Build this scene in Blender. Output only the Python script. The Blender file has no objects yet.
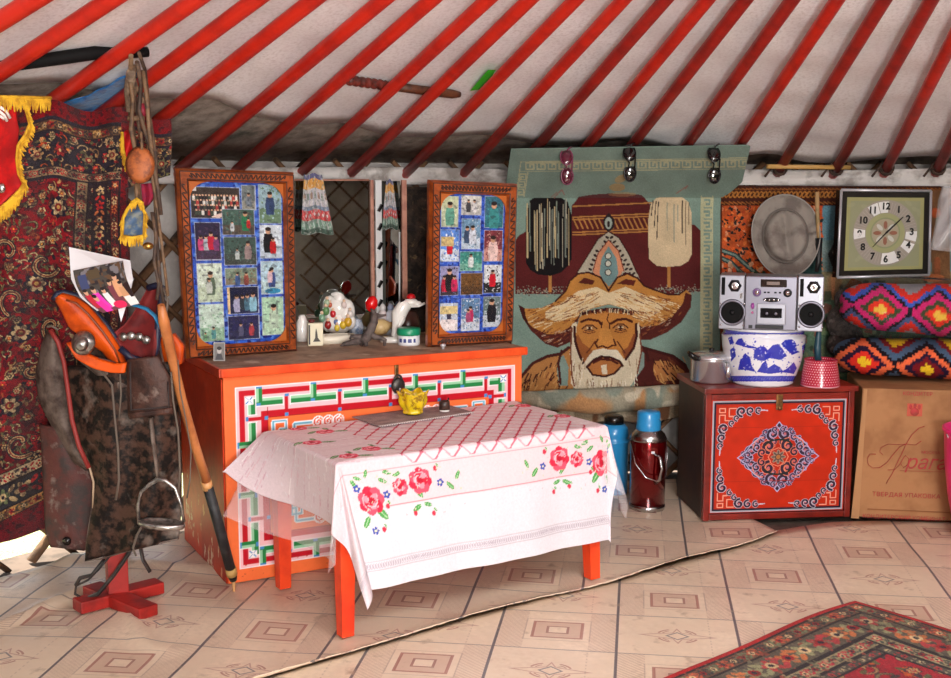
WORLD, DOOR, CROWN, FLASH, SUN = 1.6, 142.0, 44.0, 16.0, 22.0
import bpy, bmesh, math, random
import numpy as np
from mathutils import Vector, Matrix
random.seed(7); RNG = np.random.RandomState(7)
S = bpy.context.scene
COL = S.collection
PI = math.pi
# ------------------------------------------------------------------ camera model
FPX, PITCH, EYE = 1150.0, math.atan(149/1150.0), 1.30
CT, ST = math.cos(PITCH), math.sin(PITCH)
def rays(px, py):
    dx = (np.asarray(px, float)-475.5)/FPX; dy = (339.0-np.asarray(py, float))/FPX
    dx, dy = np.broadcast_arrays(dx, dy)
    y = CT+dy*ST; z = -ST+dy*CT
    return dx/y, z/y                       # per unit depth
def at(px, py, Y):
    a, b = rays(px, py); return Vector((float(a*Y), float(Y), float(EYE+b*Y)))
def onz(px, py, z=0.0):
    a, b = rays(px, py); Y = (z-EYE)/b; return Vector((float(a*Y), float(Y), float(z)))
def ats(px, py, Y):
    a, b = rays(px, py); Y = np.broadcast_to(np.asarray(Y, float), a.shape)
    return np.stack([a*Y, Y, EYE+b*Y], -1)
def proj(P):
    P = np.asarray(P, float); x, y, z = P[..., 0], P[..., 1], P[..., 2]-EYE
    f = y*CT-z*ST; u = y*ST+z*CT
    return 475.5+FPX*x/f, 339-FPX*u/f
CX, CY, RW, ZW, ZA = 1.16, 1.60, 3.60, 1.35, 2.60
def cone(z): return RW*(ZA-z)/(ZA-ZW)
def onrev(px, py, rf):
    px, py = np.broadcast_arrays(np.asarray(px, float), np.asarray(py, float))
    a, b = rays(px, py); lo = np.full(a.shape, 2.0); hi = np.full(a.shape, 9.0)
    for _ in range(34):
        m = (lo+hi)/2; d = np.hypot(a*m-CX, m-CY)-rf(EYE+b*m)
        hi = np.where(d > 0, m, hi); lo = np.where(d > 0, lo, m)
    return np.stack([a*lo, lo, EYE+b*lo], -1)
def cyl(phi, r, z): return Vector((CX+r*math.cos(phi), CY+r*math.sin(phi), z))
# ------------------------------------------------------------------ tags
def tag(o, label=None, cat=None, group=None, kind=None):
    if label: o['label'] = label
    if cat: o['category'] = cat
    if group: o['group'] = group
    if kind: o['kind'] = kind
    return o
def thing(name, loc, label, cat, group=None):
    o = bpy.data.objects.new(name, None); COL.objects.link(o); o.location = loc; o.empty_display_size = .05
    return tag(o, label, cat, group)
# ------------------------------------------------------------------ mesh builder (world coordinates)
class MB:
    def __init__(s): s.v = []; s.f = []; s.sm = []
    def add(s, vs, fs, smooth=False):
        n = len(s.v); s.v += [tuple(v) for v in vs]; s.f += [tuple(i+n for i in f) for f in fs]; s.sm += [smooth]*len(fs); return s
    def box(s, c, size, M=None, bev=0.0):
        bm = bmesh.new(); bmesh.ops.create_cube(bm, size=1)
        for v in bm.verts: v.co = Vector((v.co.x*size[0], v.co.y*size[1], v.co.z*size[2]))
        if bev: bmesh.ops.bevel(bm, geom=bm.edges[:], offset=bev, segments=2, affect='EDGES', profile=.6)
        R = M if M else Matrix.Identity(3)
        vs = [R @ v.co + Vector(c) for v in bm.verts]; bm.verts.index_update()
        s.add(vs, [[v.index for v in f.verts] for f in bm.faces]); bm.free(); return s
    def tube(s, pts, r, seg=8, caps=True, flat=None):
        pts = [Vector(p) for p in pts]; n = len(pts); rs = r if isinstance(r, (list, tuple)) else [r]*n
        t0 = (pts[1]-pts[0]).normalized(); up = Vector((0, 0, 1)) if abs(t0.z) < .9 else Vector((1, 0, 0))
        nx = t0.cross(up).normalized(); vs = []
        for i in range(n):
            t = (pts[min(i+1, n-1)]-pts[max(i-1, 0)]).normalized()
            nx = (nx-t*nx.dot(t)).normalized(); ny = t.cross(nx)
            for k in range(seg):
                a = 2*PI*k/seg+PI/seg; fl = flat or 1.0
                vs.append(pts[i]+(nx*math.cos(a)+ny*math.sin(a)*fl)*rs[i])
        fs = [(i*seg+k, i*seg+(k+1) % seg, (i+1)*seg+(k+1) % seg, (i+1)*seg+k) for i in range(n-1) for k in range(seg)]
        s.add(vs, fs, seg > 5)
        if caps: m = len(s.v)-len(vs); s.f += [tuple(m+k for k in reversed(range(seg))), tuple(m+(n-1)*seg+k for k in range(seg))]; s.sm += [False]*2
        return s
    def lathe(s, prof, c, seg=32, M=None, sx=1, sy=1):
        R = M if M else Matrix.Identity(3); c = Vector(c); vs = []
        for (r, z) in prof:
            for k in range(seg):
                a = 2*PI*k/seg; vs.append(R @ Vector((r*math.cos(a)*sx, r*math.sin(a)*sy, z))+c)
        n = len(prof)
        fs = [(i*seg+k, i*seg+(k+1) % seg, (i+1)*seg+(k+1) % seg, (i+1)*seg+k) for i in range(n-1) for k in range(seg)]
        s.add(vs, fs, True); m = len(s.v)-len(vs)
        if prof[0][0] > 1e-5: s.f.append(tuple(m+k for k in reversed(range(seg)))); s.sm.append(False)
        if prof[-1][0] > 1e-5: s.f.append(tuple(m+(n-1)*seg+k for k in range(seg))); s.sm.append(False)
        return s
    def ball(s, c, r, seg=16, M=None):
        r = r if isinstance(r, (tuple, list)) else (r, r, r); n = seg//2
        R = M if M else Matrix.Identity(3); vs = []
        for i in range(n+1):
            t = PI*i/n
            for k in range(seg):
                a = 2*PI*k/seg; vs.append(R @ Vector((r[0]*math.sin(t)*math.cos(a), r[1]*math.sin(t)*math.sin(a), -r[2]*math.cos(t)))+Vector(c))
        return s.add(vs, [(i*seg+k, i*seg+(k+1) % seg, (i+1)*seg+(k+1) % seg, (i+1)*seg+k) for i in range(n) for k in range(seg)], True)
    def prism(s, pts, off):                       # closed polygon of world points extruded by a vector
        pts = [Vector(p) for p in pts]; n = len(pts); off = Vector(off)
        return s.add(pts+[p+off for p in pts], [tuple(range(n)), tuple(range(2*n-1, n-1, -1))]+[(i, i+n, (i+1) % n+n, (i+1) % n) for i in range(n)])
    def sheet(s, G, off=None, smooth=True):       # G (nv,nu,3) array -> surface, optionally thickened by an offset vector / array
        nv, nu = G.shape[:2]; m = len(s.v)
        q = lambda b: [(b+j*nu+i, b+j*nu+i+1, b+(j+1)*nu+i+1, b+(j+1)*nu+i) for j in range(nv-1) for i in range(nu-1)]
        s.v += [tuple(p) for p in G.reshape(-1, 3).tolist()]; F = q(m)
        if off is not None:
            B = G+np.asarray(off); b = m+nv*nu; s.v += [tuple(p) for p in B.reshape(-1, 3).tolist()]
            F += [f[::-1] for f in q(b)]
            ring = [i for i in range(nu)]+[j*nu+nu-1 for j in range(1, nv)]+[(nv-1)*nu+i for i in range(nu-2, -1, -1)]+[j*nu for j in range(nv-2, 0, -1)]
            F += [(m+ring[k], b+ring[k], b+ring[(k+1) % len(ring)], m+ring[(k+1) % len(ring)]) for k in range(len(ring))]
        s.f += F; s.sm += [smooth]*len(F); return s
    def build(s, name, mat, parent=None, col=None, label=None, normals=True):
        V = np.array(s.v, float)
        if parent is None:
            o0 = np.array([(V[:, 0].min()+V[:, 0].max())/2, (V[:, 1].min()+V[:, 1].max())/2, V[:, 2].min()])
        else: o0 = np.zeros(3)
        me = bpy.data.meshes.new(name); me.from_pydata((V-o0).tolist(), [], s.f)
        me.polygons.foreach_set('use_smooth', s.sm)
        if col is not None:
            c = col(V) if callable(col) else col
            A = me.attributes.new('col', 'FLOAT_COLOR', 'POINT')
            A.data.foreach_set('color', np.concatenate([lin(np.asarray(c)), np.ones((len(V), 1))], 1).astype(np.float32).ravel())
        me.update()
        if normals and len(s.f) < 60000:
            bm = bmesh.new(); bm.from_mesh(me); bmesh.ops.recalc_face_normals(bm, faces=bm.faces); bm.to_mesh(me); bm.free()
        me.materials.append(mat); o = bpy.data.objects.new(name, me); COL.objects.link(o); o.location = o0
        if parent is not None:
            o.parent = parent; L = Matrix.Identity(4); p = parent
            while p is not None: L = L @ Matrix.Translation(-Vector(p.location)) if p.parent is None else L; p = p.parent
            o.matrix_parent_inverse = L if parent.parent is None else Matrix.Identity(4)
        if label: o['label'] = label
        return o
def lin(c):
    c = np.clip(c, 0, 1); return np.where(c <= .04045, c/12.92, ((c+.055)/1.055)**2.4)
def C8(*c): return np.array(c, float)/255.0
def lc(c):
    v = lin(C8(*c)); return (float(v[0]), float(v[1]), float(v[2]), 1.0)
# ------------------------------------------------------------------ painting surface patterns (albedo only)
def vnoise(h, w, cell, rng=RNG):
    gh, gw = int(h/cell)+3, int(w/cell)+3; g = rng.rand(gh, gw)
    y = np.arange(h)/cell; x = np.arange(w)/cell; iy = y.astype(int); ix = x.astype(int)
    fy = (y-iy)[:, None]; fx = (x-ix)[None]; fy = fy*fy*(3-2*fy); fx = fx*fx*(3-2*fx)
    a = g[iy][:, ix]; b = g[iy][:, ix+1]; c = g[iy+1][:, ix]; d = g[iy+1][:, ix+1]
    return (a*(1-fx)+b*fx)*(1-fy)+(c*(1-fx)+d*fx)*fy
class Cv:
    def __init__(s, x0, y0, x1, y1, k, bg):
        s.x0, s.y0, s.x1, s.y1, s.k = x0, y0, x1, y1, k
        s.w = int(round((x1-x0)*k))+1; s.h = int(round((y1-y0)*k))+1
        s.X, s.Y = np.meshgrid(x0+np.arange(s.w)/k, y0+np.arange(s.h)/k)
        s.a = np.zeros((s.h, s.w, 3)); s.a[:] = C8(*bg)
    def _bb(s, xa, ya, xb, yb):
        i0 = max(0, int((xa-s.x0)*s.k)-1); i1 = min(s.w, int((xb-s.x0)*s.k)+3); j0 = max(0, int((ya-s.y0)*s.k)-1); j1 = min(s.h, int((yb-s.y0)*s.k)+3)
        return (slice(j0, max(j1, j0)), slice(i0, max(i1, i0)))
    def _put(s, sl, m, c, al):
        c = C8(*c); t = s.a[sl]; t[m] = t[m]*(1-al)+c*al
    def poly(s, P, c, al=1.0):
        P = np.array(P, float); sl = s._bb(P[:, 0].min(), P[:, 1].min(), P[:, 0].max(), P[:, 1].max())
        X, Y = s.X[sl], s.Y[sl]
        if X.size == 0: return
        m = np.zeros(X.shape, bool); n = len(P)
        for i in range(n):
            (xa, ya), (xb, yb) = P[i], P[(i+1) % n]
            if ya == yb: continue
            m ^= ((ya > Y) != (yb > Y)) & (X < (xb-xa)*(Y-ya)/(yb-ya)+xa)
        s._put(sl, m, c, al)
    def rect(s, xa, ya, xb, yb, c, al=1.0): s.poly([(xa, ya), (xb, ya), (xb, yb), (xa, yb)], c, al)
    def ell(s, cx, cy, rx, ry, c, rot=0.0, al=1.0, ring=None):
        R = max(rx, ry); sl = s._bb(cx-R, cy-R, cx+R, cy+R); X, Y = s.X[sl]-cx, s.Y[sl]-cy
        if X.size == 0: return
        u = X*math.cos(rot)+Y*math.sin(rot); v = -X*math.sin(rot)+Y*math.cos(rot)
        d = (u/rx)**2+(v/ry)**2; m = d <= 1
        if ring: m &= d >= (1-ring)**2
        s._put(sl, m, c, al)
    def line(s, P, w, c, al=1.0, closed=False):
        P = [tuple(p) for p in P]; P = P+[P[0]] if closed else P; r = w/2
        for (xa, ya), (xb, yb) in zip(P[:-1], P[1:]):
            sl = s._bb(min(xa, xb)-r, min(ya, yb)-r, max(xa, xb)+r, max(ya, yb)+r); X, Y = s.X[sl], s.Y[sl]
            if X.size == 0: continue
            dx, dy = xb-xa, yb-ya; L = dx*dx+dy*dy+1e-12; t = np.clip(((X-xa)*dx+(Y-ya)*dy)/L, 0, 1)
            s._put(sl, (X-xa-t*dx)**2+(Y-ya-t*dy)**2 <= r*r, c, al)
    def speck(s, amp, cell=0):
        n = s_n = RNG.rand(s.h, s.w) if not cell else vnoise(s.h, s.w, cell*s.k)
        s.a *= (1+amp*(n-.5)*2)[..., None]; s.a = np.clip(s.a, 0, 1)
    def blend(s, cell, c, thr, soft=.1, al=1.0, mask=None):
        n = vnoise(s.h, s.w, cell*s.k); t = np.clip((n-thr)/soft, 0, 1)*al
        if mask is not None: t = t*mask
        s.a = s.a*(1-t[..., None])+C8(*c)*t[..., None]
    def get(s, x, y):
        i = np.clip(np.round((np.asarray(x)-s.x0)*s.k).astype(int), 0, s.w-1); j = np.clip(np.round((np.asarray(y)-s.y0)*s.k).astype(int), 0, s.h-1)
        return s.a[j, i]
    def pts(s): return s.X, s.Y
def painted(name, cv, fn, mat, parent=None, off=None, sub=1, label=None):
    """The pattern CV on the surface fn(x, y) -> world points; OFF thickens it."""
    X, Y = cv.X[::sub, ::sub], cv.Y[::sub, ::sub]; G = fn(X, Y); c = cv.a[::sub, ::sub].reshape(-1, 3)
    m = MB().sheet(G, off); c2 = np.concatenate([c, c]) if off is not None else c
    return m.build(name, mat, parent, c2, label, normals=False)
def quad(P00, P10, P01, P11, cv):
    """bilinear map of the canvas rectangle to four world corners (top-left, top-right, bottom-left, bottom-right)"""
    A = [np.array(p, float) for p in (P00, P10, P01, P11)]
    def f(X, Y):
        u = ((X-cv.x0)/(cv.x1-cv.x0))[..., None]; v = ((Y-cv.y0)/(cv.y1-cv.y0))[..., None]
        return (A[0]*(1-u)+A[1]*u)*(1-v)+(A[2]*(1-u)+A[3]*u)*v
    return f
def rosette(cv, x, y, r, petal, mid, core, n=6, sy=1.0, rot=0.0):
    for k in range(n):
        a = rot+2*PI*k/n; cv.ell(x+math.cos(a)*r*.62, y+math.sin(a)*r*.62*sy, r*.42, r*.3*sy, petal, math.atan2(math.sin(a)*sy, math.cos(a)))
    cv.ell(x, y, r*.5, r*.5*sy, mid); cv.ell(x, y, r*.24, r*.24*sy, core)
def arc(x, y, r, a0, a1, n=10, sy=1.0): return [(x+r*math.cos(a0+(a1-a0)*i/n), y+r*math.sin(a0+(a1-a0)*i/n)*sy) for i in range(n+1)]
def spiral(x, y, r, a0, turns=1.4, n=22, d=1, sy=1.0):
    return [(x+r*(1-i/n*.85)*math.cos(a0+d*2*PI*turns*i/n), y+r*(1-i/n*.85)*math.sin(a0+d*2*PI*turns*i/n)*sy) for i in range(n+1)]
# ------------------------------------------------------------------ node materials
class E:
    def __init__(s, t, v): s.t = t; s.v = v
    def op(s, o, b=None, c=None):
        n = s.t.nodes.new('ShaderNodeMath'); n.operation = o
        for i, q in enumerate((s, b, c)):
            if q is None: continue
            q = q.v if isinstance(q, E) else q
            if isinstance(q, (int, float)): n.inputs[i].default_value = q
            else: s.t.links.new(q, n.inputs[i])
        return E(s.t, n.outputs[0])
    def __add__(s, b): return s.op('ADD', b)
    def __sub__(s, b): return s.op('SUBTRACT', b)
    def __mul__(s, b): return s.op('MULTIPLY', b)
    def __gt__(s, b): return s.op('GREATER_THAN', b)
    def __lt__(s, b): return s.op('LESS_THAN', b)
    def abs(s): return s.op('ABSOLUTE')
    def mn(s, b): return s.op('MINIMUM', b)
    def mx(s, b): return s.op('MAXIMUM', b)
    def fl(s): return s.op('FLOOR')
    def md(s, b): return s.op('FLOORED_MODULO', b)
    def nt(s): return s.op('MULTIPLY_ADD', -1.0, 1.0)
def newmat(name):
    m = bpy.data.materials.new(name); m.use_nodes = True; t = m.node_tree; return m, t, t.nodes['Principled BSDF']
def nd(t, kind, **kw):
    n = t.nodes.new(kind)
    for k, v in kw.items():
        if hasattr(n, k): setattr(n, k, v)
        else: n.inputs[k.replace('_', ' ')].default_value = v
    return n
def mixc(t, fac, a, b, blend='MIX'):
    n = t.nodes.new('ShaderNodeMix'); n.data_type = 'RGBA'; n.blend_type = blend
    for i, q in ((0, fac), (6, a), (7, b)):
        q = q.v if isinstance(q, E) else q
        if isinstance(q, (int, float, tuple)): n.inputs[i].default_value = q
        else: t.links.new(q, n.inputs[i])
    return n.outputs[2]
def noise(t, scale, detail=4, rough=.6, vec=None, dist=0):
    n = nd(t, 'ShaderNodeTexNoise', Scale=scale, Detail=detail, Roughness=rough, Distortion=dist)
    if vec is None: vec = nd(t, 'ShaderNodeTexCoord').outputs['Object']
    t.links.new(vec, n.inputs['Vector']); return n.outputs['Fac']
def bump(t, b, h, strength, dist=.01):
    n = nd(t, 'ShaderNodeBump', Strength=strength, Distance=dist); t.links.new(h, n.inputs['Height']); t.links.new(n.outputs[0], b.inputs['Normal'])
def ramp(t, fac, lo, hi):
    n = nd(t, 'ShaderNodeMapRange'); n.inputs[1].default_value = lo; n.inputs[2].default_value = hi; t.links.new(fac, n.inputs[0]); return n.outputs[0]
def M(name, c, rough=.6, metal=0.0, var=None, vs=12, thr=(.45, .6), bmp=0.0, bs=60, spec=.5, sheen=0, coat=0, alpha=1, trans=0, two=None):
    """plain procedural material: base colour, optional second colour in noise patches (wear, dirt, weave), optional bump"""
    m, t, b = newmat(name)
    b.inputs['Roughness'].default_value = rough; b.inputs['Metallic'].default_value = metal; b.inputs['Specular IOR Level'].default_value = spec
    b.inputs['Coat Weight'].default_value = coat; b.inputs['Sheen Weight'].default_value = sheen; b.inputs['Alpha'].default_value = alpha; b.inputs['Transmission Weight'].default_value = trans
    out = lc(c)
    if var is not None: out = mixc(t, ramp(t, noise(t, vs), *thr), lc(c), lc(var))
    if two is not None: out = mixc(t, ramp(t, noise(t, two[1]), two[2], two[3]), out, lc(two[0]))
    if isinstance(out, tuple): b.inputs['Base Color'].default_value = out
    else: t.links.new(out, b.inputs['Base Color'])
    if bmp: bump(t, b, noise(t, bs), bmp)
    return m
def MV(name, rough=.8, bmp=.15, bs=250, spec=.3, coat=0, metal=0, sheen=0, var=.12):
    m, t, b = newmat(name); a = nd(t, 'ShaderNodeAttribute', attribute_name='col')
    b.inputs['Roughness'].default_value = rough; b.inputs['Specular IOR Level'].default_value = spec; b.inputs['Coat Weight'].default_value = coat
    b.inputs['Metallic'].default_value = metal; b.inputs['Sheen Weight'].default_value = sheen
    nz = noise(t, bs); f = ramp(t, nz, .3, .7)
    g = nd(t, 'ShaderNodeMapRange'); t.links.new(f, g.inputs[0]); g.inputs[3].default_value = 1-var; g.inputs[4].default_value = 1.0
    t.links.new(mixc(t, 1.0, a.outputs['Color'], g.outputs[0], 'MULTIPLY'), b.inputs['Base Color'])
    if bmp: bump(t, b, nz, bmp)
    return m
def ruled(L, R, n, m, depth, wave=None):
    """points between a left and a right pixel outline (lists of (px,py)), depth(s,t) along the view: a shaped panel"""
    def res(P, k):
        P = np.array(P, float); d = np.r_[0, np.cumsum(np.hypot(*(np.diff(P, axis=0).T)))]; q = np.linspace(0, d[-1], k)
        return np.stack([np.interp(q, d, P[:, 0]), np.interp(q, d, P[:, 1])], -1)
    a, b = res(L, n), res(R, n); s = np.linspace(0, 1, m)[None, :, None]
    P = a[:, None]*(1-s)+b[:, None]*s
    tt, ss = np.meshgrid(np.linspace(0, 1, n), np.linspace(0, 1, m), indexing='ij')
    return ats(P[..., 0], P[..., 1], depth(ss, tt))
def ruledr(L, R, n, m, rf, wave=lambda s, t: 0*s):
    G = ruled(L, R, n, m, lambda s, t: 4+0*s); u, v = proj(G); P = onrev(u, v, rf)
    tt, ss = np.meshgrid(np.linspace(0, 1, n), np.linspace(0, 1, m), indexing='ij'); P[..., 1] += wave(ss, tt); return P
def onr(px, py, rf): return Vector([float(q) for q in onrev(px, py, rf)])
def under_roof(z): return RW*(ZA+.028-z)/(ZA-ZW)
def frame3(z):                                    # rotation whose local z is the given direction
    z = Vector(z).normalized(); u = Vector((0, 0, 1)) if abs(z.z) < .95 else Vector((0, 1, 0))
    x = u.cross(z).normalized(); y = z.cross(x); return Matrix((x, y, z)).transposed()
def rotz(a): return Matrix.Rotation(a, 3, 'Z')
def copy_tree(o, label=None, parent=None):
    c = o.copy(); COL.objects.link(c)
    if parent is not None: c.parent = parent; c.matrix_parent_inverse = o.matrix_parent_inverse
    if label: c['label'] = label
    for k in list(o.children): copy_tree(k, None, c)
    return c
# ================================================================== SETTING
cam = bpy.data.cameras.new('camera'); cam_o = bpy.data.objects.new('camera', cam); COL.objects.link(cam_o)
cam.sensor_width = 36; cam.lens = FPX/951*36; cam.clip_start = .05; cam_o.location = (0, 0, EYE); cam_o.rotation_euler = (PI/2-PITCH, 0, 0)
S.camera = cam_o
vs_ = S.view_settings; S.display_settings.display_device = 'sRGB'; vs_.view_transform = 'Standard'; vs_.look = 'None'; vs_.exposure = 0.0; vs_.gamma = 1.0; vs_.use_curve_mapping = False
W = bpy.data.worlds.new('world'); S.world = W; W.use_nodes = True
wt = W.node_tree; bg = wt.nodes['Background']; bg.inputs[0].default_value = (.93, .97, 1.0, 1); bg.inputs[1].default_value = WORLD
def light(name, kind, loc, target, energy, color=(1, 1, 1), size=.5, size_y=None):
    l = bpy.data.lights.new(name, kind); l.energy = energy; l.color = color
    if kind == 'AREA':
        l.size = size
        if size_y: l.shape = 'RECTANGLE'; l.size_y = size_y
    elif kind == 'SUN': l.angle = size
    else: l.shadow_soft_size = size
    o = bpy.data.objects.new(name, l); COL.objects.link(o); o.location = loc
    o.rotation_euler = (Vector(target)-Vector(loc)).to_track_quat('-Z', 'Y').to_euler(); return o
dl = light('doorway_daylight', 'AREA', (.55, -1.72, 1.25), (-.15, 4.0, .85), DOOR, (1, .96, .93), .9, 1.4); dl.data.spread = 2.2
light('crown_daylight', 'AREA', (CX, CY-.1, 2.40), (CX-.5, CY+1.2, 0), CROWN, (1, .98, .98), 1.0)
light('camera_flash', 'AREA', (.06, -.02, 1.46), (.02, 4, 1.0), FLASH, (1, .98, .96), .07)
light('sun', 'SUN', (-6, 6, 8), (-1.0, 3.2, 0), SUN, (1, .95, .82), .01)

# ---- ground, floor
ma, t, b = newmat('grass_ground'); b.inputs['Roughness'].default_value = .9
nz = noise(t, 9); c = mixc(t, ramp(t, nz, .4, .62), lc((196, 196, 150)), lc((228, 222, 200))); t.links.new(mixc(t, ramp(t, noise(t, 90), .4, .6), c, lc((150, 172, 96))), b.inputs['Base Color']); bump(t, b, noise(t, 120), .8, .03)
g = MB(); g.add([(-14, -8, -.05), (14, -8, -.05), (14, 22, -.05), (-14, 22, -.05)], [(0, 1, 2, 3)]); tag(g.build('ground', ma), 'sunlit grassy ground outside the tent wall', 'ground', kind='structure')
m_earth = M('bare_earth', (96, 80, 70), .95, var=(70, 58, 50), vs=8)
fl = MB(); n = 96
fl.add([(CX, CY, -.012)]+[cyl(2*PI*k/n, 3.72, -.012) for k in range(n)], [(0, 1+k, 1+(k+1) % n) for k in range(n)]); tag(fl.build('floor', m_earth), kind='structure')

def lino(name, org, yaw, w, d, parity):
    m, t, b = newmat(name); geo = nd(t, 'ShaderNodeNewGeometry'); sp = nd(t, 'ShaderNodeSeparateXYZ'); t.links.new(geo.outputs['Position'], sp.inputs[0])
    x, y = E(t, sp.outputs[0])-org[0], E(t, sp.outputs[1])-org[1]; c, s = math.cos(yaw), math.sin(yaw)
    u = (x*c-y*s)*(1/w); v = (x*s+y*c)*(1/d)          # columns run away from the camera
    iu, iv = u.fl(), v.fl(); fu, fv = u-iu-.5, v-iv-.5
    par = (iu+iv+parity).md(2.0) > .5; sq = par; fw = par.nt()
    au, av = fu.abs(), fv.abs(); mx = au.mx(av)
    base = mixc(t, ramp(t, noise(t, 3.0), .35, .65), lc((230, 210, 186)), lc((212, 190, 166)))
    base = mixc(t, ramp(t, noise(t, 60), .4, .62), base, lc((218, 198, 175)))
    # hatched corners and nested squares
    hat = ((fu-fv)*26.0).md(1.0) < .30; hz = (au > .27)*(sq)
    base = mixc(t, hat*hz*.75, base, lc((164, 130, 118)))
    base = mixc(t, ((mx-.275).abs() < .006)*sq*.5, base, lc((160, 140, 128)))
    base = mixc(t, ((mx < .205)*(mx > .085))*sq*.45, base, lc((178, 136, 120)))
    base = mixc(t, ((mx-.205).abs() < .013)*sq*.75, base, lc((150, 88, 82)))
    base = mixc(t, ((mx-.085).abs() < .011)*sq*.8, base, lc((140, 90, 84)))
    # flower tile: grey lozenge with four pointed petals
    dm = au+av
    base = mixc(t, ((dm-.09).abs() < .012)*fw*.8, base, lc((92, 92, 104)))
    star = ((au*.45+av*1.55) < .15).mx((au*1.55+av*.55) < .11); star2 = ((au*.45+av*1.55) < .125).mx((au*1.55+av*.55) < .088)
    base = mixc(t, star*star2.nt()*(dm > .11)*fw*.6, base, lc((160, 105, 98)))
    r2 = (fu*fu+fv*fv).op('SQRT')
    base = mixc(t, ((r2-.17).abs() < .010)*((au-av).abs() < .09)*fw*.7, base, lc((150, 84, 80)))
    base = mixc(t, ((r2-.14).abs() < .007)*((au-av).abs() < .05)*fw*.7, base, lc((150, 84, 80)))
    base = mixc(t, ((fu-.27).abs() < .006)*((av*14.0).md(1.0) < .5)*fw*.35, base, lc((150, 130, 120)))
    # joints: dark blue along columns, thin across rows
    base = mixc(t, (au > .488)*.85, base, lc((66, 66, 82))); base = mixc(t, (av > .490)*.6, base, lc((96, 92, 100)))
    base = mixc(t, ramp(t, noise(t, 14, 6), .60, .75), base, lc((172, 150, 128)))
    t.links.new(base, b.inputs['Base Color']); b.inputs['Roughness'].default_value = .38; b.inputs['Specular IOR Level'].default_value = .45
    bump(t, b, noise(t, 7, 3), .25, .02); return m
YAW = math.radians(8)
p = onz(618, 615.5); m_front = lino('linoleum_front', p, YAW, .351, .295, 1)
p2 = onz(237, 612.5); m_back = lino('linoleum_rear', p2, YAW, .351, .295, 0)
def sheet_xy(rows, zf):
    G = np.array(rows, float); return np.dstack([G[..., 0], G[..., 1], zf(G[..., 0], G[..., 1])])
seam_px = [(150, 720), (280, 679), (400, 643), (463, 624), (550, 600), (618, 584), (680, 566), (730, 552), (778, 536)]
sx = [onz(*q) for q in seam_px]
A_ = np.array([(q.x, q.y) for q in sx])
def seam(k, n): d = np.r_[0, np.cumsum(np.hypot(*np.diff(A_, axis=0).T))]; q = np.linspace(0, d[-1], n); return np.stack([np.interp(q, d, A_[:, 0]), np.interp(q, d, A_[:, 1])], -1)
n = 140; sm = seam(0, n); jag = np.array([random.uniform(-.004, .004) for _ in range(n)])
# rear sheet: from the seam back to the wall
far = np.array([(CX+3.46*math.cos(a), CY+3.46*math.sin(a)) for a in np.linspace(math.radians(178), math.radians(94), n)])
w = np.linspace(0, 1, 70)[:, None, None]; rear = sm[None]*(1-w)+far[None]*w; rear[..., 1] += (1-w[..., 0])*jag
rw = RNG.rand(6)*6
def ripple(x, y, k=1.0): return (.004*np.sin(7*x+2.5*y+rw[0])+.003*np.sin(11*y-5*x+rw[1]))*k
def zr(x, y):
    e = np.broadcast_to(np.linspace(0, 1, 70)[:, None], x.shape); left = np.clip((-.75-x)/.4, 0, 1)
    lift = .016*np.exp(-(e/.015)**2)*(.4+.6*np.sin(x*5+1)**2)
    fold = left*(.020*np.exp(-((y-3.35-.25*np.sin(x*9))/.05)**2)+.016*np.exp(-((y-3.62+.2*x)/.04)**2))
    return .012+ripple(x, y)+lift+fold+.010*np.clip((e-.965)/.035, 0, 1)*left
o = MB().sheet(sheet_xy(rear, zr), (0, 0, -.003)).build('linoleum_sheet', m_back, normals=False)
tag(o, 'cream tile-patterned linoleum sheet under the table, its torn edge curling up', 'linoleum')
near = sm.copy(); near[:, 1] += .05
fr = [(-1.3, .2), (2.9, .2)]
w = np.linspace(0, 1, 60)[:, None, None]
ext = np.concatenate([near, np.array([(q[0], q[1]) for q in np.linspace((sx[-1].x+.03, sx[-1].y+.06), (sx[-1].x+.25, sx[-1].y+.16), 12)]), np.array([(q[0], q[1]) for q in np.linspace((sx[-1].x+.3, sx[-1].y+.17), (2.75, 4.62), 36)])])
bot = np.stack([np.linspace(-1.3, 3.1, len(ext)), np.full(len(ext), .3)], -1)
G = ext[None]*(1-w)+bot[None]*w
o = MB().sheet(sheet_xy(G, lambda x, y: .002+np.maximum(ripple(x, y, .9), -.001)*np.clip((x-.6)*2, 0.2, 1)), (0, 0, -.003)).build('linoleum_sheet', m_front, normals=False)
tag(o, 'cream tile-patterned linoleum sheet under the red rug, in front of the seam', 'linoleum')

# ---- felt wall, lattice
m_felt = M('pale_felt', (205, 200, 196), .95, var=(165, 158, 152), vs=5, thr=(.4, .7), bmp=.4, bs=80)
m_feltdark = M('grey_felt', (176, 162, 150), .95, var=(128, 116, 106), vs=14, thr=(.4, .65), bmp=.6, bs=70, two=((60, 66, 52), 6, .58, .72))
def zlow(deg):
    v = .0
    if 118 < deg < 160: v = .20+.02*math.sin(deg)
    return v
ph = np.linspace(math.radians(-88), math.radians(248), 300)
G = np.array([[cyl(p, 3.66, z) for p in ph] for z in (0, .2, .5, .9, 1.3, 1.42)])
for i, p in enumerate(ph):
    G[0, i, 2] = zlow(math.degrees(p)); G[1, i, 2] = max(.21+.01*math.sin(i*1.7), .2) if zlow(math.degrees(p)) else .2
o = MB().sheet(G, None).build('wall_back', m_felt, normals=False); tag(o, kind='structure')
sm_ = o.modifiers.new('thick', 'SOLIDIFY'); sm_.thickness = .02; sm_.offset = 1
m_slat = M('weathered_wood_slat', (118, 84, 56), .75, var=(82, 58, 40), vs=9, bmp=.3)
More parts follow.
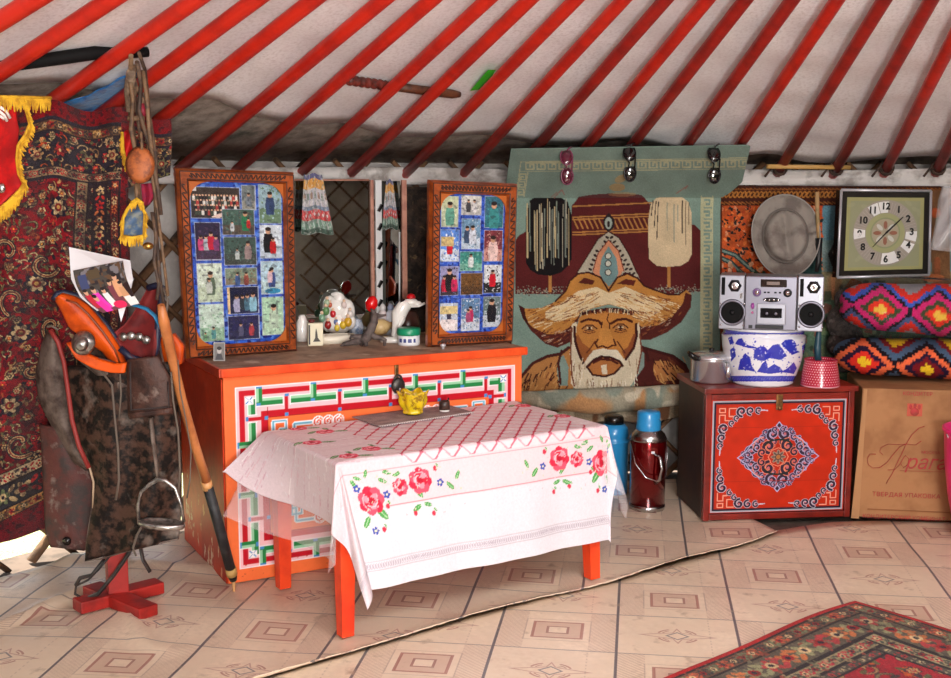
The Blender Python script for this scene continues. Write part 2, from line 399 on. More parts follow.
def khana(a0, a1, label, nn):
    t0 = thing('lattice_wall', cyl((a0+a1)/2, 3.54, 0), label, 'lattice wall')
    k = 0; step = .25/3.5
    for fam, r in ((1, 3.56), (-1, 3.585)):
        a = a0-(.40 if fam > 0 else 0)
        while a < a1+(0 if fam > 0 else .40):
            P = []
            for i in range(13):
                f = i/12; aa = a+fam*f*.40
                P.append((aa, f*1.42))
            P = [q for q in P if a0 <= q[0] <= a1]
            if len(P) > 2: MB().tube([cyl(q[0], r, q[1]) for q in P], .029, 6, flat=.36).build('slat', m_slat, t0)
            a += step
    return t0
khana(math.radians(70), math.radians(146), 'brown wooden lattice wall behind the carpets and chests', 0)
khana(math.radians(-86), math.radians(64), 'brown wooden lattice wall by the far right side of the tent', 0)

# ---- roof: felt, cloth lining, poles
ph = np.linspace(math.radians(-100), math.radians(260), 360)
G = np.array([[cyl(p, r, ZA-(r)*(ZA-ZW)/RW+.085) for p in ph] for r in (3.72, 3.3, 2.9, 2.2, 1.5, .9, .55)])
o = MB().sheet(G).build('ceiling', m_feltdark, normals=False); tag(o, kind='structure'); q = o.modifiers.new('thick', 'SOLIDIFY'); q.thickness = .03; q.offset = 1
m_cloth, t, b = newmat('white_lining_cloth'); b.inputs['Roughness'].default_value = .9
c = mixc(t, ramp(t, noise(t, 2.5), .35, .65), lc((240, 239, 240)), lc((226, 223, 224))); t.links.new(mixc(t, ramp(t, noise(t, 90), .45, .7), c, lc((216, 212, 212))), b.inputs['Base Color'])
bump(t, b, noise(t, 200), .15, .004)
rr = np.linspace(0, 1, 40)
def edge_r(p):                                     # scalloped lower edge of the lining
    d = math.degrees(p); base = np.interp(d, [-100, 60, 86, 90, 97, 108, 117, 125, 132, 140, 260], [3.46, 3.46, 3.45, 3.42, 3.31, 3.25, 3.22, 3.12, 3.02, 2.97, 3.3])
    return base+.04*abs(math.sin(d*PI/11.0))
rows = []
for f in rr:
    row = []
    for p in ph:
        r = edge_r(p)*(1-f)+.56*f; d = math.degrees(p)
        wr = .010*math.sin(r*62+3*math.sin(p*9))*math.exp(-((d-88)/7)**2)*(f < .75)+.004*math.sin(r*24+p*31)
        sag = .025*max(0, 1-f*7)*abs(math.sin(d*PI/11.0))
        row.append(cyl(p, r, ZA-r*(ZA-ZW)/RW+.050+wr-sag*.6))
    rows.append(row)
o = MB().sheet(np.array(rows), None).build('ceiling_lining', m_cloth, normals=False); tag(o, kind='structure'); q = o.modifiers.new('thick', 'SOLIDIFY'); q.thickness = .003; q.offset = 1
# loose cloth rolls tucked along the wall top
m_tuck = M('tucked_grey_cloth', (176, 166, 162), .95, var=(140, 130, 126), vs=18, bmp=.5, bs=40)
G = np.array([[cyl(p, 3.505+.010*math.sin(k*2.1+p*23)+.008*math.sin(p*61), z+.004*math.sin(p*17+k)) for p in np.linspace(math.radians(66), math.radians(142), 160)] for k, z in enumerate((1.318, 1.330, 1.342, 1.355, 1.370, 1.39))])
o = MB().sheet(G, (0, .004, 0)).build('trim_1', M('loose_white_cloth', (206, 200, 196), .95, var=(150, 142, 136), vs=9, bmp=.5, bs=40), normals=False); tag(o, kind='structure')
m_pole = M('red_painted_pole', (205, 36, 14), .45, var=(176, 26, 12), vs=6, bmp=.1)
m_pole2 = M('dimmed_red_pole', (172, 30, 18), .5, var=(140, 22, 14), vs=6, bmp=.1)  # darker red stands in for the dimmer light on right-hand poles
PX0 = [-48, 34, 110, 195, 255, 313, 382.6, 431, 487, 529, 575, 623, 665, 707, 745, 792, 837, 884, 931, 973, 1016]
def polept(p, r): return cyl(p, r, ZA-.012-r*(ZA-ZW)/RW)
gp = np.linspace(math.radians(40), math.radians(165), 800); gx = []
for p in gp:
    rs = np.linspace(.4, 3.55, 60); P = np.array([polept(p, r) for r in rs]); ok = P[:, 1] > .3; u, v = proj(P[ok]); gx.append(np.interp(0, v, u) if v.min() < 0 < v.max() else np.nan)
gx = np.array(gx); ok = ~np.isnan(gx); od = np.argsort(gx[ok]); GX, GP = gx[ok][od], gp[ok][od]
ordn = ['', 'first', 'second', 'third', 'fourth', 'fifth', 'sixth', 'seventh', 'eighth', 'ninth', 'tenth', 'eleventh', 'twelfth', 'thirteenth', 'fourteenth', 'fifteenth', 'sixteenth', 'seventeenth', 'eighteenth', 'nineteenth', 'twentieth']
where = {1: 'leftmost, crossing above the yellow fringe', 2: 'the second from the left, above the black rod', 3: 'the third from the left, ending over the blue scarf',
 4: 'the fourth from the left, just right of the hanging cords', 5: 'the fifth from the left, ending behind the left photo frame', 6: 'the sixth from the left, ending above the left photo frame', 7: 'the seventh from the left, ending over the hanging patterned cloth',
 8: 'the eighth from the left, passing the hilt of the tucked knife', 9: 'the ninth from the left, crossing the middle of the tucked knife', 10: 'tenth from the left, beside the green scrap',
 11: 'ending at the left corner of the portrait carpet', 12: 'the twelfth from the left, ending over the purple sunglasses', 13: 'the thirteenth from the left, ending between purple and middle sunglasses', 14: 'ending at the middle sunglasses on the carpet top',
 15: 'ending by the right-hand sunglasses on the carpet top', 16: 'ending above the grey hat', 17: 'ending just right of the grey hat, over the wooden stick', 18: 'ending above the square clock', 19: 'the rightmost long one, ending beside the clock', 20: 'only a short end in the top right corner'}
ki = 0; m_rope = M('dark_rope', (70, 50, 40), .9, var=(46, 34, 28), vs=60)
for x in PX0:
    p = float(np.interp(x, GX, GP)); P = [polept(p, r) for r in (3.59, 2.6, 1.6, .55)]
    u, v = proj(np.array([polept(p, r) for r in np.linspace(1.0, 3.5, 50)])); vis = ((u > 0) & (u < 951) & (v > 0) & (v < 678)).any()
    if not vis: continue
    ki += 1
    o = MB().tube(P, [.021, .0235, .0235, .02], 8, flat=.95).build('roof_pole', m_pole if ki < 12 or ki % 3 == 1 else m_pole2)
    if ki >= 16:
        e = polept(p, 3.46); d_ = (polept(p, 3.0)-e).normalized(); R_ = frame3(d_)
        MB().tube([e+R_ @ Vector((.027*math.cos(a), .027*math.sin(a), .006*a/PI)) for a in np.linspace(0, 5*PI, 40)], .005, 6).build('rope_tie', m_rope, o)
        MB().tube([e+R_ @ Vector((.02, -.02, 0)), e+Vector((-.04, -.03, .01)), e+Vector((-.07, -.03, -.03))], .006, 6).build('rope_end', m_rope, o)
    tag(o, 'red painted roof pole, '+where.get(ki, ordn[min(ki, 20)]+' from the left'), 'roof pole', 'red roof poles under the tent ceiling')
# ================================================================== CARPETS AND WALL HANGINGS
m_carpet = MV('woven_carpet', .95, .5, 320, .15, sheen=.1, var=.25)
m_flat = MV('printed_paper', .35, 0, 50, .5, var=.02)
m_paint = MV('painted_wood', .5, .06, 60, .22, var=.06)
m_fringe = M('yellow_fringe', (222, 176, 40), .8, var=(180, 132, 24), vs=40)
m_band = M('dark_red_edge_binding', (112, 14, 22), .9, var=(84, 12, 18), vs=20)
def persian(cv, field, border_rects, seed, n_field, dark=(30, 26, 40), cream=(206, 178, 132), org=(196, 88, 40), red=(150, 24, 32), sy=1.0, size=1.0, region=None):
    rg = random.Random(seed); x0, y0, x1, y1 = region or (cv.x0, cv.y0, cv.x1, cv.y1)
    pts = []
    for _ in range(n_field*30):
        if len(pts) >= n_field: break
        p = (rg.uniform(x0, x1), rg.uniform(y0, y1))
        if all((p[0]-q[0])**2+((p[1]-q[1])/sy)**2 > (15*size)**2 for q in pts): pts.append(p)
    pal = [cream, (168, 128, 84), (120, 108, 72), org, (176, 150, 110)]
    for (x, y) in pts:                              # vines, leaves, blossoms
        k = rg.random(); a = rg.uniform(0, 6.28); d = rg.choice((-1, 1)); c = rg.choice(pal)
        cv.line(spiral(x, y, 9*size, a, .8, 14, d, sy), 3.2*size, dark); cv.line(spiral(x, y, 9*size, a, .8, 14, d, sy), 1.7*size, c)
        for j in range(3):
            b = a+rg.uniform(0, 6.28); cv.ell(x+math.cos(b)*7*size, y+math.sin(b)*7*size*sy, 4.2*size, 2*size*sy, rg.choice((dark, c, (96, 92, 60), red)), b)
    for (x, y) in pts[::2]:
        r = rg.uniform(4.2, 6.5)*size; rosette(cv, x, y, r*1.25, dark, dark, dark, 6, sy); rosette(cv, x, y, r, rg.choice((cream, (190, 150, 100), (170, 44, 44))), rg.choice((red, org, dark)), rg.choice((cream, (220, 150, 60))), 6, sy)
def border_band(cv, P0, P1, wd, base, seed, step, cols, edge=(40, 32, 36), sy=1.0):
    """a straight band of repeated blossoms between guard stripes"""
    rg = random.Random(seed); dx, dy = P1[0]-P0[0], P1[1]-P0[1]; L = math.hypot(dx, dy); ux, uy = dx/L, dy/L; nx, ny = -uy, ux
    q = lambda s, t: (P0[0]+ux*s+nx*t, P0[1]+uy*s+ny*t)
    cv.poly([q(0, -wd/2), q(L, -wd/2), q(L, wd/2), q(0, wd/2)], base)
    for sd in (-1, 1): cv.line([q(0, sd*wd/2), q(L, sd*wd/2)], max(1.0, wd*.09), edge)
    s = step/2; i = 0
    while s < L:
        x, y = q(s, 0); c = cols[i % len(cols)]
        rosette(cv, x, y, wd*.34, c, (150, 30, 34) if i % 2 else (206, 178, 132), (40, 34, 50), 5, sy, rg.random())
        for sd in (-1, 1):
            a = q(s+step*.5, sd*wd*.22); cv.ell(a[0], a[1], wd*.2, wd*.09, cols[(i+1) % len(cols)], math.atan2(uy, ux)+sd*.7)
        s += step; i += 1
# ---- big carpet on the left
cv = Cv(-50, 96, 172, 552, 1.7, (122, 18, 28))
cv.blend(26, (96, 14, 26), .55, .12)
persian(cv, None, None, 3, 330, region=(-50, 176, 78, 492), size=.72, dark=(34, 26, 36), cream=(186, 160, 116), org=(150, 70, 44))
for (x, y) in ((36, 283), (58, 205), (12, 410), (60, 385), (20, 335)):        # larger blossoms of the field
    rosette(cv, x, y, 11, (34, 28, 44), (34, 28, 44), (34, 28, 44), 8); rosette(cv, x, y, 8.5, (198, 172, 128), (130, 30, 34), (190, 150, 80), 6)
for (x, y, a) in ((44, 262, .4), (16, 300, 2), (52, 330, 1.2), (8, 250, 3), (30, 375, 5), (20, 452, 1)):
    for w_, c in ((6, (36, 30, 44)), (3.2, (182, 154, 108)), (1.2, (130, 40, 36))): cv.line(spiral(x, y, 17, a, .75, 18), w_, c)
# top border
cv.rect(-50, 104, 172, 176, (42, 36, 46)); cv.rect(-50, 96, 172, 112, (112, 14, 22))
persian(cv, None, None, 31, 90, region=(-50, 126, 172, 164), size=.62, dark=(30, 26, 34), cream=(176, 150, 110))
border_band(cv, (-50, 121), (172, 121), 11, (110, 80, 52), 1, 9, [(60, 50, 54), (196, 150, 90), (150, 36, 36)])
for i in range(9): rosette(cv, -38+i*25, 146+(i%2)*3, 7.5, (30, 26, 34), (30, 26, 34), (30, 26, 34), 8); rosette(cv, -38+i*25, 146+(i%2)*3, 6, [(176, 140, 96), (150, 40, 40), (110, 104, 76)][i%3], (130, 30, 34), (190, 160, 110), 6)
border_band(cv, (-50, 168), (172, 168), 9, (150, 124, 94), 4, 8, [(176, 40, 44), (50, 44, 52)])
# right border
cv.rect(75, 176, 128, 552, (48, 36, 42)); cv.rect(122, 112, 130, 552, (120, 14, 24))
border_band(cv, (81, 174), (81, 552), 10, (156, 134, 100), 5, 10, [(150, 34, 38), (50, 44, 50)])
persian(cv, None, None, 37, 150, region=(90, 178, 109, 552), size=.5, dark=(30, 26, 34), cream=(170, 140, 100))
border_band(cv, (99, 174), (99, 552), 15, (46, 36, 42), 6, 16, [(196, 160, 110), (170, 44, 40), (176, 100, 60)])
border_band(cv, (116, 174), (116, 552), 9, (110, 40, 38), 7, 9, [(190, 110, 60), (50, 44, 50), (200, 170, 120)])
# bottom border (runs down to the left)
sl = lambda x, y: y+(47-x)*.245
for y0, wd, base, st, cols in ((478, 12, (186, 164, 128), 14, [(160, 34, 44), (50, 46, 56)]), (497, 25, (50, 50, 56), 22, [(200, 172, 126), (170, 44, 44), (110, 120, 84)]), (515, 10, (176, 130, 76), 12, [(70, 80, 60), (150, 40, 40)])):
    border_band(cv, (-50, sl(-50, y0-2)), (172, sl(172, y0-2)), wd, base, int(y0), st, cols)
cv.poly([(-50, sl(-50, 521)), (172, sl(172, 521)), (172, 552), (-50, 590)], (112, 16, 30))
cv.blend(3, (36, 26, 32), .62, .1, .55); cv.blend(7, (60, 44, 40), .62, .12, .35); cv.speck(.22); cv.speck(.14, 9)
def carpet_r(z): return 3.42-np.clip(z-.1, 0, 2)*.375
def left_carpet(X, Y):
    # lower edge slopes; squeeze the canvas so its bottom row follows it
    f = (Y-cv.y0)/(cv.y1-cv.y0); low = 529+(47-X)*.30; top = 104+4*np.sin(X*.09)+np.clip(X-60, 0, 200)*.12
    yy = np.where(Y < 300, 300-(300-Y)*(300-top)/(300-cv.y0), np.minimum(Y, 1e9)); yy = np.where(Y >= 300, 300+(Y-300)*(low-300)/(cv.y1-300), yy)
    xr = np.where(Y < 176, 172, 128.0); xx = X
    edge = np.clip((174-Y)/14, 0, 1); xx = np.where(X > 128, 128+(X-128)*edge, X)
    P = onrev(xx, yy, carpet_r); w_ = .012*np.sin(X*.12+.5*np.sin(Y*.02))+.010*np.sin(Y*.05+X*.03)
    P[..., 1] -= w_; return P
o = painted('hanging_carpet', cv, left_carpet, m_carpet, None, (-.004, .010, 0)); tag(o, 'large dark red flowered carpet hanging on the tent wall behind the saddle', 'carpet')

# ---- red and yellow fringed cloth in the top left corner
def cr(k): return lambda z: carpet_r(z)-k
rc = thing('festive_cloth', onr(2, 240, cr(.10)), 'bright red cloth with yellow fringe hanging in front of the carpet corner', 'cloth')
m_red = M('bright_red_cloth', (206, 12, 16), .7, var=(168, 8, 14), vs=16, bmp=.3, bs=20)
Lf = [(-40, 100), (-40, 240)]; Rt = [(14, 106), (20, 130), (14, 150), (17, 178), (20, 186), (2, 205), (-6, 212)]
G = ruledr(Lf, Rt, 26, 14, cr(.10), lambda s, t: -.02*np.sin(t*9)*s+.015*np.cos(s*7)); MB().sheet(G, (0, .006, 0)).build('cloth_panel', m_red, rc)
def fringe(parent, px, rf, ln, dirs=(0, 1), name='fringe', mat=None, gap=1.6, r=.0022, n=None):
    b = MB(); P = np.array(px, float); d = np.r_[0, np.cumsum(np.hypot(*np.diff(P, axis=0).T))]
    for s in np.arange(0, d[-1], gap):
        x, y = np.interp(s, d, P[:, 0]), np.interp(s, d, P[:, 1]); l = ln*random.uniform(.85, 1.1); jx = random.uniform(-1.5, 1.5)
        Y = onr(x, y, rf).y; b.tube([at(x, y, Y), at(x+dirs[0]*l*.5+jx*.4, y+dirs[1]*l*.5, Y-.006), at(x+dirs[0]*l+jx, y+dirs[1]*l, Y-.002)], [r*1.1, r*1.3, r*.6], 5)
    b.tube([onr(x, y, rf) for x, y in px], r*2.2, 6)
    return b.build(name, mat or m_fringe, parent)
fringe(rc, [(-30, 97), (10, 97), (51, 98)], cr(.13), 14); fringe(rc, [(23, 98), (27, 112), (30, 124), (26, 134), (18, 146), (17, 160), (19, 174), (24, 184)], cr(.13), 9, (.55, .8)); fringe(rc, [(26, 180), (20, 190), (8, 202), (-6, 214)], cr(.13), 17, (-.1, 1))
m_wht = M('white_print', (232, 226, 220), .7)
b = MB()
for P in ([(0, 107), (6, 111), (10, 118)], [(-1, 111), (4, 115), (7, 121)], [(0, 116), (4, 119)]): b.tube([onr(x, y, cr(.14)) for x, y in P], .004, 6)
b.build('printed_ornament', m_wht, rc, label='white scroll ornament')
b = MB(); b.ball(onr(1, 188, cr(.14)), (.012, .008, .014), 12); b.build('metal_stud', M('silver_stud', (190, 190, 190), .25, 1), rc)

# ---- dark rod and blue scarf tucked behind the poles
o = MB().tube([onr(x, y, under_roof) for x, y in ((-25, 69), (20, 64), (60, 58), (95, 53), (120, 53.5), (148, 52))], [.014, .017, .019, .019, .016, .014], 12).build('rod', M('black_iron', (12, 11, 12), .75, spec=.2)); tag(o, 'black rod tucked behind the roof poles, a bundle of cords on its end', 'rod')
m_blue = M('blue_silk', (18, 122, 190), .35, var=(8, 84, 150), vs=30, bmp=.4, bs=40, sheen=.3)
G = ruledr([(60, 104), (80, 99), (97, 93), (118, 83), (126, 77), (141, 73)], [(74, 113), (90, 113), (108, 112), (131, 105), (143, 95), (147, 82)], 30, 12, under_roof, lambda s, t: -.03+.010*np.sin(s*9+t*7)+.008*np.sin(t*23))
o = MB().sheet(G, (0, .01, .002)).build('silk_scarf', m_blue); tag(o, 'bright blue silk scarf tucked behind the poles above the carpet', 'scarf')
# ---- bundle of cords, wooden charm, fringed pennants
CBY = onr(134, 130, cr(.14)).y; print('CBY', CBY)
hb = thing('cord_bundle', at(140, 200, CBY), 'bundle of tan leather cords hanging from the black rod down the carpet edge', 'cords')
m_cord = M('tan_leather_cord', (120, 92, 66), .7, var=(78, 58, 44), vs=30); m_cord2 = M('dark_leather_cord', (62, 46, 38), .7, var=(100, 76, 56), vs=25)
for k, (P, r, mm) in enumerate((([(131, 56), (130.5, 80), (130, 110), (134, 140), (136, 170), (140, 200)], .011, m_cord), ([(134, 66), (135, 100), (140, 132), (143, 150), (147, 170)], .009, m_cord2), ([(139, 53), (145, 70), (147, 88), (150, 120), (152, 150), (153, 166)], .008, m_cord2),
    ([(133, 74), (138, 92), (143, 100), (143, 125), (147, 138), (152, 152)], .008, m_cord), ([(150, 118), (156, 160), (155, 200), (157, 240), (160, 280), (165, 312)], .008, m_cord2), ([(147, 135), (152, 175), (158, 215), (163, 255), (168, 296)], .007, m_cord), ([(128, 118), (133, 119), (140, 117)], .012, m_cord), ([(129, 72), (133, 100), (131, 130), (136, 155), (134, 175)], .010, m_cord), ([(137, 62), (141, 84), (139, 110), (144, 128), (150, 146), (158, 190), (161, 215)], .010, m_cord2), ([(143, 70), (147, 100), (149, 130), (154, 165)], .009, m_cord), ([(152, 212), (156, 236), (154, 262), (159, 284), (157, 300)], .008, m_cord2))):
    MB().tube([at(x, y, min(CBY-.012*k, onr(x, y, lambda z: cone(z)-.16).y)) for x, y in P], r*.62, 8).build('cord', mm, hb)
MB().tube([at(131, 72, onr(131, 72, lambda z: cone(z)-.19).y), at(130, 90, onr(130, 90, lambda z: cone(z)-.19).y), at(131, 112, CBY-.03)], [.012, .018, .014], 8).build('cord_wrap', M('grey_leather_wrap', (132, 112, 92), .7, var=(90, 72, 58), vs=30, bmp=.4), hb)
MB().tube([at(141, 104, CBY-.06), at(144, 116, CBY-.06)], .009, 6).build('ribbon', M('crimson_ribbon', (128, 14, 40), .6), hb); MB().tube([at(146, 132, CBY-.06), at(149, 142, CBY-.06)], .008, 6).build('ribbon', M('pale_ribbon', (140, 160, 150), .6), hb)
ch = thing('wooden_charm', at(141, 182, CBY-.13), 'round orange-brown wooden disc hanging among the leather cords', 'wooden disc')
MB().lathe([(0, -.010), (.030, -.010), (.040, 0), (.030, .010), (0, .010)], at(140, 165, CBY-.13), 28, frame3((.1, -1, .1)), 1.0, 1.28).build('disc', M('orange_wood', (170, 92, 42), .6, var=(120, 60, 28), vs=34), ch)
MB().tube([at(142, 150, CBY-.13), at(141, 132, CBY-.12)], .004, 6).build('cord_loop', m_cord, ch)
class FY:
    def __init__(s, Y): s.Y = Y
_onr = onr
def onr(x, y, rf): return at(x, y, rf.Y) if isinstance(rf, FY) else _onr(x, y, rf)
def pennant(L, R, Y, matc, label, fr):
    t = thing('fringed_pennant', at(L[-1][0], L[-1][1], Y), label, 'pennant'); G = ruled(L, R, 14, 8, lambda s, t_: Y+.012*np.sin(s*5+t_*6)); MB().sheet(G, (0, .005, 0)).build('cloth_panel', matc, t)
    for P, l, d in fr:
        fringe(t, P, FY(Y-.012), l, d, gap=1.5)
    return t
pn = pennant([(131, 205), (124, 212), (122, 236)], [(144, 206), (146, 214), (143, 236)], CBY-.10, M('blue_grey_brocade', (70, 96, 128), .6, var=(120, 126, 120), vs=50), 'small blue pennant edged all round with yellow fringe, hanging by the photo frame', [([(132, 203), (127, 210), (123, 218), (122, 236)], 6, (-.4, .9)), ([(121, 236), (132, 238), (144, 236)], 9, (0, 1)), ([(136, 199), (141, 204), (145, 214), (144, 236)], 5, (.5, .9)), ([(131, 203), (137, 199), (143, 204)], 8, (0, 1))])
MB().tube([at(136, 184, CBY-.1), at(137, 200, CBY-.1)], .006, 6).build('hanging_loop', m_cord, pn)
MB().ball(at(148, 246, CBY-.1), (.016, .014, .011), 12).build('brass_bell', M('brass', (190, 150, 80), .3, 1), pn)
pennant([(123, 132), (124, 150), (127, 165)], [(132, 128), (134, 150), (131, 172)], CBY+.02, m_red, 'narrow red pennant with yellow fringe, behind the leather cords', [([(122, 132), (123, 150), (127, 168)], 5, (-.3, .9))])
G = ruled([(141, 184), (142, 198), (144, 206)], [(151, 183), (154, 196), (149, 205)], 8, 6, lambda s, t_: CBY+.04+.01*np.sin(s*6))
o = MB().sheet(G, (0, .008, 0)).build('red_rag', M('crimson_cloth', (150, 18, 52), .8, var=(120, 20, 60), vs=30)); tag(o, 'crimson scrap of cloth hanging beside the wooden disc', 'cloth')

# ---- knife and green scrap tucked under the roof poles
kn = thing('knife', onr(404, 90, under_roof), 'long brown knife with a ridged hilt tucked level behind the roof poles', 'knife')
m_kn = M('dark_leather_sheath', (92, 50, 28), .5, var=(66, 32, 20), vs=30)
MB().tube([onr(x, y, under_roof) for x, y in ((386, 85.5), (420, 90), (452, 94), (460, 94.5))], [.015, .016, .016, .010], 10).build('sheath', m_kn, kn)
P = [onr(347+i*2, 80+i*.28, under_roof) for i in range(20)]; MB().tube(P, [.018 if i % 3 else .013 for i in range(20)], 10).build('hilt', M('carved_reddish_hilt', (112, 40, 30), .5, var=(70, 28, 22), vs=40), kn)
o = MB().prism([onr(x, y, under_roof) for x, y in ((470, 91), (488, 70), (496, 70), (484, 89))], (0, -.006, 0)).build('green_scrap', M('bright_green_plastic', (60, 190, 40), .4)); tag(o, 'small bright green scrap tucked behind the tenth roof pole', 'scrap')
# pale stick lying along the wall top at the right
o = MB().tube([at(767, 166.5, 4.95), at(810, 167, 4.98), at(850, 167.5, 5.0)], .010, 8).build('stick', M('pale_wood', (190, 148, 84), .6)); tag(o, 'pale wooden stick lying level on the wall top above the grey hat', 'stick')
# ================================================================== PORTRAIT CARPET
TEAL = (126, 150, 138); MAR = (88, 32, 32); TAN = (176, 122, 66); CRM = (214, 198, 168); DK = (62, 24, 22); OCH = (186, 128, 62)
cv = Cv(500, 140, 760, 394, 1.6, TEAL)
z1 = lambda L: [(510+u/4.842, 260+v/4.842) for u, v in L]      # coordinates read off enlarged views
z2 = lambda L: [(500+u/3.9625, 140+v/3.9625) for u, v in L]
# tent-shaped ground of the upper half
cv.poly(z2([(285, 262), (310, 225), (370, 214), (430, 210), (500, 212), (560, 216), (600, 262)]), MAR)
cv.poly(z2([(60, 400), (75, 378), (105, 362), (280, 362), (285, 255), (600, 255), (605, 335), (770, 335), (795, 360), (795, 600), (640, 610), (60, 610)]), MAR)
for y in (255, 298, 308, 358, 368): cv.line(z2([(288, y+8), (600, y-6)]), 1.4, TAN)
for x in range(290, 600, 20): cv.line(z2([(x, 312), (x+18, 350)]), 1.6, TAN)
for _ in range(900):
    x = random.uniform(517, 700); y = 291+random.gauss(0, 2.2)-max(0, (x-620))*.02; cv.ell(x, y, .5, .5, random.choice((MAR, TEAL, (170, 150, 130))))
# greek key borders
KEY = (184, 184, 148)
def key(x, y, s, ax, ay, bx, by):
    q = lambda a, b: (x+ax*a*s+bx*b*s, y+ay*a*s+by*b*s)
    cv.line([q(0, 0), q(0, 4), q(4, 4), q(4, 1), q(2, 1), q(2, 2.5)], s*.9, KEY); cv.line([q(0, 0), q(5.6, 0)], s*.85, KEY)
for i in range(18): key(702.5, 198+i*11.4, 2.0, 0, 1, 1, 0)
cv.line([(701, 196), (701, 420)], 1, KEY); cv.line([(712, 196), (712, 420)], 1, KEY)
for i in range(20): key(526+i*11.2, 157-i*.05, 1.9, 1, 0, 0, 1)
cv.line([(521, 155.5), (760, 154)], .9, KEY); cv.line([(521, 167), (760, 166)], .9, KEY); cv.line([(521, 155), (516, 196)], 1, KEY); cv.line([(528, 168), (524, 196)], 1, KEY)
for i in range(3): key(519.5-i*1.2, 170+i*9, 1.6, 0, 1, 1, 0)
cv.ell(621, 176, 7, 4, (188, 148, 90), -.5, .7); cv.ell(617, 186, 8, 4.5, (188, 148, 90), 0, .75); cv.ell(622, 194, 14, 2.5, (188, 148, 90), 0, .5)
# banners: one black, one white, each on a pole
cv.rect(548.5, 270, 551.5, 292, TAN); cv.rect(667.5, 262, 670.5, 287, TAN)
cv.poly(z2([(118, 240), (135, 228), (240, 228), (268, 245), (284, 300), (284, 470), (268, 500), (240, 525), (200, 538), (150, 533), (120, 515), (104, 490), (104, 300)]), (22, 18, 20))
for i in range(26):
    x = 108+i*6.8+random.uniform(-2, 2)
    if random.random() < .62: y = random.uniform(232, 290); cv.line(z2([(x, y), (x+random.uniform(-4, 4), y+random.uniform(180, 270))]), random.uniform(.6, 1.5), random.choice(((176, 170, 150), (120, 128, 118), (190, 170, 130))))
cv.poly(z2([(598, 250), (620, 228), (720, 226), (745, 245), (760, 290), (760, 450), (745, 480), (715, 498), (660, 503), (620, 498), (590, 470), (588, 320)]), (212, 190, 154))
for i, x in enumerate((606, 618, 628, 662, 664, 690, 705, 722, 735, 748)): cv.line(z2([(x, 240+i*3 % 20), (x-6 if i < 3 else x, 300+(i*47) % 130)]), .9, (60, 48, 44) if i < 3 or i > 6 else (160, 160, 140))
for P in ([(215, 228), (245, 192), (255, 215)], [(205, 225), (225, 205)], [(700, 210), (745, 175), (735, 190)]): cv.line(z2(P), 1.2, (150, 110, 100))
# tall hat crown
cv.poly(z2([(430, 288), (455, 315), (450, 350), (430, 366), (412, 350), (408, 315)]), (40, 30, 32)); cv.ell(608.4, 223, 3.6, 6, (150, 160, 150)); cv.ell(608.4, 224, 1.5, 3.4, (40, 30, 32))
cv.poly(z2([(430, 360), (470, 385), (500, 430), (530, 490), (562, 575), (430, 600), (270, 590), (305, 525), (345, 460), (390, 390)]), (172, 164, 146))
for r_ in range(11):
    for k in range(15):
        u = 300+k*18-r_*2+(r_ % 2)*9; v = 566-r_*18
        if abs(u-432) < 124-r_*10.5: cv.ell(*z2([(u, v)])[0], 2.1, 1.2, (46, 30, 30), .5 if u < 432 else -.5)
cv.line(z2([(430, 362), (388, 392), (345, 462), (302, 530)]), 1.2, DK); cv.line(z2([(430, 362), (472, 388), (510, 450), (545, 530)]), 1.2, DK)
cv.poly(z2([(430, 396), (470, 440), (492, 510), (465, 560), (395, 560), (368, 520), (388, 450)]), (206, 140, 104)); cv.line(z2([(430, 396), (470, 440), (492, 520)]), .9, (120, 50, 40)); cv.line(z2([(430, 396), (388, 450), (368, 520)]), .9, (120, 50, 40))
cv.poly(z2([(430, 420), (462, 470), (470, 530), (432, 604), (394, 530), (402, 470)]), (116, 146, 146))
for v in (460, 490, 525): cv.ell(*z2([(429, v)])[0], 3.4, 3.4, (40, 30, 30)); cv.ell(*z2([(429, v)])[0], 2.6, 2.6, (206, 206, 190))
# fur brim
brim = z1([(40, 215), (75, 235), (150, 232), (220, 200), (270, 150), (290, 100), (330, 66), (380, 60), (440, 85), (480, 130), (520, 85), (570, 66), (620, 90), (650, 125), (700, 145), (760, 165), (820, 165), (850, 142), (880, 170), (875, 230), (830, 300), (760, 350), (680, 385), (630, 385), (590, 300), (590, 245), (480, 215), (400, 235), (345, 255), (320, 320), (290, 400), (230, 425), (170, 405), (100, 340), (60, 280)])
cv.poly(brim, OCH)
cv.poly(z1([(170, 250), (260, 200), (330, 150), (420, 130), (480, 160), (560, 130), (640, 165), (700, 200), (760, 215), (700, 265), (640, 290), (600, 250), (480, 212), (390, 235), (330, 270), (230, 300), (170, 280)]), (222, 200, 160))
rg = random.Random(5); keep = cv.a.copy(); probe = Cv(500, 140, 760, 394, 1.6, (0, 0, 0)); probe.poly(brim, (255, 255, 255)); inb = probe.a[..., 0] > .5
for _ in range(420):                                # hairs of the brim
    f = rg.random(); side = rg.choice((-1, 1)); u = 478+side*(30+f*350); v = 150+f*f*70+rg.uniform(0, 130); L_ = rg.uniform(18, 46)
    c = rg.choice(((228, 208, 168), (200, 150, 88), (160, 100, 50), (214, 180, 130), (110, 54, 32))); P = z1([(u, v), (u+side*L_, v+L_*rg.uniform(.1, .7))])
    if all(abs(p[0]-608) < 84 for p in P) and v+L_*.6 < 420-abs(u-478)*.42+60 and v > 110: cv.line(P, .8, c)
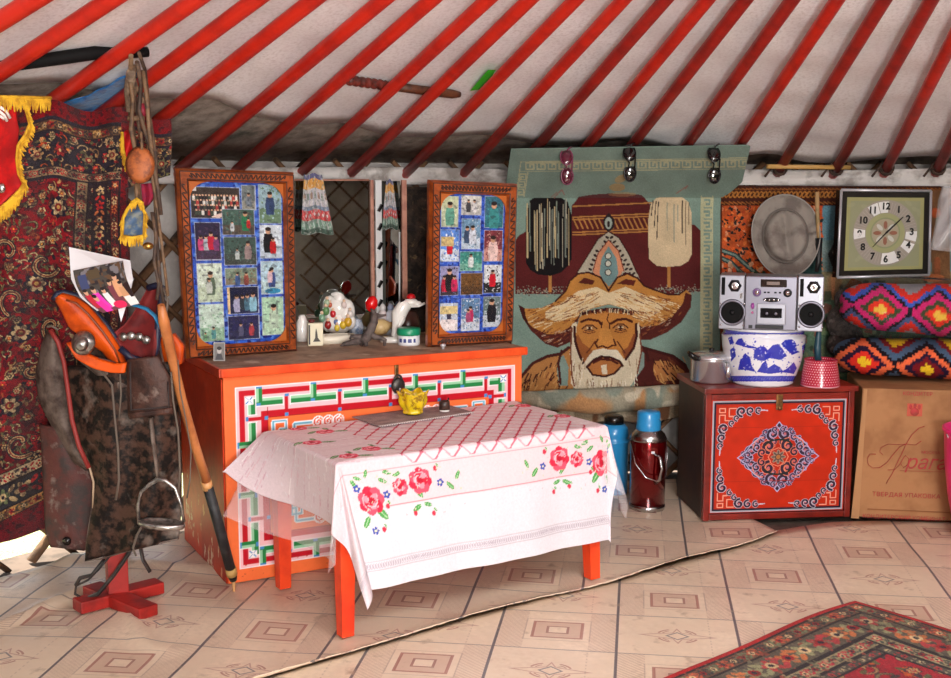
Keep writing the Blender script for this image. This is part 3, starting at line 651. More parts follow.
for P in ([(58, 272), (110, 326), (180, 360), (250, 354), (302, 314), (347, 250), (320, 330), (292, 402), (230, 428), (170, 408), (100, 345)], [(590, 292), (640, 324), (720, 314), (785, 273), (836, 210), (849, 156), (880, 170), (878, 230), (830, 302), (760, 352), (680, 388), (630, 388)]): cv.poly(z1(P), (84, 34, 28))
cv.poly(z1([(36, 212), (70, 225), (75, 270), (100, 330), (55, 275)]), DK)
for _ in range(110):
    side = rg.random() < .5; u, v = (rg.uniform(120, 300), rg.uniform(340, 410)) if side else (rg.uniform(630, 840), rg.uniform(250, 370))
    if side or v < 385-(u-640)*.45+20: cv.line(z1([(u, v), (u+rg.uniform(10, 26), v-rg.uniform(2, 16))]), .7, rg.choice(((60, 22, 22), (150, 90, 50), (120, 60, 40), (176, 150, 130))))
cv.a[~inb] = keep[~inb]
cv.line(z1([(220, 200), (270, 150), (290, 100), (330, 66), (380, 60), (440, 85), (478, 150), (520, 85), (570, 66), (620, 90), (650, 125), (700, 145), (760, 165), (815, 168), (850, 142)]), 1.8, DK)
cv.poly(z1([(330, 110), (360, 85), (410, 100), (400, 120), (360, 115)]), (90, 36, 28)); cv.poly(z1([(520, 115), (560, 92), (610, 100), (600, 125), (560, 120)]), (90, 36, 28))
# shoulders
cv.poly(z1([(30, 640), (55, 555), (110, 500), (180, 465), (245, 455), (290, 420), (310, 640)]), (180, 124, 70))
cv.poly(z1([(600, 640), (620, 400), (660, 425), (720, 445), (790, 465), (850, 510), (870, 560), (870, 640)]), (84, 34, 28))
cv.poly(z1([(700, 490), (780, 490), (845, 540), (850, 580), (720, 590), (690, 540)]), (176, 116, 66))
for _ in range(120):
    s_ = rg.random() < .6; u, v = (rg.uniform(60, 280), rg.uniform(470, 620)) if s_ else (rg.uniform(640, 850), rg.uniform(470, 600))
    if s_ and v < 560-(u-60)*.45: continue
    cv.line(z1([(u, v), (u+rg.uniform(-22, -6) if s_ else u+rg.uniform(6, 26), v+rg.uniform(14, 40))]), rg.uniform(.7, 1.6), rg.choice(((74, 28, 24), (110, 56, 36), (200, 150, 90), (60, 24, 22))))
cv.line(z1([(50, 570), (110, 500), (180, 467), (245, 455), (285, 425)]), 3.2, (74, 28, 24)); cv.line(z1([(650, 425), (720, 445), (790, 465), (850, 510), (868, 560)]), 3, (62, 24, 22))
cv.poly(z1([(235, 480), (260, 460), (285, 520), (280, 610), (240, 610), (228, 540)]), (128, 150, 140)); cv.poly(z1([(625, 430), (650, 450), (650, 520), (610, 570), (610, 480)]), (132, 150, 142))
cv.line(z1([(250, 440), (235, 500), (245, 600)]), 2.4, (70, 28, 24)); cv.line(z1([(655, 430), (672, 500), (640, 560)]), 3, (66, 26, 22)); cv.poly(z1([(610, 570), (660, 500), (690, 470), (700, 590), (640, 595)]), (78, 30, 26))
# beard, face
cv.poly(z1([(300, 310), (322, 300), (345, 430), (560, 430), (590, 400), (605, 330), (625, 300), (630, 380), (640, 440), (620, 540), (590, 600), (560, 640), (330, 640), (296, 600), (290, 450)]), (216, 202, 174))
cv.poly(z1([(322, 330), (335, 285), (350, 258), (420, 246), (480, 238), (540, 244), (585, 262), (606, 300), (612, 350), (600, 420), (575, 465), (545, 480), (500, 452), (440, 455), (400, 475), (360, 500), (335, 450), (318, 400)]), (186, 124, 60))
cv.poly(z1([(318, 380), (330, 360), (350, 400), (400, 440), (395, 470), (358, 500), (335, 460)]), (150, 88, 46)); cv.poly(z1([(608, 350), (596, 360), (570, 420), (540, 440), (556, 478), (600, 425)]), (136, 74, 42))
cv.line(z1([(312, 325), (316, 395), (335, 455), (356, 502)]), 2.6, DK); cv.line(z1([(610, 310), (612, 370), (598, 425), (560, 480)]), 2.6, DK)
cv.line(z1([(345, 262), (420, 246), (480, 238), (540, 242), (588, 260)]), 3.2, DK)
for _ in range(70): u = rg.uniform(345, 600); cv.line(z1([(u, 236+abs(u-480)*.09), (u+rg.uniform(-6, 6), 252+abs(u-480)*.12)]), .9, rg.choice((DK, (214, 196, 160), (120, 60, 36))))
for P, w_ in (([(345, 300), (380, 287), (430, 296), (442, 312)], 2.4), ([(490, 308), (520, 290), (560, 285), (590, 298)], 2.6), ([(478, 262), (470, 290), (484, 310), (480, 350)], 1.1), ([(448, 300), (440, 345), (432, 380)], 1.2)): cv.line(z1(P), w_, (70, 28, 20))
for cx_, cy_ in ((385, 330), (535, 325)):
    cv.poly(z1([(cx_-34, cy_+4), (cx_-15, cy_-12), (cx_+14, cy_-12), (cx_+34, cy_+4), (cx_+10, cy_+14), (cx_-18, cy_+14)]), (168, 118, 70)); cv.ell(*z1([(cx_, cy_+1)])[0], 2.5, 2.1, (60, 26, 20)); cv.ell(*z1([(cx_-9, cy_)])[0], .9, .8, (226, 206, 170)); cv.ell(*z1([(cx_+10, cy_)])[0], .9, .8, (226, 206, 170))
    cv.line(z1([(cx_-36, cy_+4), (cx_-14, cy_-14), (cx_+16, cy_-14), (cx_+36, cy_+4)]), 1.3, (74, 30, 22)); cv.line(z1([(cx_-30, cy_+20), (cx_, cy_+27), (cx_+30, cy_+18)]), 1, (110, 58, 34)); cv.line(z1([(cx_-24, cy_+12), (cx_, cy_+16), (cx_+24, cy_+12)]), .9, (84, 36, 26))
cv.poly(z1([(440, 330), (480, 330), (505, 400), (500, 425), (470, 418), (430, 425), (425, 400)]), (200, 138, 70)); cv.line(z1([(426, 385), (414, 405), (424, 424), (448, 416), (472, 426), (494, 414), (512, 412), (502, 385)]), 1.7, (74, 30, 22))
cv.line(z1([(412, 395), (392, 425), (372, 450)]), 1.4, (100, 48, 30)); cv.line(z1([(520, 395), (540, 425), (556, 450)]), 1.4, (90, 42, 28))
cv.poly(z1([(352, 512), (378, 470), (405, 438), (450, 428), (475, 434), (520, 436), (545, 470), (558, 505), (530, 482), (490, 466), (440, 462), (405, 478)]), (226, 214, 190))
cv.poly(z1([(375, 520), (405, 482), (440, 468), (490, 470), (530, 488), (540, 510), (500, 550), (460, 562), (400, 556)]), (176, 112, 60)); cv.line(z1([(372, 520), (405, 484), (440, 468), (488, 472), (530, 490), (545, 512)]), 2.4, DK); cv.line(z1([(375, 520), (400, 556), (460, 564), (505, 548), (540, 512)]), 2, DK)
cv.line(z1([(405, 498), (440, 480), (490, 484), (520, 500)]), 2.2, (80, 30, 24)); cv.poly(z1([(440, 510), (468, 505), (470, 552), (446, 552)]), (222, 206, 178))
for _ in range(90): u = rg.uniform(300, 620); v = rg.uniform(570, 620) if 370 < u < 560 else rg.uniform(470, 610); cv.line(z1([(u, v), (u+rg.uniform(-7, 7), v+30)]), .8, rg.choice(((236, 226, 206), (188, 168, 138), (150, 120, 96), (214, 196, 164))))
for P in ([(300, 330), (294, 450), (300, 560), (312, 610)], [(628, 360), (636, 440), (615, 550)]): cv.line(z1(P), 1.5, (120, 64, 44))
cv.speck(.06); cv.speck(.06, 12)
PC = cv
def port_r(z): return 3.45-np.clip(z-1.265, 0, 1)*1.62
def portrait(X, Y):
    f = (Y-140)/280.0; yb = np.interp(X, [500, 760], [392, 384])
    top = np.interp(X, [500, 505, 745, 760], [151, 149, 145, 147]); crease = 197.0
    yy = np.where(Y < crease, top+(Y-140)*(crease-top)/(crease-140), np.minimum(Y, yb+1))
    xl = np.where(Y < crease, np.interp(Y, [140, 197], [511, 504]), 511.5); xr = np.where(Y < crease, np.interp(Y, [140, 180, 192, 197], [750, 742, 730, 722]), 720)
    xx = np.clip(X, xl, xr); yy = np.where(Y < crease, yy, yy)
    P = onrev(xx, yy, port_r); P[..., 1] += .006*np.sin(X*.05+Y*.03)-.012*np.exp(-((Y-200)/6)**2); return P
# cut the canvas to the cloth's own outline
pc = thing('portrait_carpet', at(612, 420, 4.9), 'teal hanging carpet woven with a bearded man in a fur hat, sunglasses along its top', 'carpet')
painted('woven_panel', PC, portrait, m_carpet, pc, (0, .012, .002))
# rolled-up lower hem showing the pale reverse
cv = Cv(512, 384, 722, 416, 1.2, (168, 160, 138)); cv.blend(16, (190, 142, 96), .5, .12); cv.blend(20, (142, 152, 138), .6, .1); cv.blend(9, (206, 196, 172), .68, .08); cv.speck(.08)
def hem(X, Y):
    t_ = (Y-384)/32.0; yt = np.interp(X, [512, 722], [392, 383]); yb_ = np.interp(X, [512, 560, 600, 650, 690, 722], [404, 411, 414, 409, 404, 402]); a = t_*1.35*PI
    yc = (yt+yb_)/2; P = onrev(X, yc-(yb_-yt)/2*np.cos(a), lambda z: np.full(np.shape(z), 3.40)); P[..., 1] -= .045*np.sin(np.clip(a, 0, PI))+.01*np.sin(X*.12); return P
painted('rolled_hem', cv, hem, m_carpet, pc, (0, .01, 0), label='rolled pale hem')
# lower folded carpet edge under the hem
cv = Cv(545, 402, 722, 426, 1.2, (150, 132, 108)); cv.blend(12, (196, 180, 152), .5, .12); cv.blend(10, (104, 70, 48), .62, .1); cv.speck(.1)
painted('folded_edge', cv, lambda X, Y: onrev(X, Y-np.interp(X, [545, 600, 722], [0, 3, 9])+2*np.sin(X*.09), lambda z: 3.43+0*z), m_carpet, pc, (0, .01, 0))

# ---- sunglasses hooked over the carpet's top
def shades(px, py, lens_c, frame_c, label, dy=20, rx=.024, ry=.034):
    Y = float(onrev(px, py+10, lambda z: port_r(z)-.03)[1]); t = thing('sunglasses', at(px, py+dy+8, Y), label, 'sunglasses', 'sunglasses hanging on the portrait carpet')
    ml = M('tinted_lens_'+frame_c[0], lens_c, .06, coat=1, spec=.8); mf = M('frame_'+frame_c[0], frame_c[1], .25)
    n_ = Vector((.05, -1, .25))
    for k, y in enumerate((py+2, py+2+dy)):
        c = at(px+k*.6, y, float(onrev(px, y, lambda z: port_r(z)-.045)[1])); R = frame3(n_) @ Matrix.Rotation(.25 if k else -.2, 3, 'X')
        MB().lathe([(0, .008), (.55*rx, .007), (.85*rx, .004), (rx, 0), (.85*rx, -.002), (0, -.003)], c, 24, R, 1, ry/rx).build('lens', ml, t)
        MB().tube([c+R @ Vector((rx*1.03*math.cos(a), ry*1.03*math.sin(a), .001)) for a in np.linspace(0, 2*PI, 25)], .0028, 6).build('rim', mf, t)
    MB().tube([*[at(px+q_, py+w_, float(onrev(px, py+w_, lambda z: port_r(z)-.055)[1])) for q_, w_ in ((-2, 9), (0, 2+dy/2), (-1, dy-5))]], .003, 6).build('bridge', mf, t)
    MB().tube([*[at(px+q_, py+w_, float(onrev(px, py+w_, lambda z: port_r(z)-e_)[1])) for q_, w_, e_ in ((1, -5, .05), (3, -7, .03), (5, -8, .0))]], .0035, 6).build('temple', mf, t); MB().tube([*[at(px+q_, py+w_, float(onrev(px, py+w_, lambda z: port_r(z)-.025)[1])) for q_, w_ in ((2, dy+8), (5, dy), (6, dy-14))]], .003, 6).build('temple', mf, t)
shades(566.5, 155, (84, 22, 44), ('purple', (120, 60, 84)), 'purple-tinted sunglasses hanging on the carpet top above the black banner', 19)
shades(629.5, 151, (12, 11, 12), ('black', (22, 20, 22)), 'black sunglasses hanging on the carpet top above the pointed hat', 20)
shades(714, 152, (14, 13, 14), ('dark', (26, 24, 26)), 'black sunglasses hanging near the carpet right top corner, toward the grey hat', 21)

# ================================================================== RIGHT WALL TAPESTRY
cv = Cv(716, 186, 1010, 400, 1.3, (96, 122, 98))
cv.rect(822, 205, 1010, 240, (96, 136, 150)); cv.rect(822, 240, 1010, 272, (112, 140, 138)); cv.rect(716, 272, 1010, 300, (136, 128, 96)); cv.blend(26, (150, 164, 160), .58, .2, .6, (cv.Y < 262)*1.0)
cv.blend(12, (150, 110, 76), .58, .14, .8, ((cv.Y > 262) & (cv.Y < 300))*1.0); cv.blend(16, (64, 96, 66), .5, .2, .8, (cv.Y > 296)*1.0); cv.blend(7, (140, 150, 108), .66, .14, .6, (cv.Y > 290)*1.0); cv.blend(6, (54, 66, 52), .70, .1, .7, (cv.Y > 280)*1.0); cv.blend(5, (150, 74, 66), .76, .06, .7, (cv.Y > 300)*1.0)
cv.rect(716, 205, 822, 278, (196, 88, 44))
rg = random.Random(8)
for _ in range(900): x, y = rg.uniform(718, 822), rg.uniform(206, 290); cv.ell(x, y, rg.uniform(.8, 2.6), rg.uniform(.6, 1.8), rg.choice(((222, 96, 40), (236, 124, 60), (200, 76, 40), (30, 34, 34), (44, 46, 44), (226, 150, 110))), rg.uniform(0, 3))
for P in ([(720, 250), (735, 255), (750, 268), (770, 285)], [(716, 256), (730, 262), (745, 276)]): cv.line(P, 5, (52, 66, 64)); cv.line(P, 2, (120, 140, 130))
for _ in range(60): x, y = rg.uniform(718, 800), rg.uniform(262, 300); cv.ell(x, y, 3, 2, rg.choice(((214, 160, 120), (220, 90, 50), (60, 80, 60), (230, 180, 150))), rg.uniform(0, 3))
cv.blend(7, (190, 128, 88), .45, .1, .8, ((cv.X > 770) & (cv.X < 836) & (cv.Y > 268) & (cv.Y < 300))*1.0); cv.poly([(800, 262), (812, 240), (822, 262), (822, 278), (800, 278)], (40, 66, 64))
cv.rect(716, 186, 1010, 206, (70, 34, 24))
for i in range(70): x = 718+i*4.3; cv.ell(x, 194.5, 2.3, 3.6, (170, 110, 50), .5); cv.ell(x, 194.5, 1.0, 2.0, (60, 30, 24), .5); cv.line([(x-2, 202), (x+2, 204)], 1.4, (150, 90, 44)); cv.line([(x-2, 188.5), (x+2, 190)], 1.2, (140, 84, 40))
cv.rect(716, 206, 722, 400, (96, 46, 28)); cv.rect(716, 320, 729, 400, (110, 56, 30)); cv.rect(729, 318, 740, 400, (38, 40, 38))
for y in range(320, 400, 9): cv.ell(733, y, 4, 2.5, (170, 170, 150), .6)
cv.poly([(828, 254), (834, 243), (842, 240), (846, 250), (842, 268), (832, 266)], (64, 62, 60)); cv.ell(836, 252, 3, 4, (150, 140, 130), .4); cv.ell(841, 262, 2.4, 3, (160, 150, 140))
cv.poly([(928, 190), (950, 190), (950, 330), (936, 330)], (120, 84, 56)); cv.line([(938, 260), (936, 330)], 6, (140, 80, 50)); cv.ell(934, 278, 11, 4, (176, 100, 60)); cv.ell(936, 213, 5, 5, (190, 90, 50))
cv.poly([(845, 288), (852, 278), (862, 282), (864, 300), (850, 306)], (140, 82, 42)); cv.speck(.12); cv.speck(.14, 8)
tp = painted('wall_tapestry', cv, lambda X, Y: onrev(X, Y, lambda z: 3.49+0*z)+np.stack([0*X, .008*np.sin(X*.07+Y*.02), 0*X], -1), m_carpet, None, (0, .012, 0))
tag(tp, 'landscape tapestry with orange blossoms and green hills behind the clock and hat', 'tapestry')

# ---- felt hat hung brim out
hc = Vector(onrev(785, 236, lambda z: 3.37+0*z)); hat = thing('felt_hat', hc+Vector((0, 0, -.17)), 'grey felt hat hung flat on the tapestry, its crown to the wall side of the stick', 'hat')
hat['label'] = 'grey wide-brimmed felt hat hanging on the tapestry above the stereo'
m_hat = M('grey_felt_hat', (138, 130, 122), .95, var=(108, 98, 92), vs=10, bmp=.25, bs=150)
R = frame3((-.12, -1, .12)); R = R @ Matrix.Rotation(.12, 3, 'Z')
na, rows = 72, []
A, B = .142, .177
for f, h in ((1.0, .012), (.97, .006), (.86, -.002), (.74, .002), (.66, .008)):
    rows.append([hc+R @ Vector((A*f*math.cos(a)*(1+.05*math.sin(a)), B*f*math.sin(a), h+.018*abs(math.cos(a))**3*(f > .8))) for a in np.linspace(0, 2*PI, na)])
brim = np.array(rows); MB().sheet(brim, -np.array(R @ Vector((0, 0, .004)))).build('brim', m_hat, hat)
rows = []
for f, h in ((.66, .008), (.62, .022), (.59, .042), (.55, .056), (.48, .064), (.40, .063), (.30, .058), (.18, .052), (.08, .048), (.002, .047)):
    rows.append([hc+R @ Vector((A*f*math.cos(a)*1.05, B*f*math.sin(a), h-.020*math.exp(-((A*f*math.cos(a))/.016)**2)*(f < .56))) for a in np.linspace(0, 2*PI, na)])
MB().sheet(np.array(rows)).build('crown', m_hat, hat)
MB().tube([hc+R @ Vector((A*.655*math.cos(a), B*.645*math.sin(a), .016)) for a in np.linspace(0, 2*PI, 50)], .005, 6).build('hat_band', M('grey_hat_band', (104, 96, 90), .8), hat)
MB().tube([brim[0][k]+np.array((0, -.001, 0)) for k in range(0, na)], .003, 6).build('brim_edge', M('light_brim_edge', (150, 144, 138), .8), hat)

# ---- wooden back-scratcher stick with a black end
bs = thing('wooden_switch', at(818, 292, 4.93), 'thin wooden stick with a black lower end hanging between hat and clock', 'stick')
MB().tube([at(817, 192, 4.93), at(817.5, 215, 4.93), at(819, 240, 4.93)], .009, 10).build('shaft', M('tan_wood', (176, 140, 96), .6, var=(140, 120, 80), vs=20), bs)
MB().tube([at(819, 238, 4.93), at(818.5, 262, 4.93), at(816.5, 272, 4.93)], [.016, .012, .009], 10).build('grip', M('black_grip', (22, 22, 24), .5), bs)

# ---- square wall clock
ck0 = at(841, 190, 4.86); ck1 = at(930.5, 191, 4.92); ck2 = at(837, 277.5, 4.84); ck3 = at(928.5, 275, 4.90)
ck = thing('wall_clock', (ck2+ck3)/2, 'square wall clock with black border and silvery dial, beside the hat', 'clock')
nf = (ck1-ck0).cross(ck2-ck0).normalized(); nf = nf if nf.y < 0 else -nf
def ckp(x, y, o=0.0):
    u, v = (x-840)/90.0, (y-190)/86.0
    return (ck0*(1-u)+ck1*u)*(1-v)+(ck2*(1-u)+ck3*u)*v+nf*o
m_blk = M('black_lacquer', (20, 17, 16), .25); m_sil = M('silver_trim', (196, 196, 202), .3, .45)
b = MB(); b.prism([ckp(840, 190), ckp(930, 190), ckp(930, 276), ckp(840, 276)], nf*-.045); b.build('case', m_blk, ck)
for P in ([(840, 190), (930, 190)], [(930, 190), (930, 276)], [(930, 276), (840, 276)], [(840, 276), (840, 190)]): MB().tube([ckp(*P[0], .004), ckp(*P[1], .004)], .006, 6).build('trim', m_sil, ck)
cv = Cv(840, 190, 930, 276, 3.2, (24, 20, 18)); cv.rect(846.5, 197, 923.5, 269.5, (150, 148, 100)); cv.rect(850, 200.5, 920, 266.5, (140, 142, 112))
for i in range(30): cv.ell(random.uniform(850, 920), random.uniform(200, 266), 4, 2, (152, 152, 122), random.uniform(0, 3), .5)
c0 = (885.5, 232.5); cv.ell(*c0, 32, 33, (150, 142, 132)); cv.ell(*c0, 19.5, 20, (150, 152, 110)); cv.ell(*c0, 15, 15.5, (134, 140, 104)); cv.ell(*c0, 13.5, 14, (158, 150, 128))
for k in range(60): a = 2*PI*k/60; cv.line([(c0[0]+21*math.cos(a), c0[1]+21*math.sin(a)), (c0[0]+31*math.cos(a), c0[1]+31*math.sin(a))], .4, (168, 162, 152))
for k in range(8): a = k*PI/4; cv.ell(c0[0]+8*math.cos(a), c0[1]+8*math.sin(a), 4, 2, (190, 190, 180) if k % 2 else (140, 92, 74), a)
MBq = painted('dial', cv, lambda X, Y: np.array(ckp(0, 0))[None, None]*0+((np.array(ck0)[None, None]*(1-((X-840)/90.0))[..., None]+np.array(ck1)[None, None]*((X-840)/90.0)[..., None])*(1-((Y-190)/86.0))[..., None]+(np.array(ck2)[None, None]*(1-((X-840)/90.0))[..., None]+np.array(ck3)[None, None]*((X-840)/90.0)[..., None])*((Y-190)/86.0)[..., None])+np.array(nf)*.002, MV('clock_dial', .3, 0, 50, .6, var=.02), ck)
mx_ = M('pale_dial_glint', (232, 232, 230), .3, .2)
for a0 in (-2.2, -1.83, -.05, .38, 1.1, 1.35, 2.95):                 # bright reflections on the metal ring, put on as pale wedges
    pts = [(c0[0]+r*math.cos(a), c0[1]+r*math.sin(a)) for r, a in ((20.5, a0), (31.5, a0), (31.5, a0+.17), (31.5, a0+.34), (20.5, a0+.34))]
    MB().prism([ckp(x, y, .003) for x, y in pts], nf*.001).build('glint_wedge', mx_, ck)
def textobj(name, body, size, loc, R, mat, parent, ext=.0008, align='CENTER', shear=0.0, sx=1.0, bold=0.0):
    cu = bpy.data.curves.new(name, 'FONT'); cu.body = body; cu.size = size; cu.extrude = ext; cu.align_x = align; cu.align_y = 'CENTER'; cu.shear = shear; cu.offset = bold
    o = bpy.data.objects.new(name, cu); COL.objects.link(o); dg = bpy.context.evaluated_depsgraph_get(); me = bpy.data.meshes.new_from_object(o.evaluated_get(dg)); bpy.data.objects.remove(o)
    for v in me.vertices: v.co = R @ Vector((v.co.x*sx, v.co.y, v.co.z))+Vector(loc)
    me.materials.clear(); me.materials.append(mat); o = bpy.data.objects.new(name, me); COL.objects.link(o); o.parent = parent; o.matrix_parent_inverse = Matrix.Translation(-Vector(parent.location)); return o
RX = (ck1-ck0).normalized(); RY = (ck0-ck2).normalized(); RC = Matrix((RX, RY, nf)).transposed()
m_num = M('black_numerals', (18, 16, 16), .5)
for k in range(1, 13):
    a = -PI/2+2*PI*k/12-.03; textobj('numeral', str(k), .040, ckp(c0[0]+26*math.cos(a), c0[1]+26.5*math.sin(a), .006), RC, m_num, ck, bold=.0012)
for (x, y, w_, nm) in ((902, 216.5, .0035, 'minute_hand'), (872.5, 246.5, .0024, 'hour_hand')): MB().tube([ckp(*c0, .010), ckp((c0[0]+x)/2, (c0[1]+y)/2, .010), ckp(x, y, .010)], [w_*1.2, w_, w_*.5], 6).build(nm, m_num, ck)
# clear plastic bag at the right edge
m_film = M('clear_plastic_film', (235, 235, 238), .12, spec=.6, alpha=.28)
pb = thing('plastic_bag', at(950, 252, 4.7), 'crumpled clear plastic bag hanging to the right of the square clock', 'plastic bag')
G = ruled([(945, 186), (941, 200), (938, 225), (933, 250)], [(985, 186), (985, 205), (986, 230), (988, 256)], 16, 14, lambda s, t_: 4.72+.05*np.sin(s*6+t_*5)+.02*np.sin(s*17+t_*9))
MB().sheet(G, (0, .03, 0)).build('film', m_film, pb)
b = MB()
for y, c in ((222, 0), (236, 1), (205, 2)): b.ball(at(957+c*6, y+6, 4.74), (.035, .02, .03), 12)
b.build('contents', M('mixed_bag_contents', (150, 120, 130), .6, var=(90, 130, 120), vs=20, two=((150, 70, 70), 14, .55, .6)), pb)
# ================================================================== ORANGE CHEST
CA = onz(228.5, 582.5, .016)                                    # front left foot corner
hC = at(221.5, 369.5, CA.y).z                                 # height of the lid line
CB = onz(521.5, 347.5, hC); cu = Vector((CB.x-CA.x, CB.y-CA.y, 0)); CW = cu.length; cu.normalize(); cn = Vector((cu.y, -cu.x, 0)); CD = .56
H0 = .012; HT = hC
def cp(u, v, o=0.0): return Vector((CA.x, CA.y, 0))+cu*u+cn*o+Vector((0, 0, v))      # point on the front plane
chest = thing('painted_chest', cp(CW/2, H0, -CD/2), 'long orange painted chest with green and red key border, photo frames standing on it', 'chest')
RCH = Matrix((cu, cn, Vector((0, 0, 1)))).transposed()
m_or = M('orange_paint', (226, 84, 34), .5, spec=.25, var=(206, 64, 24), vs=7)
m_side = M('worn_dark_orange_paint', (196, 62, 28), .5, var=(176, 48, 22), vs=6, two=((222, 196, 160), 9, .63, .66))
m_top = M('worn_brown_boards', (168, 134, 108), .6, var=(130, 96, 74), vs=12, two=((200, 176, 150), 7, .6, .7), bmp=.2)
MB().box(cp(CW/2, (H0+HT-.03)/2, -CD/2-.006), (CW-.004, CD-.012, HT-.03-H0), RCH).build('carcass', m_side, chest)
cv = Cv(0, H0, CW, HT-.028, 330, (238, 112, 58))
PK, RD, GN, LG, BL, WH, LB = (244, 190, 196), (188, 14, 34), (34, 128, 66), (150, 206, 166), (70, 140, 200), (244, 240, 240), (150, 212, 226)
U0, U1, V0, V1 = .040, CW-.034, H0+.046, HT-.028-.036
cv.speck(.03, .08)
def T(side):                                                 # map (along, inward) of one border side to the panel
    if side == 't': return lambda a, d: (U0+a, V1-d), U1-U0
    if side == 'b': return lambda a, d: (U0+a, V0+d), U1-U0
    if side == 'l': return lambda a, d: (U0+d, V0+a), V1-V0
    return lambda a, d: (U1-d, V0+a), V1-V0
BW = .106; K_ = 1.2
cv.rect(U0-.003, V0-.003, U1+.003, V1+.003, WH); cv.rect(U0, V0, U1, V1, PK)
for sd in 'tblr':
    f, L = T(sd); r = lambda a0, d0, a1, d1, c, K_=K_: cv.poly([f(a0, d0*K_), f(a1, d0*K_), f(a1, d1*K_), f(a0, d1*K_)], c)
    r(.010, .009, L-.010, .023, RD)
    r(.040, .0315, L-.040, .033, WH); r(.040, .033, L-.040, .042, LG); r(.040, .042, L-.040, .054, GN); r(.036, .054, L-.036, .0555, WH)
    r(.084, .070, L-.084, BW/K_-.002, RD); r(.084, BW/K_-.002, L-.07, BW/K_, (150, 14, 24))
    n_ = max(2, round((L-.10)/.185)); P_ = (L-.10)/n_
    for k in range(n_+1):
        a = .05+k*P_+.028
        if .05 < a < L-.03:
            r(a-.012, .0, a+.012, .030, WH); r(a-.010, .0, a+.010, .044, LG); r(a-.001, .0, a+.010, .050, GN); r(a-.010, .0, a+.010, .006, BL); r(a-.011, .046, a+.005, .055, BL); 
        a = .05+(k+.5)*P_+.028
        if .08 < a < L-.08: r(a-.013, .030, a+.013, .060, WH); r(a-.010, .030, a+.010, .070, PK); r(a-.006, .030, a+.006, .080, RD); r(a-.007, .026, a+.007, .034, BL); r(a-.006, .078, a+.006, .089, BL)
for (u, v, du, dv) in ((U0, V1, 1, -1), (U1, V1, -1, -1), (U0, V0, 1, 1), (U1, V0, -1, 1)):         # corner lozenges
    x, y = u+du*.044, v+dv*.044; cv.rect(x-.013, y-.013, x+.013, y+.013, WH)
    for a in range(4): b_ = a*PI/2+PI/4; cv.line([(x+.004*math.cos(b_), y+.004*math.sin(b_)), (x+.015*math.cos(b_), y+.015*math.sin(b_))], .004, BL)
cv.rect(U0+BW, V0+BW, U1-BW, V1-BW, (238, 112, 58))
W0, W1, Z0, Z1 = U0+BW, U1-BW, V0+BW, V1-BW
for (sx_, sy_) in ((1, 1), (-1, 1), (1, -1), (-1, -1)):      # knotwork and scrolls in the corners of the panel
    X_ = lambda a: W0+a if sx_ > 0 else W1-a
    Y_ = lambda d: Z1-d if sy_ > 0 else Z0+d
    for w_, c in ((.013, WH), (.008, LB), (.003, (90, 150, 190))):
        cv.line([(X_(.018), Y_(.07)), (X_(.018), Y_(.016)), (X_(.062), Y_(.016)), (X_(.062), Y_(.045)), (X_(.04), Y_(.045)), (X_(.04), Y_(.075)), (X_(.09), Y_(.075)), (X_(.09), Y_(.03)), (X_(.16), Y_(.03))], w_, c)
        cv.line([(X_(.02), Y_(.10)), (X_(.075), Y_(.10)), (X_(.075), Y_(.055)), (X_(.11), Y_(.055)), (X_(.11), Y_(.095)), (X_(.05), Y_(.12)), (X_(.02), Y_(.12))], w_, c)
    for k in range(3):
        x = X_(.175+k*.036)
        for w_, c in ((.011, WH), (.006, (224, 96, 70))): cv.line(spiral(x, Y_(.032), .017, 1.6, 1.3, 20, sx_), w_, c)
        cv.line(arc(x, Y_(.032), .020, 0, 2*PI, 18), .004, WH)
        x = X_(.13+k*.035)
        for w_, c in ((.010, WH), (.006, (220, 60, 60))): cv.line(spiral(x, Y_(.085), .016, .6, 1.3, 20, -sx_), w_, c)
for _ in range(40): cv.ell(random.uniform(0, CW), random.uniform(H0, H0+.07), random.uniform(.001, .004), random.uniform(.001, .003), (190, 80, 50))
G0 = lambda X, Y: np.array(cp(0, 0, .004))[None, None]+np.array(cu)*X[..., None]+np.array((0, 0, 1.0))*Y[..., None]
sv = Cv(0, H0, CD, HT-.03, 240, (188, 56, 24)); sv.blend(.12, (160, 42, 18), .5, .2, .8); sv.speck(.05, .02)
rg = random.Random(4)
for _ in range(26):                                            # flaked paint near the floor
    x = rg.uniform(.06, CD-.04); y = H0+abs(rg.gauss(0, .10))+.04*(x > .3); 
    if y < H0+.26: sv.poly([(x+rg.uniform(-.016, .016), y+rg.uniform(-.045, .045)) for _ in range(6)], rg.choice(((222, 204, 176), (206, 180, 150), (214, 150, 110))))
for _ in range(14): x = rg.uniform(.02, CD); y = rg.uniform(.1, HT-.1); sv.line([(x, y), (x+rg.uniform(-.004, .004), y+rg.uniform(.02, .12))], .003, (136, 34, 16))
painted('side_panel', sv, lambda X, Y: np.array(cp(-.0065, 0, 0))[None, None]-np.array(cn)*X[..., None]+np.array((0, 0, 1.0))*Y[..., None], m_paint, chest, np.array(cu)*.005)
painted('front_panel', cv, G0, m_paint, chest, np.array(cn)*-.010)
MB().box(cp(CW/2, HT-.009, -CD/2+.004), (CW+.020, CD+.03, .026), RCH, .006).build('lid', m_top, chest)
MB().box(cp(CW/2, HT-.010, .021), (CW+.024, .012, .030), RCH, .005).build('lid_edge', m_or, chest)
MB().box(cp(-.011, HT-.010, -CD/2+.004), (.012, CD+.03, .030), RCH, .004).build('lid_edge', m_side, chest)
MB().box(cp(CW/2, H0/2+.002, -CD/2-.02), (CW-.06, CD-.08, H0), RCH).build('plinth', m_side, chest)
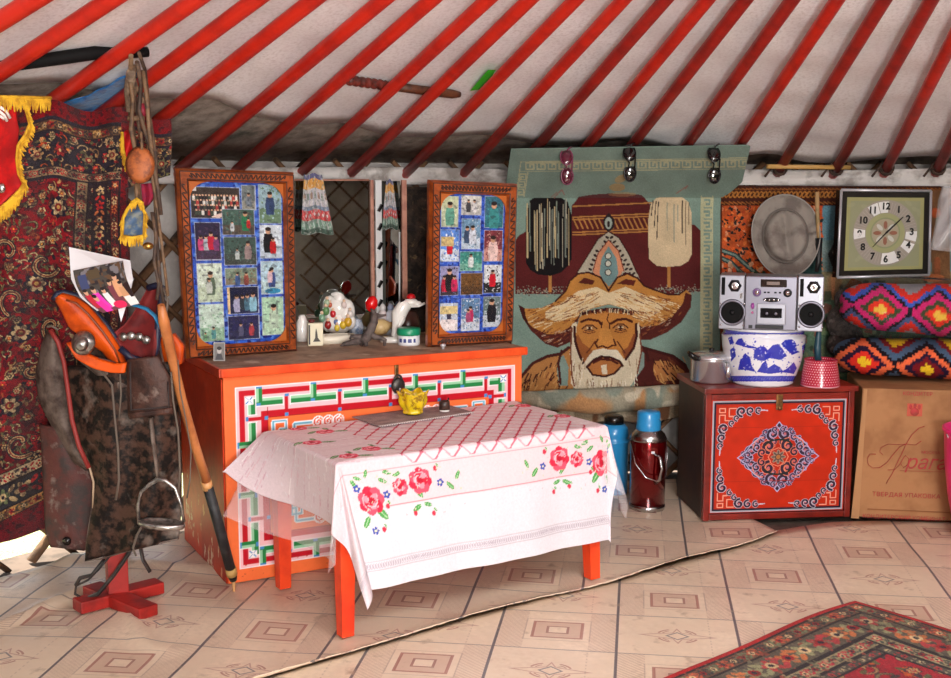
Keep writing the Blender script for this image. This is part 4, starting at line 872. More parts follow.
uh = (388-222)/1.0; uL = 0.56*CW
m_br = M('old_brass', (150, 110, 66), .4, .8, var=(100, 76, 50), vs=30); m_iron = M('dark_iron', (70, 66, 64), .45, .8)
for uu, k in ((.545*CW, 0),):
    hs = MB().box(cp(uu, HT-.050, .012), (.014, .006, .085), RCH, .002).build('hasp', m_br, chest)
lk = thing('padlock', cp(.546*CW, HT-.105, .022), 'dark iron padlock hanging from the hasp of the orange chest', 'padlock')
MB().lathe([(0, -.008), (.022, -.008), (.026, 0), (.022, .008), (0, .008)], cp(.546*CW, HT-.098, .022), 20, frame3(cn), 1, 1.1).build('lock_body', m_iron, lk)
MB().tube([cp(.546*CW+.014*math.cos(a), HT-.078+.016*math.sin(a), .022) for a in np.linspace(0, PI, 12)], .004, 8).build('shackle', m_iron, lk)
MB().tube([cp(.546*CW+.003, HT-.105, .032), cp(.546*CW-.004, HT-.135, .034)], .003, 6).build('key', m_sil, lk)

# ================================================================== PHOTO FRAMES
m_fw = M('carved_brown_wood', (158, 74, 24), .35, var=(112, 48, 16), vs=24, coat=.2); m_fd = M('dark_carving', (52, 22, 12), .5); m_fl = M('light_moulding', (176, 92, 36), .35)
m_glass = M('frame_glass', (0, 0, 0), .03, alpha=.06, spec=.5)
m_photo = MV('collage_print', .4, 0, 50, .4, var=.02)
def snap(cv, x0, y0, x1, y1, bgs, fig, rg, border=True):
    """a small snapshot: backdrop, ground, simple figures"""
    if border: cv.rect(x0-.6, y0-.6, x1+.6, y1+.6, (176, 186, 206))
    cv.rect(x0, y0, x1, y1, bgs[0]); h = y1-y0; w = x1-x0
    if len(bgs) > 1: cv.rect(x0, y0+h*.62, x1, y1, bgs[1])
    for _ in range(int(w*h/12)):
        c = rg.choice(bgs); d = rg.randint(-26, 26); cv.ell(rg.uniform(x0+2, x1-2), rg.uniform(y0+2, y1-2), rg.uniform(.5, 1.9), rg.uniform(.4, 1.3), tuple(max(0, min(255, q+d)) for q in c), rg.uniform(0, 3))
    for (fx, fy, s, cc) in fig:
        x, y = x0+fx*w, y0+(fy*.9+.08)*h; s *= h*.80
        cv.poly([(x-s*.16, y-s*.36), (x+s*.16, y-s*.36), (x+s*.22, y), (x+s*.17, y+s*.42), (x-s*.17, y+s*.42), (x-s*.22, y)], cc); cv.ell(x, y-s*.46, s*.11, s*.13, (206, 158, 126)); cv.ell(x, y-s*.54, s*.12, s*.08, (40, 28, 26))
def photo_frame(TLc, TRc, BLc, BRc, w_in, h_in, paint, label):
    TLc, TRc, BLc, BRc = map(Vector, (TLc, TRc, BLc, BRc)); n_ = (TRc-TLc).cross(BLc-TLc).normalized(); n_ = n_ if n_.y < 0 else -n_
    q = lambda x, y, o=0.0: (TLc*(1-x)+TRc*x)*(1-y)+(BLc*(1-x)+BRc*x)*y+n_*o
    f = thing('framed_snapshots', (BLc+BRc)/2, label, 'picture', 'framed snapshots on the chest')
    fx, fy = w_in, h_in                                        # width of the moulding as a fraction
    for a, b, c, d in (((0, 0), (1, 0), (1-fx, fy), (fx, fy)), ((1, 0), (1, 1), (1-fx, 1-fy), (1-fx, fy)), ((1, 1), (0, 1), (fx, 1-fy), (1-fx, 1-fy)), ((0, 1), (0, 0), (fx, fy), (fx, 1-fy))):
        m = MB(); P = [q(*p) for p in (a, b, c, d)]; I = [P[0]*.82+P[3]*.18, P[1]*.82+P[2]*.18, P[1]*.25+P[2]*.75, P[0]*.25+P[3]*.75]
        m.add(P+[p+n_*.018 for p in I]+[p-n_*.022 for p in P], [(4, 5, 6, 7), (0, 1, 5, 4), (1, 2, 6, 5), (2, 3, 7, 6), (3, 0, 4, 7), (8, 11, 10, 9), (0, 8, 9, 1), (1, 9, 10, 2), (2, 10, 11, 3), (3, 11, 8, 0)])
        bar = m.build('frame_bar', m_fw, f)
        c = MB(); N_ = 120; A_, B_, C_, D_ = P
        pts = []
        for i in range(N_+1):
            s = .05+.9*i/N_; e0 = A_*(1-s)+B_*s; e1 = D_*(1-s)+C_*s; k = .5+.20*math.sin(i*1.05); pts.append(e0*(1-k)+e1*k+n_*.019)
        c.tube(pts, .0026, 5); c.tube([A_*.80+D_*.20+n_*.019, B_*.80+C_*.20+n_*.019], .0018, 5); c.tube([A_*.2+D_*.8+n_*.018, B_*.2+C_*.8+n_*.018], .0018, 5)
        c.build('carving', m_fd, bar)
    for (x, y, sx, sy) in ((fx, fy, 1, 1), (1-fx, fy, -1, 1), (fx, 1-fy, 1, -1), (1-fx, 1-fy, -1, -1)):
        pts = [q(x, y, -.002)]+[q(x+sx*.17*(1-math.sin(a))**1.0+0, y+sy*.10*(1-math.cos(a)), -.002) for a in np.linspace(0, PI/2, 9)]
        cb = MB().prism(pts, n_*.007).build('corner_bracket', m_fl, f)
    MB().prism([q(.01, .01, -.016), q(.99, .01, -.016), q(.99, .99, -.016), q(.01, .99, -.016)], n_*-.010).build('backboard', m_fd, f)
    cv = paint(); X0, Y0, X1, Y1 = cv.x0, cv.y0, cv.x1, cv.y1; A0, A1, A2, A3 = [np.array(q(fx if i in (0, 2) else 1-fx, fy if i < 2 else 1-fy, -.006)) for i in range(4)]
    col = painted('photo_collage', cv, quad(A0, A1, A2, A3, cv), m_photo, f, np.array(n_)*-.003)
    MB().prism([q(fx, fy, -.003), q(1-fx, fy, -.003), q(1-fx, 1-fy, -.003), q(fx, 1-fy, -.003)], n_*.0015).build('glass_pane', m_glass, f)
    return f
BLU = (40, 84, 190)
def left_collage():
    rg = random.Random(21); cv = Cv(0, 0, 100, 170, 1.8, BLU); cv.blend(5, (96, 140, 226), .5, .2); cv.blend(3, (20, 40, 130), .66, .1)
    snap(cv, 56, 3, 70, 28, [(110, 120, 120), (150, 150, 140)], [(.5, .62, .7, (120, 130, 140))], rg)
    snap(cv, 2, 6, 53, 37, [(60, 50, 44), (54, 44, 46)], [], rg)
    for r_ in range(4):
        for i in range(15): x = 5+i*3.2+r_*.8; y = 14+r_*5; cv.ell(x, y, 1.0, 1.1, (214, 170, 140)); cv.rect(x-1.3, y+1, x+1.3, y+5, rg.choice(((30, 26, 34), (176, 60, 60), (220, 220, 214), (60, 70, 60), (26, 26, 34))))
    cv.poly([(22, 36), (40, 29), (48, 32), (30, 37)], (226, 200, 190)); cv.rect(2, 6, 8, 10, (230, 230, 230))
    snap(cv, 5, 42, 31, 80, [(44, 36, 66), (60, 40, 70)], [(.2, .55, .5, (200, 70, 120)), (.42, .55, .5, (180, 190, 200)), (.62, .5, .6, (190, 30, 60)), (.82, .56, .5, (120, 60, 110))], rg)
    snap(cv, 34, 28, 68, 54, [(70, 100, 90), (90, 80, 70)], [(.72, .5, .95, (40, 120, 80)), (.82, .55, .5, (190, 40, 40)), (.3, .7, .5, (190, 196, 200))], rg)
    snap(cv, 35, 57, 69, 86, [(66, 92, 84), (60, 70, 66)], [(.75, .5, .8, (150, 130, 130)), (.4, .62, .5, (190, 200, 200))], rg)
    snap(cv, 5, 84, 31, 124, [(206, 222, 206), (190, 206, 180)], [(.52, .55, .75, (90, 110, 90)), (.46, .6, .5, (206, 214, 206))], rg)
    snap(cv, 5, 127, 31, 166, [(198, 220, 206), (150, 190, 160)], [(.55, .8, .4, (90, 150, 150)), (.2, .9, .3, (120, 170, 120))], rg)
    snap(cv, 35, 90, 69, 107, [(120, 140, 120), (130, 120, 100)], [(.38, .7, 1.0, (60, 90, 140)), (.66, .7, 1.0, (140, 70, 60))], rg)
    snap(cv, 38, 110, 70, 138, [(20, 26, 60), (30, 36, 80)], [(.25, .65, .8, (170, 170, 200)), (.45, .6, .7, (40, 50, 60)), (.62, .62, .8, (70, 110, 130)), (.82, .62, .9, (140, 190, 210))], rg); cv.rect(36, 110, 38.5, 138, (232, 200, 150))
    snap(cv, 36, 141, 70, 166, [(40, 40, 84), (50, 50, 80)], [(.4, .6, .7, (90, 90, 120)), (.75, .6, .7, (170, 60, 70))], rg)
    snap(cv, 74, 2, 98, 42, [(150, 180, 190), (110, 140, 110)], [(.5, .5, .75, (50, 70, 110))], rg)
    snap(cv, 74, 44, 98, 79, [(214, 226, 236), (190, 206, 220)], [(.38, .5, .95, (24, 22, 28)), (.6, .66, .62, (200, 24, 34))], rg)
    snap(cv, 74, 83, 98, 118, [(170, 200, 214), (180, 206, 206)], [(.5, .52, .75, (60, 80, 140)), (.42, .45, .5, (220, 190, 200))], rg); cv.ell(87, 115, 9, 3, (50, 140, 180))
    snap(cv, 74, 122, 98, 163, [(170, 210, 180), (190, 220, 190)], [(.55, .55, .8, (190, 214, 190))], rg)
    cv.blend(2.6, (40, 44, 56), .70, .15, .4); cv.speck(.10); cv.speck(.12, 3.5); return cv
def right_collage():
    rg = random.Random(33); cv = Cv(0, 0, 100, 205, 1.6, BLU); cv.blend(5, (84, 120, 220), .5, .2); cv.blend(3, (20, 40, 130), .66, .1)
    snap(cv, 3, 4, 28, 48, [(196, 206, 170), (180, 190, 160)], [(.5, .62, .95, (96, 160, 140))], rg)
    snap(cv, 33, 2, 63, 30, [(206, 206, 200), (190, 190, 186)], [(.35, .55, .8, (70, 70, 76)), (.65, .55, .8, (226, 226, 226))], rg)
    snap(cv, 69, 2, 97, 48, [(60, 110, 130), (46, 120, 130)], [(.5, .66, 1.05, (60, 140, 140))], rg)
    snap(cv, 2, 52, 30, 98, [(90, 140, 220), (206, 220, 236)], [(.5, .55, .6, (200, 30, 50))], rg); cv.rect(3, 62, 22, 76, (214, 190, 130))
    snap(cv, 34, 36, 62, 80, [(110, 150, 180), (190, 206, 220)], [(.3, .55, .7, (60, 80, 110)), (.6, .55, .75, (206, 214, 226))], rg)
    snap(cv, 69, 52, 97, 98, [(120, 50, 60), (190, 140, 130)], [(.5, .65, 1.0, (226, 196, 190))], rg)
    snap(cv, 32, 84, 66, 112, [(60, 140, 130), (120, 180, 160)], [(.5, .5, .9, (214, 224, 224))], rg)
    snap(cv, 3, 106, 30, 148, [(150, 150, 190), (60, 50, 60)], [(.22, .62, .7, (190, 24, 60)), (.5, .5, .95, (26, 24, 30)), (.78, .62, .7, (200, 40, 90))], rg)
    snap(cv, 34, 116, 68, 148, [(110, 76, 40), (80, 56, 34)], [], rg)
    snap(cv, 70, 104, 97, 146, [(214, 222, 226), (40, 40, 40)], [(.5, .5, .75, (200, 24, 44))], rg)
    snap(cv, 3, 160, 30, 201, [(190, 206, 226), (226, 220, 220)], [(.5, .4, .5, (50, 50, 80))], rg); cv.rect(3, 164, 30, 176, (220, 200, 140)); cv.rect(4, 184, 26, 200, (238, 226, 226))
    snap(cv, 36, 154, 64, 202, [(90, 130, 170), (206, 214, 226)], [(.5, .5, .6, (190, 40, 90)), (.38, .55, .5, (176, 80, 120))], rg)
    snap(cv, 70, 152, 97, 198, [(110, 130, 130), (190, 200, 210)], [(.5, .5, .95, (24, 24, 34))], rg)
    cv.blend(2.6, (40, 44, 56), .72, .15, .35); cv.speck(.10); cv.speck(.12, 3.5); return cv
zt = HT+.004
def on_chest(px, py): return onz(px, py, zt)
FL0, FL1 = on_chest(186.5, 359), on_chest(296.5, 350.5)
photo_frame(at(175.5, 168, FL0.y-.06), at(293.5, 172.5, FL1.y-.06), FL0, FL1, .098, .064, left_collage, 'carved brown frame of snapshots with a tiny grey photo propped at its corner')
FR0, FR1 = on_chest(427.5, 347), on_chest(512, 342)
photo_frame(at(429.5, 180, FR0.y-.05), at(517, 184, FR1.y-.05), FR0, FR1, .125, .075, right_collage, 'carved brown frame of snapshots standing on the chest beside the portrait carpet')
pc0 = on_chest(219, 362); tp_ = thing('small_photo', pc0, 'tiny grey portrait photo propped against the left frame\'s bottom corner', 'photo')
P = [at(213.5, 361, pc0.y), at(225, 361, pc0.y+.02), at(225, 342.5, pc0.y+.03), at(213.5, 342.5, pc0.y+.01)]
cv = Cv(0, 0, 10, 16, 4, (150, 148, 144)); cv.rect(0, 0, 10, 16, (170, 168, 164)); cv.rect(.6, .6, 9.4, 15.4, (120, 118, 116)); cv.ell(5, 7, 2, 2.6, (186, 180, 176)); cv.ell(5, 5, 2.1, 1.6, (50, 48, 48)); cv.poly([(1.5, 15), (3, 10), (7, 10), (8.5, 15)], (70, 70, 74))
painted('print', cv, quad(P[3], P[2], P[0], P[1], cv), m_photo, tp_, (0, .002, 0))

# ================================================================== MIRROR, CLOTH, ORNAMENTS ON THE CHEST
mt = thing('triptych_mirror', on_chest(350, 333)+cn*-.12, 'wooden-framed folding mirror standing on the chest between the photo frames', 'mirror')
m_mir = M('mirror_glass', (160, 164, 160), .02, 1.0); m_pinkw = M('pinkish_wood', (176, 126, 106), .55, var=(150, 100, 84), vs=20); m_rb = M('ripple_white_strip', (206, 206, 206), .4)
def mpanel(pa, pb, ytop, ybot, Ya, Yb, name='mirror_panel'):
    A, B = at(pa, ybot, Ya), at(pb, ybot, Yb); A.z = B.z = zt+.004; tA, tB = at(pa, ytop, Ya), at(pb, ytop, Yb); z = (tA.z+tB.z)/2; tA = Vector((A.x, A.y, z)); tB = Vector((B.x, B.y, z))
    u = (B-A).normalized(); n_ = Vector((u.y, -u.x, 0)); MB().prism([A, B, tB, tA], n_*-.006).build(name, m_mir, mt); return A, B, tA, tB, n_
YM = on_chest(350, 333).y
MA, MBp = on_chest(296, 340)+cn*-.16, on_chest(372, 334)+cn*-.12
a0, b0, tA, tB, n1 = mpanel(290, 371, 180, 333, 4.525, 4.60)
a1, b1, tA1, tB1, n2 = mpanel(383, 401, 181, 333, 4.59, 4.575, 'mirror_wing')
def strip(A, T_, w_, mat, name): MB().box((A+T_)/2+Vector((0, -.008, 0)), (w_, .014, (T_-A).length), rotz(.45), .002).build(name, mat, mt)
strip(at(372.5, 333, 4.585), at(372.5, 180, 4.585), .014, m_pinkw, 'frame_strip')
b_ = at(379, 333, 4.575); strip(Vector((b_.x, b_.y, zt)), at(379, 180, 4.575), .026, m_rb, 'striped_strip')
for k in range(7): MB().box(at(380.2, 208+k*19, 4.555), (.012, .010, .030), rotz(.45) @ Matrix.Rotation(.5, 3, 'Y'), .001).build('dark_stripe', m_blk, mt)
strip(at(404.5, 333, 4.56), at(404.5, 180, 4.56), .020, m_pinkw, 'frame_strip')
MB().tube([at(399.5, 330, 4.56), at(399.5, 232, 4.56)], .0035, 6).build('wire_edge', m_rb, mt)
MB().tube([tA+n1*.004, tB+n1*.004], .004, 6).build('top_rail', m_pinkw, mt)
# dark fur-like panel added for the reflection right of the mirror
m_fur = M('dark_brown_fur', (58, 44, 34), .95, var=(28, 20, 16), vs=26, thr=(.4, .6), two=((96, 76, 52), 34, .6, .7), bmp=1.0, bs=60)
G = ruled([(398, 186), (400, 250), (400, 340)], [(452, 188), (452, 250), (452, 340)], 30, 14, lambda s, t_: 4.70+.03*np.sin(s*9)*np.sin(t_*13)+.02*np.sin(t_*31+s*4)); G[..., 1] += .0
o = MB().sheet(G, (0, .03, 0)).build('fur_reflection', m_fur); tag(o, 'dark brown fur-like reflection, added as a panel behind the right photo frame', 'fur')
# patterned cloth cover over the mirror corner
cv = Cv(0, 0, 40, 60, 3.2, (196, 196, 196)); cv.rect(0, 0, 40, 5, (70, 70, 120)); cv.rect(0, 5, 40, 15, (216, 140, 50)); cv.rect(0, 15, 40, 32, (206, 202, 206)); cv.rect(0, 32, 40, 36, (110, 130, 160)); cv.rect(0, 36, 40, 46, (206, 44, 50)); cv.rect(0, 46, 40, 60, (110, 150, 130))
for i in range(7): x = 3+i*6; cv.ell(x, 22, 2.4, 3.6, (120, 140, 130) if i % 2 else (150, 120, 100)); cv.line([(x+2, 16), (x+2, 32)], .5, (150, 150, 190)); cv.line([(x, 6), (x+1, 14)], 1.2, (236, 170, 60)); cv.line([(x-2, 37), (x+2, 45)], 1, (240, 100, 90)); cv.line([(x, 47), (x+2, 54)], 1.3, (190, 210, 200)); cv.ell(x+3, 41, 1.2, 1.6, (236, 220, 220))
cv.rect(0, 55, 40, 60, (44, 70, 56)); cv.a = cv.a*.72+C8(150, 150, 148)*.28; cv.blend(2.5, (110, 120, 116), .62, .15, .5); cv.blend(2, (214, 210, 206), .66, .12, .5); cv.speck(.12)
def cover(xt0, xt1, xb0, xb1, y0, y1, Y, label, sub=1):
    def fn(X, Yc):
        u, v = X/40, Yc/60; x = (xt0*(1-u)+xt1*u)*(1-v)+(xb0*(1-u)+xb1*u)*v; y = y0+(y1-y0)*v+1.2*np.sin(u*9)
        return ats(x, y, Y+.007*np.sin(u*19)*(.3+v)+.02*u)
    o = painted('patterned_cloth', cv, fn, MV('printed_cotton', .85, .2, 200, .2), None, (0, .004, 0), sub); tag(o, label, 'cloth', None); return o
cover(304, 322, 301, 334, 174, 234, 4.36, 'white, red and orange patterned cloth hanging beside the left photo frame')
cover(386, 393, 382, 399, 180, 229, 4.53, 'narrow patterned cloth with a red band hanging over the mirror\'s right wing', 2)  # second cloth added in place of a reflection in the wing

m_por = M('white_porcelain', (236, 232, 226), .18, coat=.5)
def offp(px, py, dz=0.0): return on_chest(px, py)
# family figurine: a seated white-bearded figure surrounded by children
fc = on_chest(339, 337)+cn*-.06; fg = thing('porcelain_figurine', fc, 'white porcelain figurine of a laughing old man surrounded by children, in a pale tray', 'figurine')
def fpos(px, py, o=0.0): return at(px, py, fc.y-o)
m = MB(); m.ball(fpos(338, 322), (.058, .045, .05)); m.ball(fpos(338, 308), (.052, .04, .05)); m.ball(fpos(330, 308), (.03, .03, .05)); m.ball(fpos(348, 312), (.028, .03, .05)); m.ball(fpos(332, 316, .01), (.03, .03, .04)); m.ball(fpos(346, 315, .01), (.032, .03, .045)); m.ball(fpos(350, 322, .01), (.024, .025, .03)); m.ball(fpos(328, 322), (.025, .025, .04)); m.ball(fpos(343, 318, .025), (.02, .012, .03)); m.ball(fpos(335, 311, .02), (.012, .012, .028))
m.build('body', m_por, fg)
m = MB(); m.ball(fpos(339, 299, .008), (.024, .024, .026)); m.ball(fpos(343, 302, .02), (.010, .008, .012)); m.ball(fpos(336, 294.5, .01), (.02, .02, .010)); m.ball(fpos(340, 306.5, .02), (.016, .012, .018)); m.build('head', m_por, fg)
for (x, y, c, r) in ((327, 303, (150, 170, 140), .016), (326, 311, (90, 130, 80), .018), (333, 314, (190, 30, 40), .015), (330, 305, (190, 90, 60), .011), (348, 322, (206, 160, 40), .02), (343, 325, (214, 180, 50), .017), (328, 325, (150, 34, 34), .017), (322, 318, (120, 160, 130), .017), (336, 322, (90, 110, 160), .012), (344, 305, (214, 196, 190), .014), (350, 314, (220, 210, 204), .015), (337, 328, (226, 200, 70), .014)):
    r *= .8; ch_ = MB().ball(fpos(x, y, .042), (r, r*.8, r*1.25), 12); ch_.build('child_figure', M('glazed_%d_%d' % (x, y), c, .25, coat=.4), fg)
    MB().ball(fpos(x, y-r*1.5/4.45*1150, .046), r*.55, 10).build('child_head', M('skin_glaze', (226, 190, 160), .3), fg)
tr = thing('tray', on_chest(339, 344), 'small pale oval tray under the white porcelain figurine', 'tray')
cen = on_chest(340, 344)+cn*-.045; m = MB(); m.lathe([(0, .003), (.062, .003), (.068, .03), (.071, .030), (.066, 0), (0, 0)], cen, 32, RCH, 1.08, .6); m.build('dish', M('cream_ceramic', (222, 214, 196), .35), tr); fg.location = fg.location
bx = on_chest(314.5, 346); cb_ = thing('printed_box', bx, 'little cream box printed with a dark tower, left of the porcelain figurine', 'box')
MB().box(bx+Vector((0, .02, .042)), (.056, .036, .084), rotz(.25), .003).build('carton', M('cream_card', (226, 218, 190), .6), cb_)
Rb = rotz(.25)
q_ = lambda x, z, o=-.0005: bx+Vector((0, .02, 0))+Rb @ Vector((x, -.0185+o, z))
MB().prism([q_(.002, .066), q_(.006, .05), (q_(.008, .03)), q_(.018, .016), q_(-.010, .016), q_(-.002, .03), q_(-.001, .05)], Rb @ Vector((0, -.001, 0))).build('printed_tower', M('dark_print', (70, 66, 60), .6), cb_)
MB().prism([q_(-.026, .078), q_(-.02, .078), q_(-.02, .006), q_(-.026, .006)], Rb @ Vector((0, -.001, 0))).build('printed_edge', M('dark_print_b', (60, 56, 56), .6), cb_)
MB().ball(bx+Vector((-.012, .02, .090)), (.012, .010, .008), 10).build('cap', M('dark_red_cap', (90, 24, 24), .4), cb_)
vz = on_chest(302.5, 341); o = MB().lathe([(0, 0), (.022, 0), (.026, .03), (.022, .07), (.014, .092), (.010, .10), (0, .10)], vz, 20).build('white_vase', m_por); tag(o, 'small white vase half hidden beside the left photo frame', 'vase')
# branching root / deer antler ornament
m_root = M('grey_driftwood', (96, 84, 80), .7, var=(64, 54, 52), vs=30, bmp=.4)
rt0 = on_chest(365, 346); RY_ = rt0.y
rt = thing('driftwood_ornament', rt0, 'grey driftwood ornament shaped like a standing twig with spreading claws', 'ornament')
for P, r in (([(375, 313), (374, 322), (370, 331), (366, 338), (360, 344)], [.013, .015, .018, .02, .012]), ([(366, 337), (357, 336.5), (351, 336), (350, 339)], [.012, .009, .006, .004]), ([(364, 340), (353, 342), (344, 344), (340, 347)], [.016, .012, .008, .004]), ([(370, 333), (375, 337), (381, 338), (385, 340), (384.5, 347)], [.012, .011, .009, .008, .004]), ([(366, 339), (366, 343), (366, 348)], [.012, .009, .005]), ([(375, 315), (380, 316), (386, 315)], [.009, .007, .004]), ([(375, 315), (373, 311), (371, 309)], [.010, .007, .004])):
    MB().tube([at(x, y, RY_-.008*(k % 2)) for k, (x, y) in enumerate(P)], r, 8).build('branch', m_root, rt)
rb = thing('red_bud', at(371.5, 303, RY_+.03), 'round red bud-shaped ornament above the grey driftwood', 'ornament')
MB().lathe([(0, -.030), (.016, -.022), (.024, 0), (.018, .020), (.006, .030), (0, .032)], at(371.5, 304, RY_+.03), 20, Matrix.Rotation(.3, 3, 'Y')).build('bud', M('glossy_red', (206, 14, 18), .2, coat=.5), rb)
MB().tube([at(372, 311, RY_+.03), at(371, 326, RY_+.045), at(371, 338, RY_+.06)], .004, 6).build('stem', M('dark_stem', (60, 50, 40), .6), rb)
# white porcelain deer with a red cap, on a plinth
dY = on_chest(398, 341).y; dr = thing('porcelain_deer', on_chest(398, 341), 'white porcelain animal figurine rearing up with a red cap and dark horns', 'figurine')
m = MB(); m.tube([at(396, 336, dY), at(397, 325, dY), at(399, 314, dY), at(404, 306, dY), at(409, 303, dY)], [.020, .019, .030, .027, .020], 12); m.ball(at(411, 302.5, dY), (.028, .018, .017)); m.ball(at(417, 304, dY), (.020, .013, .012)); m.ball(at(399, 316, dY), (.026, .022, .04)); m.build('body', m_por, dr)
MB().tube([at(403, 316, dY-.02), at(399, 326, dY-.02), at(396.5, 337, dY-.02)], [.008, .006, .006], 8).build('leg', m_por, dr); MB().tube([at(411, 306, dY-.01), at(419, 306, dY-.01), at(425, 303, dY-.01)], [.007, .005, .005], 8).build('leg', m_por, dr)
MB().lathe([(0, 0), (.040, 0), (.042, .012), (.034, .020), (0, .020)], on_chest(393, 342), 24, None, 1.2, .8).build('plinth', m_por, dr)
MB().lathe([(.016, 0), (.018, .006), (.012, .016), (0, .020)], at(411, 298.5, dY), 16).build('cap', M('red_glaze', (190, 16, 24), .3), dr)
MB().tube([at(404, 299, dY-.01), at(400, 304, dY-.012), at(396.5, 309, dY-.012)], [.006, .005, .003], 6).build('horn', m_blk, dr)
# gourd-shaped shell and other bits behind
sh = on_chest(380, 338)+cn*-.03; o = MB(); o.lathe([(0, -.02), (.02, -.018), (.034, 0), (.03, .03), (.012, .052), (.008, .075), (0, .08)], sh+Vector((0, .02, .034)), 20, Matrix.Rotation(1.35, 3, 'Y')); o = o.build('horn_cup', M('cream_horn', (216, 186, 130), .4, var=(180, 140, 90), vs=20)); tag(o, 'cream horn-shaped cup lying behind the grey driftwood', 'cup')
o = MB().lathe([(0, 0), (.026, 0), (.030, .03), (.022, .058), (.012, .062), (0, .064)], on_chest(361, 336)+cn*-.05, 20).build('sugar_pot', M('blue_white_glaze', (196, 206, 220), .25, var=(110, 130, 160), vs=40)); tag(o, 'little blue-grey pot behind the driftwood, next to the porcelain figurine', 'pot')
for x, c, l in ((388, (206, 196, 196), 'white salt shaker in front of the mirror wing, the left of the pair'), (396, (206, 214, 226), 'pale blue-capped shaker in front of the mirror wing, the right of the pair')):
    s_ = thing('shaker', on_chest(x, 336)+cn*-.05, l, 'shaker'); p0 = s_.location
    MB().lathe([(0, 0), (.020, 0), (.022, .02), (.018, .085), (.010, .10), (0, .10)], p0, 18).build('jar', M('shaker_%d' % x, c, .2, coat=.4), s_); MB().lathe([(.011, 0), (.013, .012), (.006, .024), (0, .026)], p0+Vector((0, 0, .098)), 16).build('lid', M('shaker_lid_%d' % x, (150, 160, 190) if x > 390 else (210, 206, 204), .3), s_)
js = on_chest(414.5, 346.5)+cn*-.05; jar = thing('cream_jar', js, 'white plastic jar with a bright green lid at the right frame\'s foot', 'jar')
MB().lathe([(0, 0), (.038, 0), (.041, .006), (.041, .040), (0, .040)], js, 32).build('jar_body', M('white_plastic', (226, 228, 232), .35), jar); MB().lathe([(.043, .038), (.044, .042), (.044, .060), (.040, .064), (0, .064)], js, 32).build('lid', M('green_plastic', (22, 140, 100), .35), jar)
for i, w_ in enumerate((.012, .010, .014, .008)):
    a = -PI/2-.75+i*.45; MB().box(js+Vector((.0412*math.cos(a), .0412*math.sin(a), .020)), (w_, .001, .014), rotz(a+PI/2)).build('printed_mark', M('blue_print', (60, 70, 130), .5), jar)
dk = on_chest(421, 340)+cn*-.12; o = MB().lathe([(0, 0), (.045, 0), (.05, .05), (.036, .10), (.016, .105), (0, .106)], dk, 20).build('brown_pot', M('brown_glaze', (64, 36, 28), .3, var=(40, 24, 20), vs=20)); tag(o, 'dark brown pot behind the green-lidded jar', 'pot')
kn_ = on_chest(443, 349); o = MB().lathe([(0, 0), (.006, 0), (.005, .006), (.011, .012), (.009, .018), (0, .019)], kn_, 16).build('metal_knob', m_sil); tag(o, 'tiny silver knob lying before the right photo frame', 'knob')
# brown bear-fur lump beside the deer
o = MB(); o.ball(on_chest(406, 338)+cn*-.075+Vector((0, 0, .034)), (.03, .024, .034)); o = o.build('fur_ball', M('tan_fur', (140, 96, 52), .9, var=(100, 64, 34), vs=40, bmp=.6)); tag(o, 'tan fur ball between the white animal figurine and the jar', 'ornament')
# ================================================================== TABLE AND CLOTH
TH = .53
TF = onz(338, 463, TH); TR_ = onz(604, 425.5, TH); tu = Vector((TR_.x-TF.x, TR_.y-TF.y, 0)); TL_ = tu.length; tu.normalize(); tv = Vector((-tu.y, tu.x, 0)); TD = .51
def tp3(s, d, z): return Vector((TF.x, TF.y, 0))+tu*s+tv*d+Vector((0, 0, z))
RT = Matrix((tu, tv, Vector((0, 0, 1)))).transposed()
table = thing('table', tp3(TL_/2, TD/2, 0), 'low orange-painted table under a floral white cloth, in front of the long chest', 'table')
m_tab = M('orange_red_table_paint', (232, 70, 28), .4, var=(206, 50, 18), vs=6, two=((240, 170, 90), 30, .72, .76))
MB().box(tp3(TL_/2, TD/2, TH-.016), (TL_-.01, TD-.01, .024), RT, .004).build('tabletop', m_tab, table)
for s, d in ((.030, .029), (TL_-.036, .034), (.028, TD-.032), (TL_-.036, TD-.036)):
    w0, w1 = .026, .019; m = MB(); zf = .016
    sp0 = lambda z: (.40-z)*.07 if z < .4 else 0; vs = [tp3(s+a*w-(sp0(z)*.5 if s < .1 and d < .1 else 0), d+b_*w-(sp0(z) if d < .1 else 0), z) for z, w in ((zf, w1), (.40, w0), (TH-.03, w0)) for a, b_ in ((-1, -1), (1, -1), (1, 1), (-1, 1))]
    m.add(vs, [(3, 2, 1, 0)]+[(k*4+i, k*4+(i+1) % 4, k*4+4+(i+1) % 4, k*4+4+i) for k in (0, 1) for i in range(4)]+[(8, 9, 10, 11)]); m.build('leg', m_tab, table)
for (c, sz) in (((TL_/2, .03, TH-.075), (TL_-.12, .022, .09)), ((TL_/2, TD-.03, TH-.075), (TL_-.12, .022, .09)), ((.03, TD/2, TH-.075), (.022, TD-.12, .09)), ((TL_-.03, TD/2, TH-.075), (.022, TD-.12, .09))):
    MB().box(tp3(*c), sz, RT, .002).build('apron', m_tab, table)
SL, SR, FB, BB = .185, .09, .385, .004
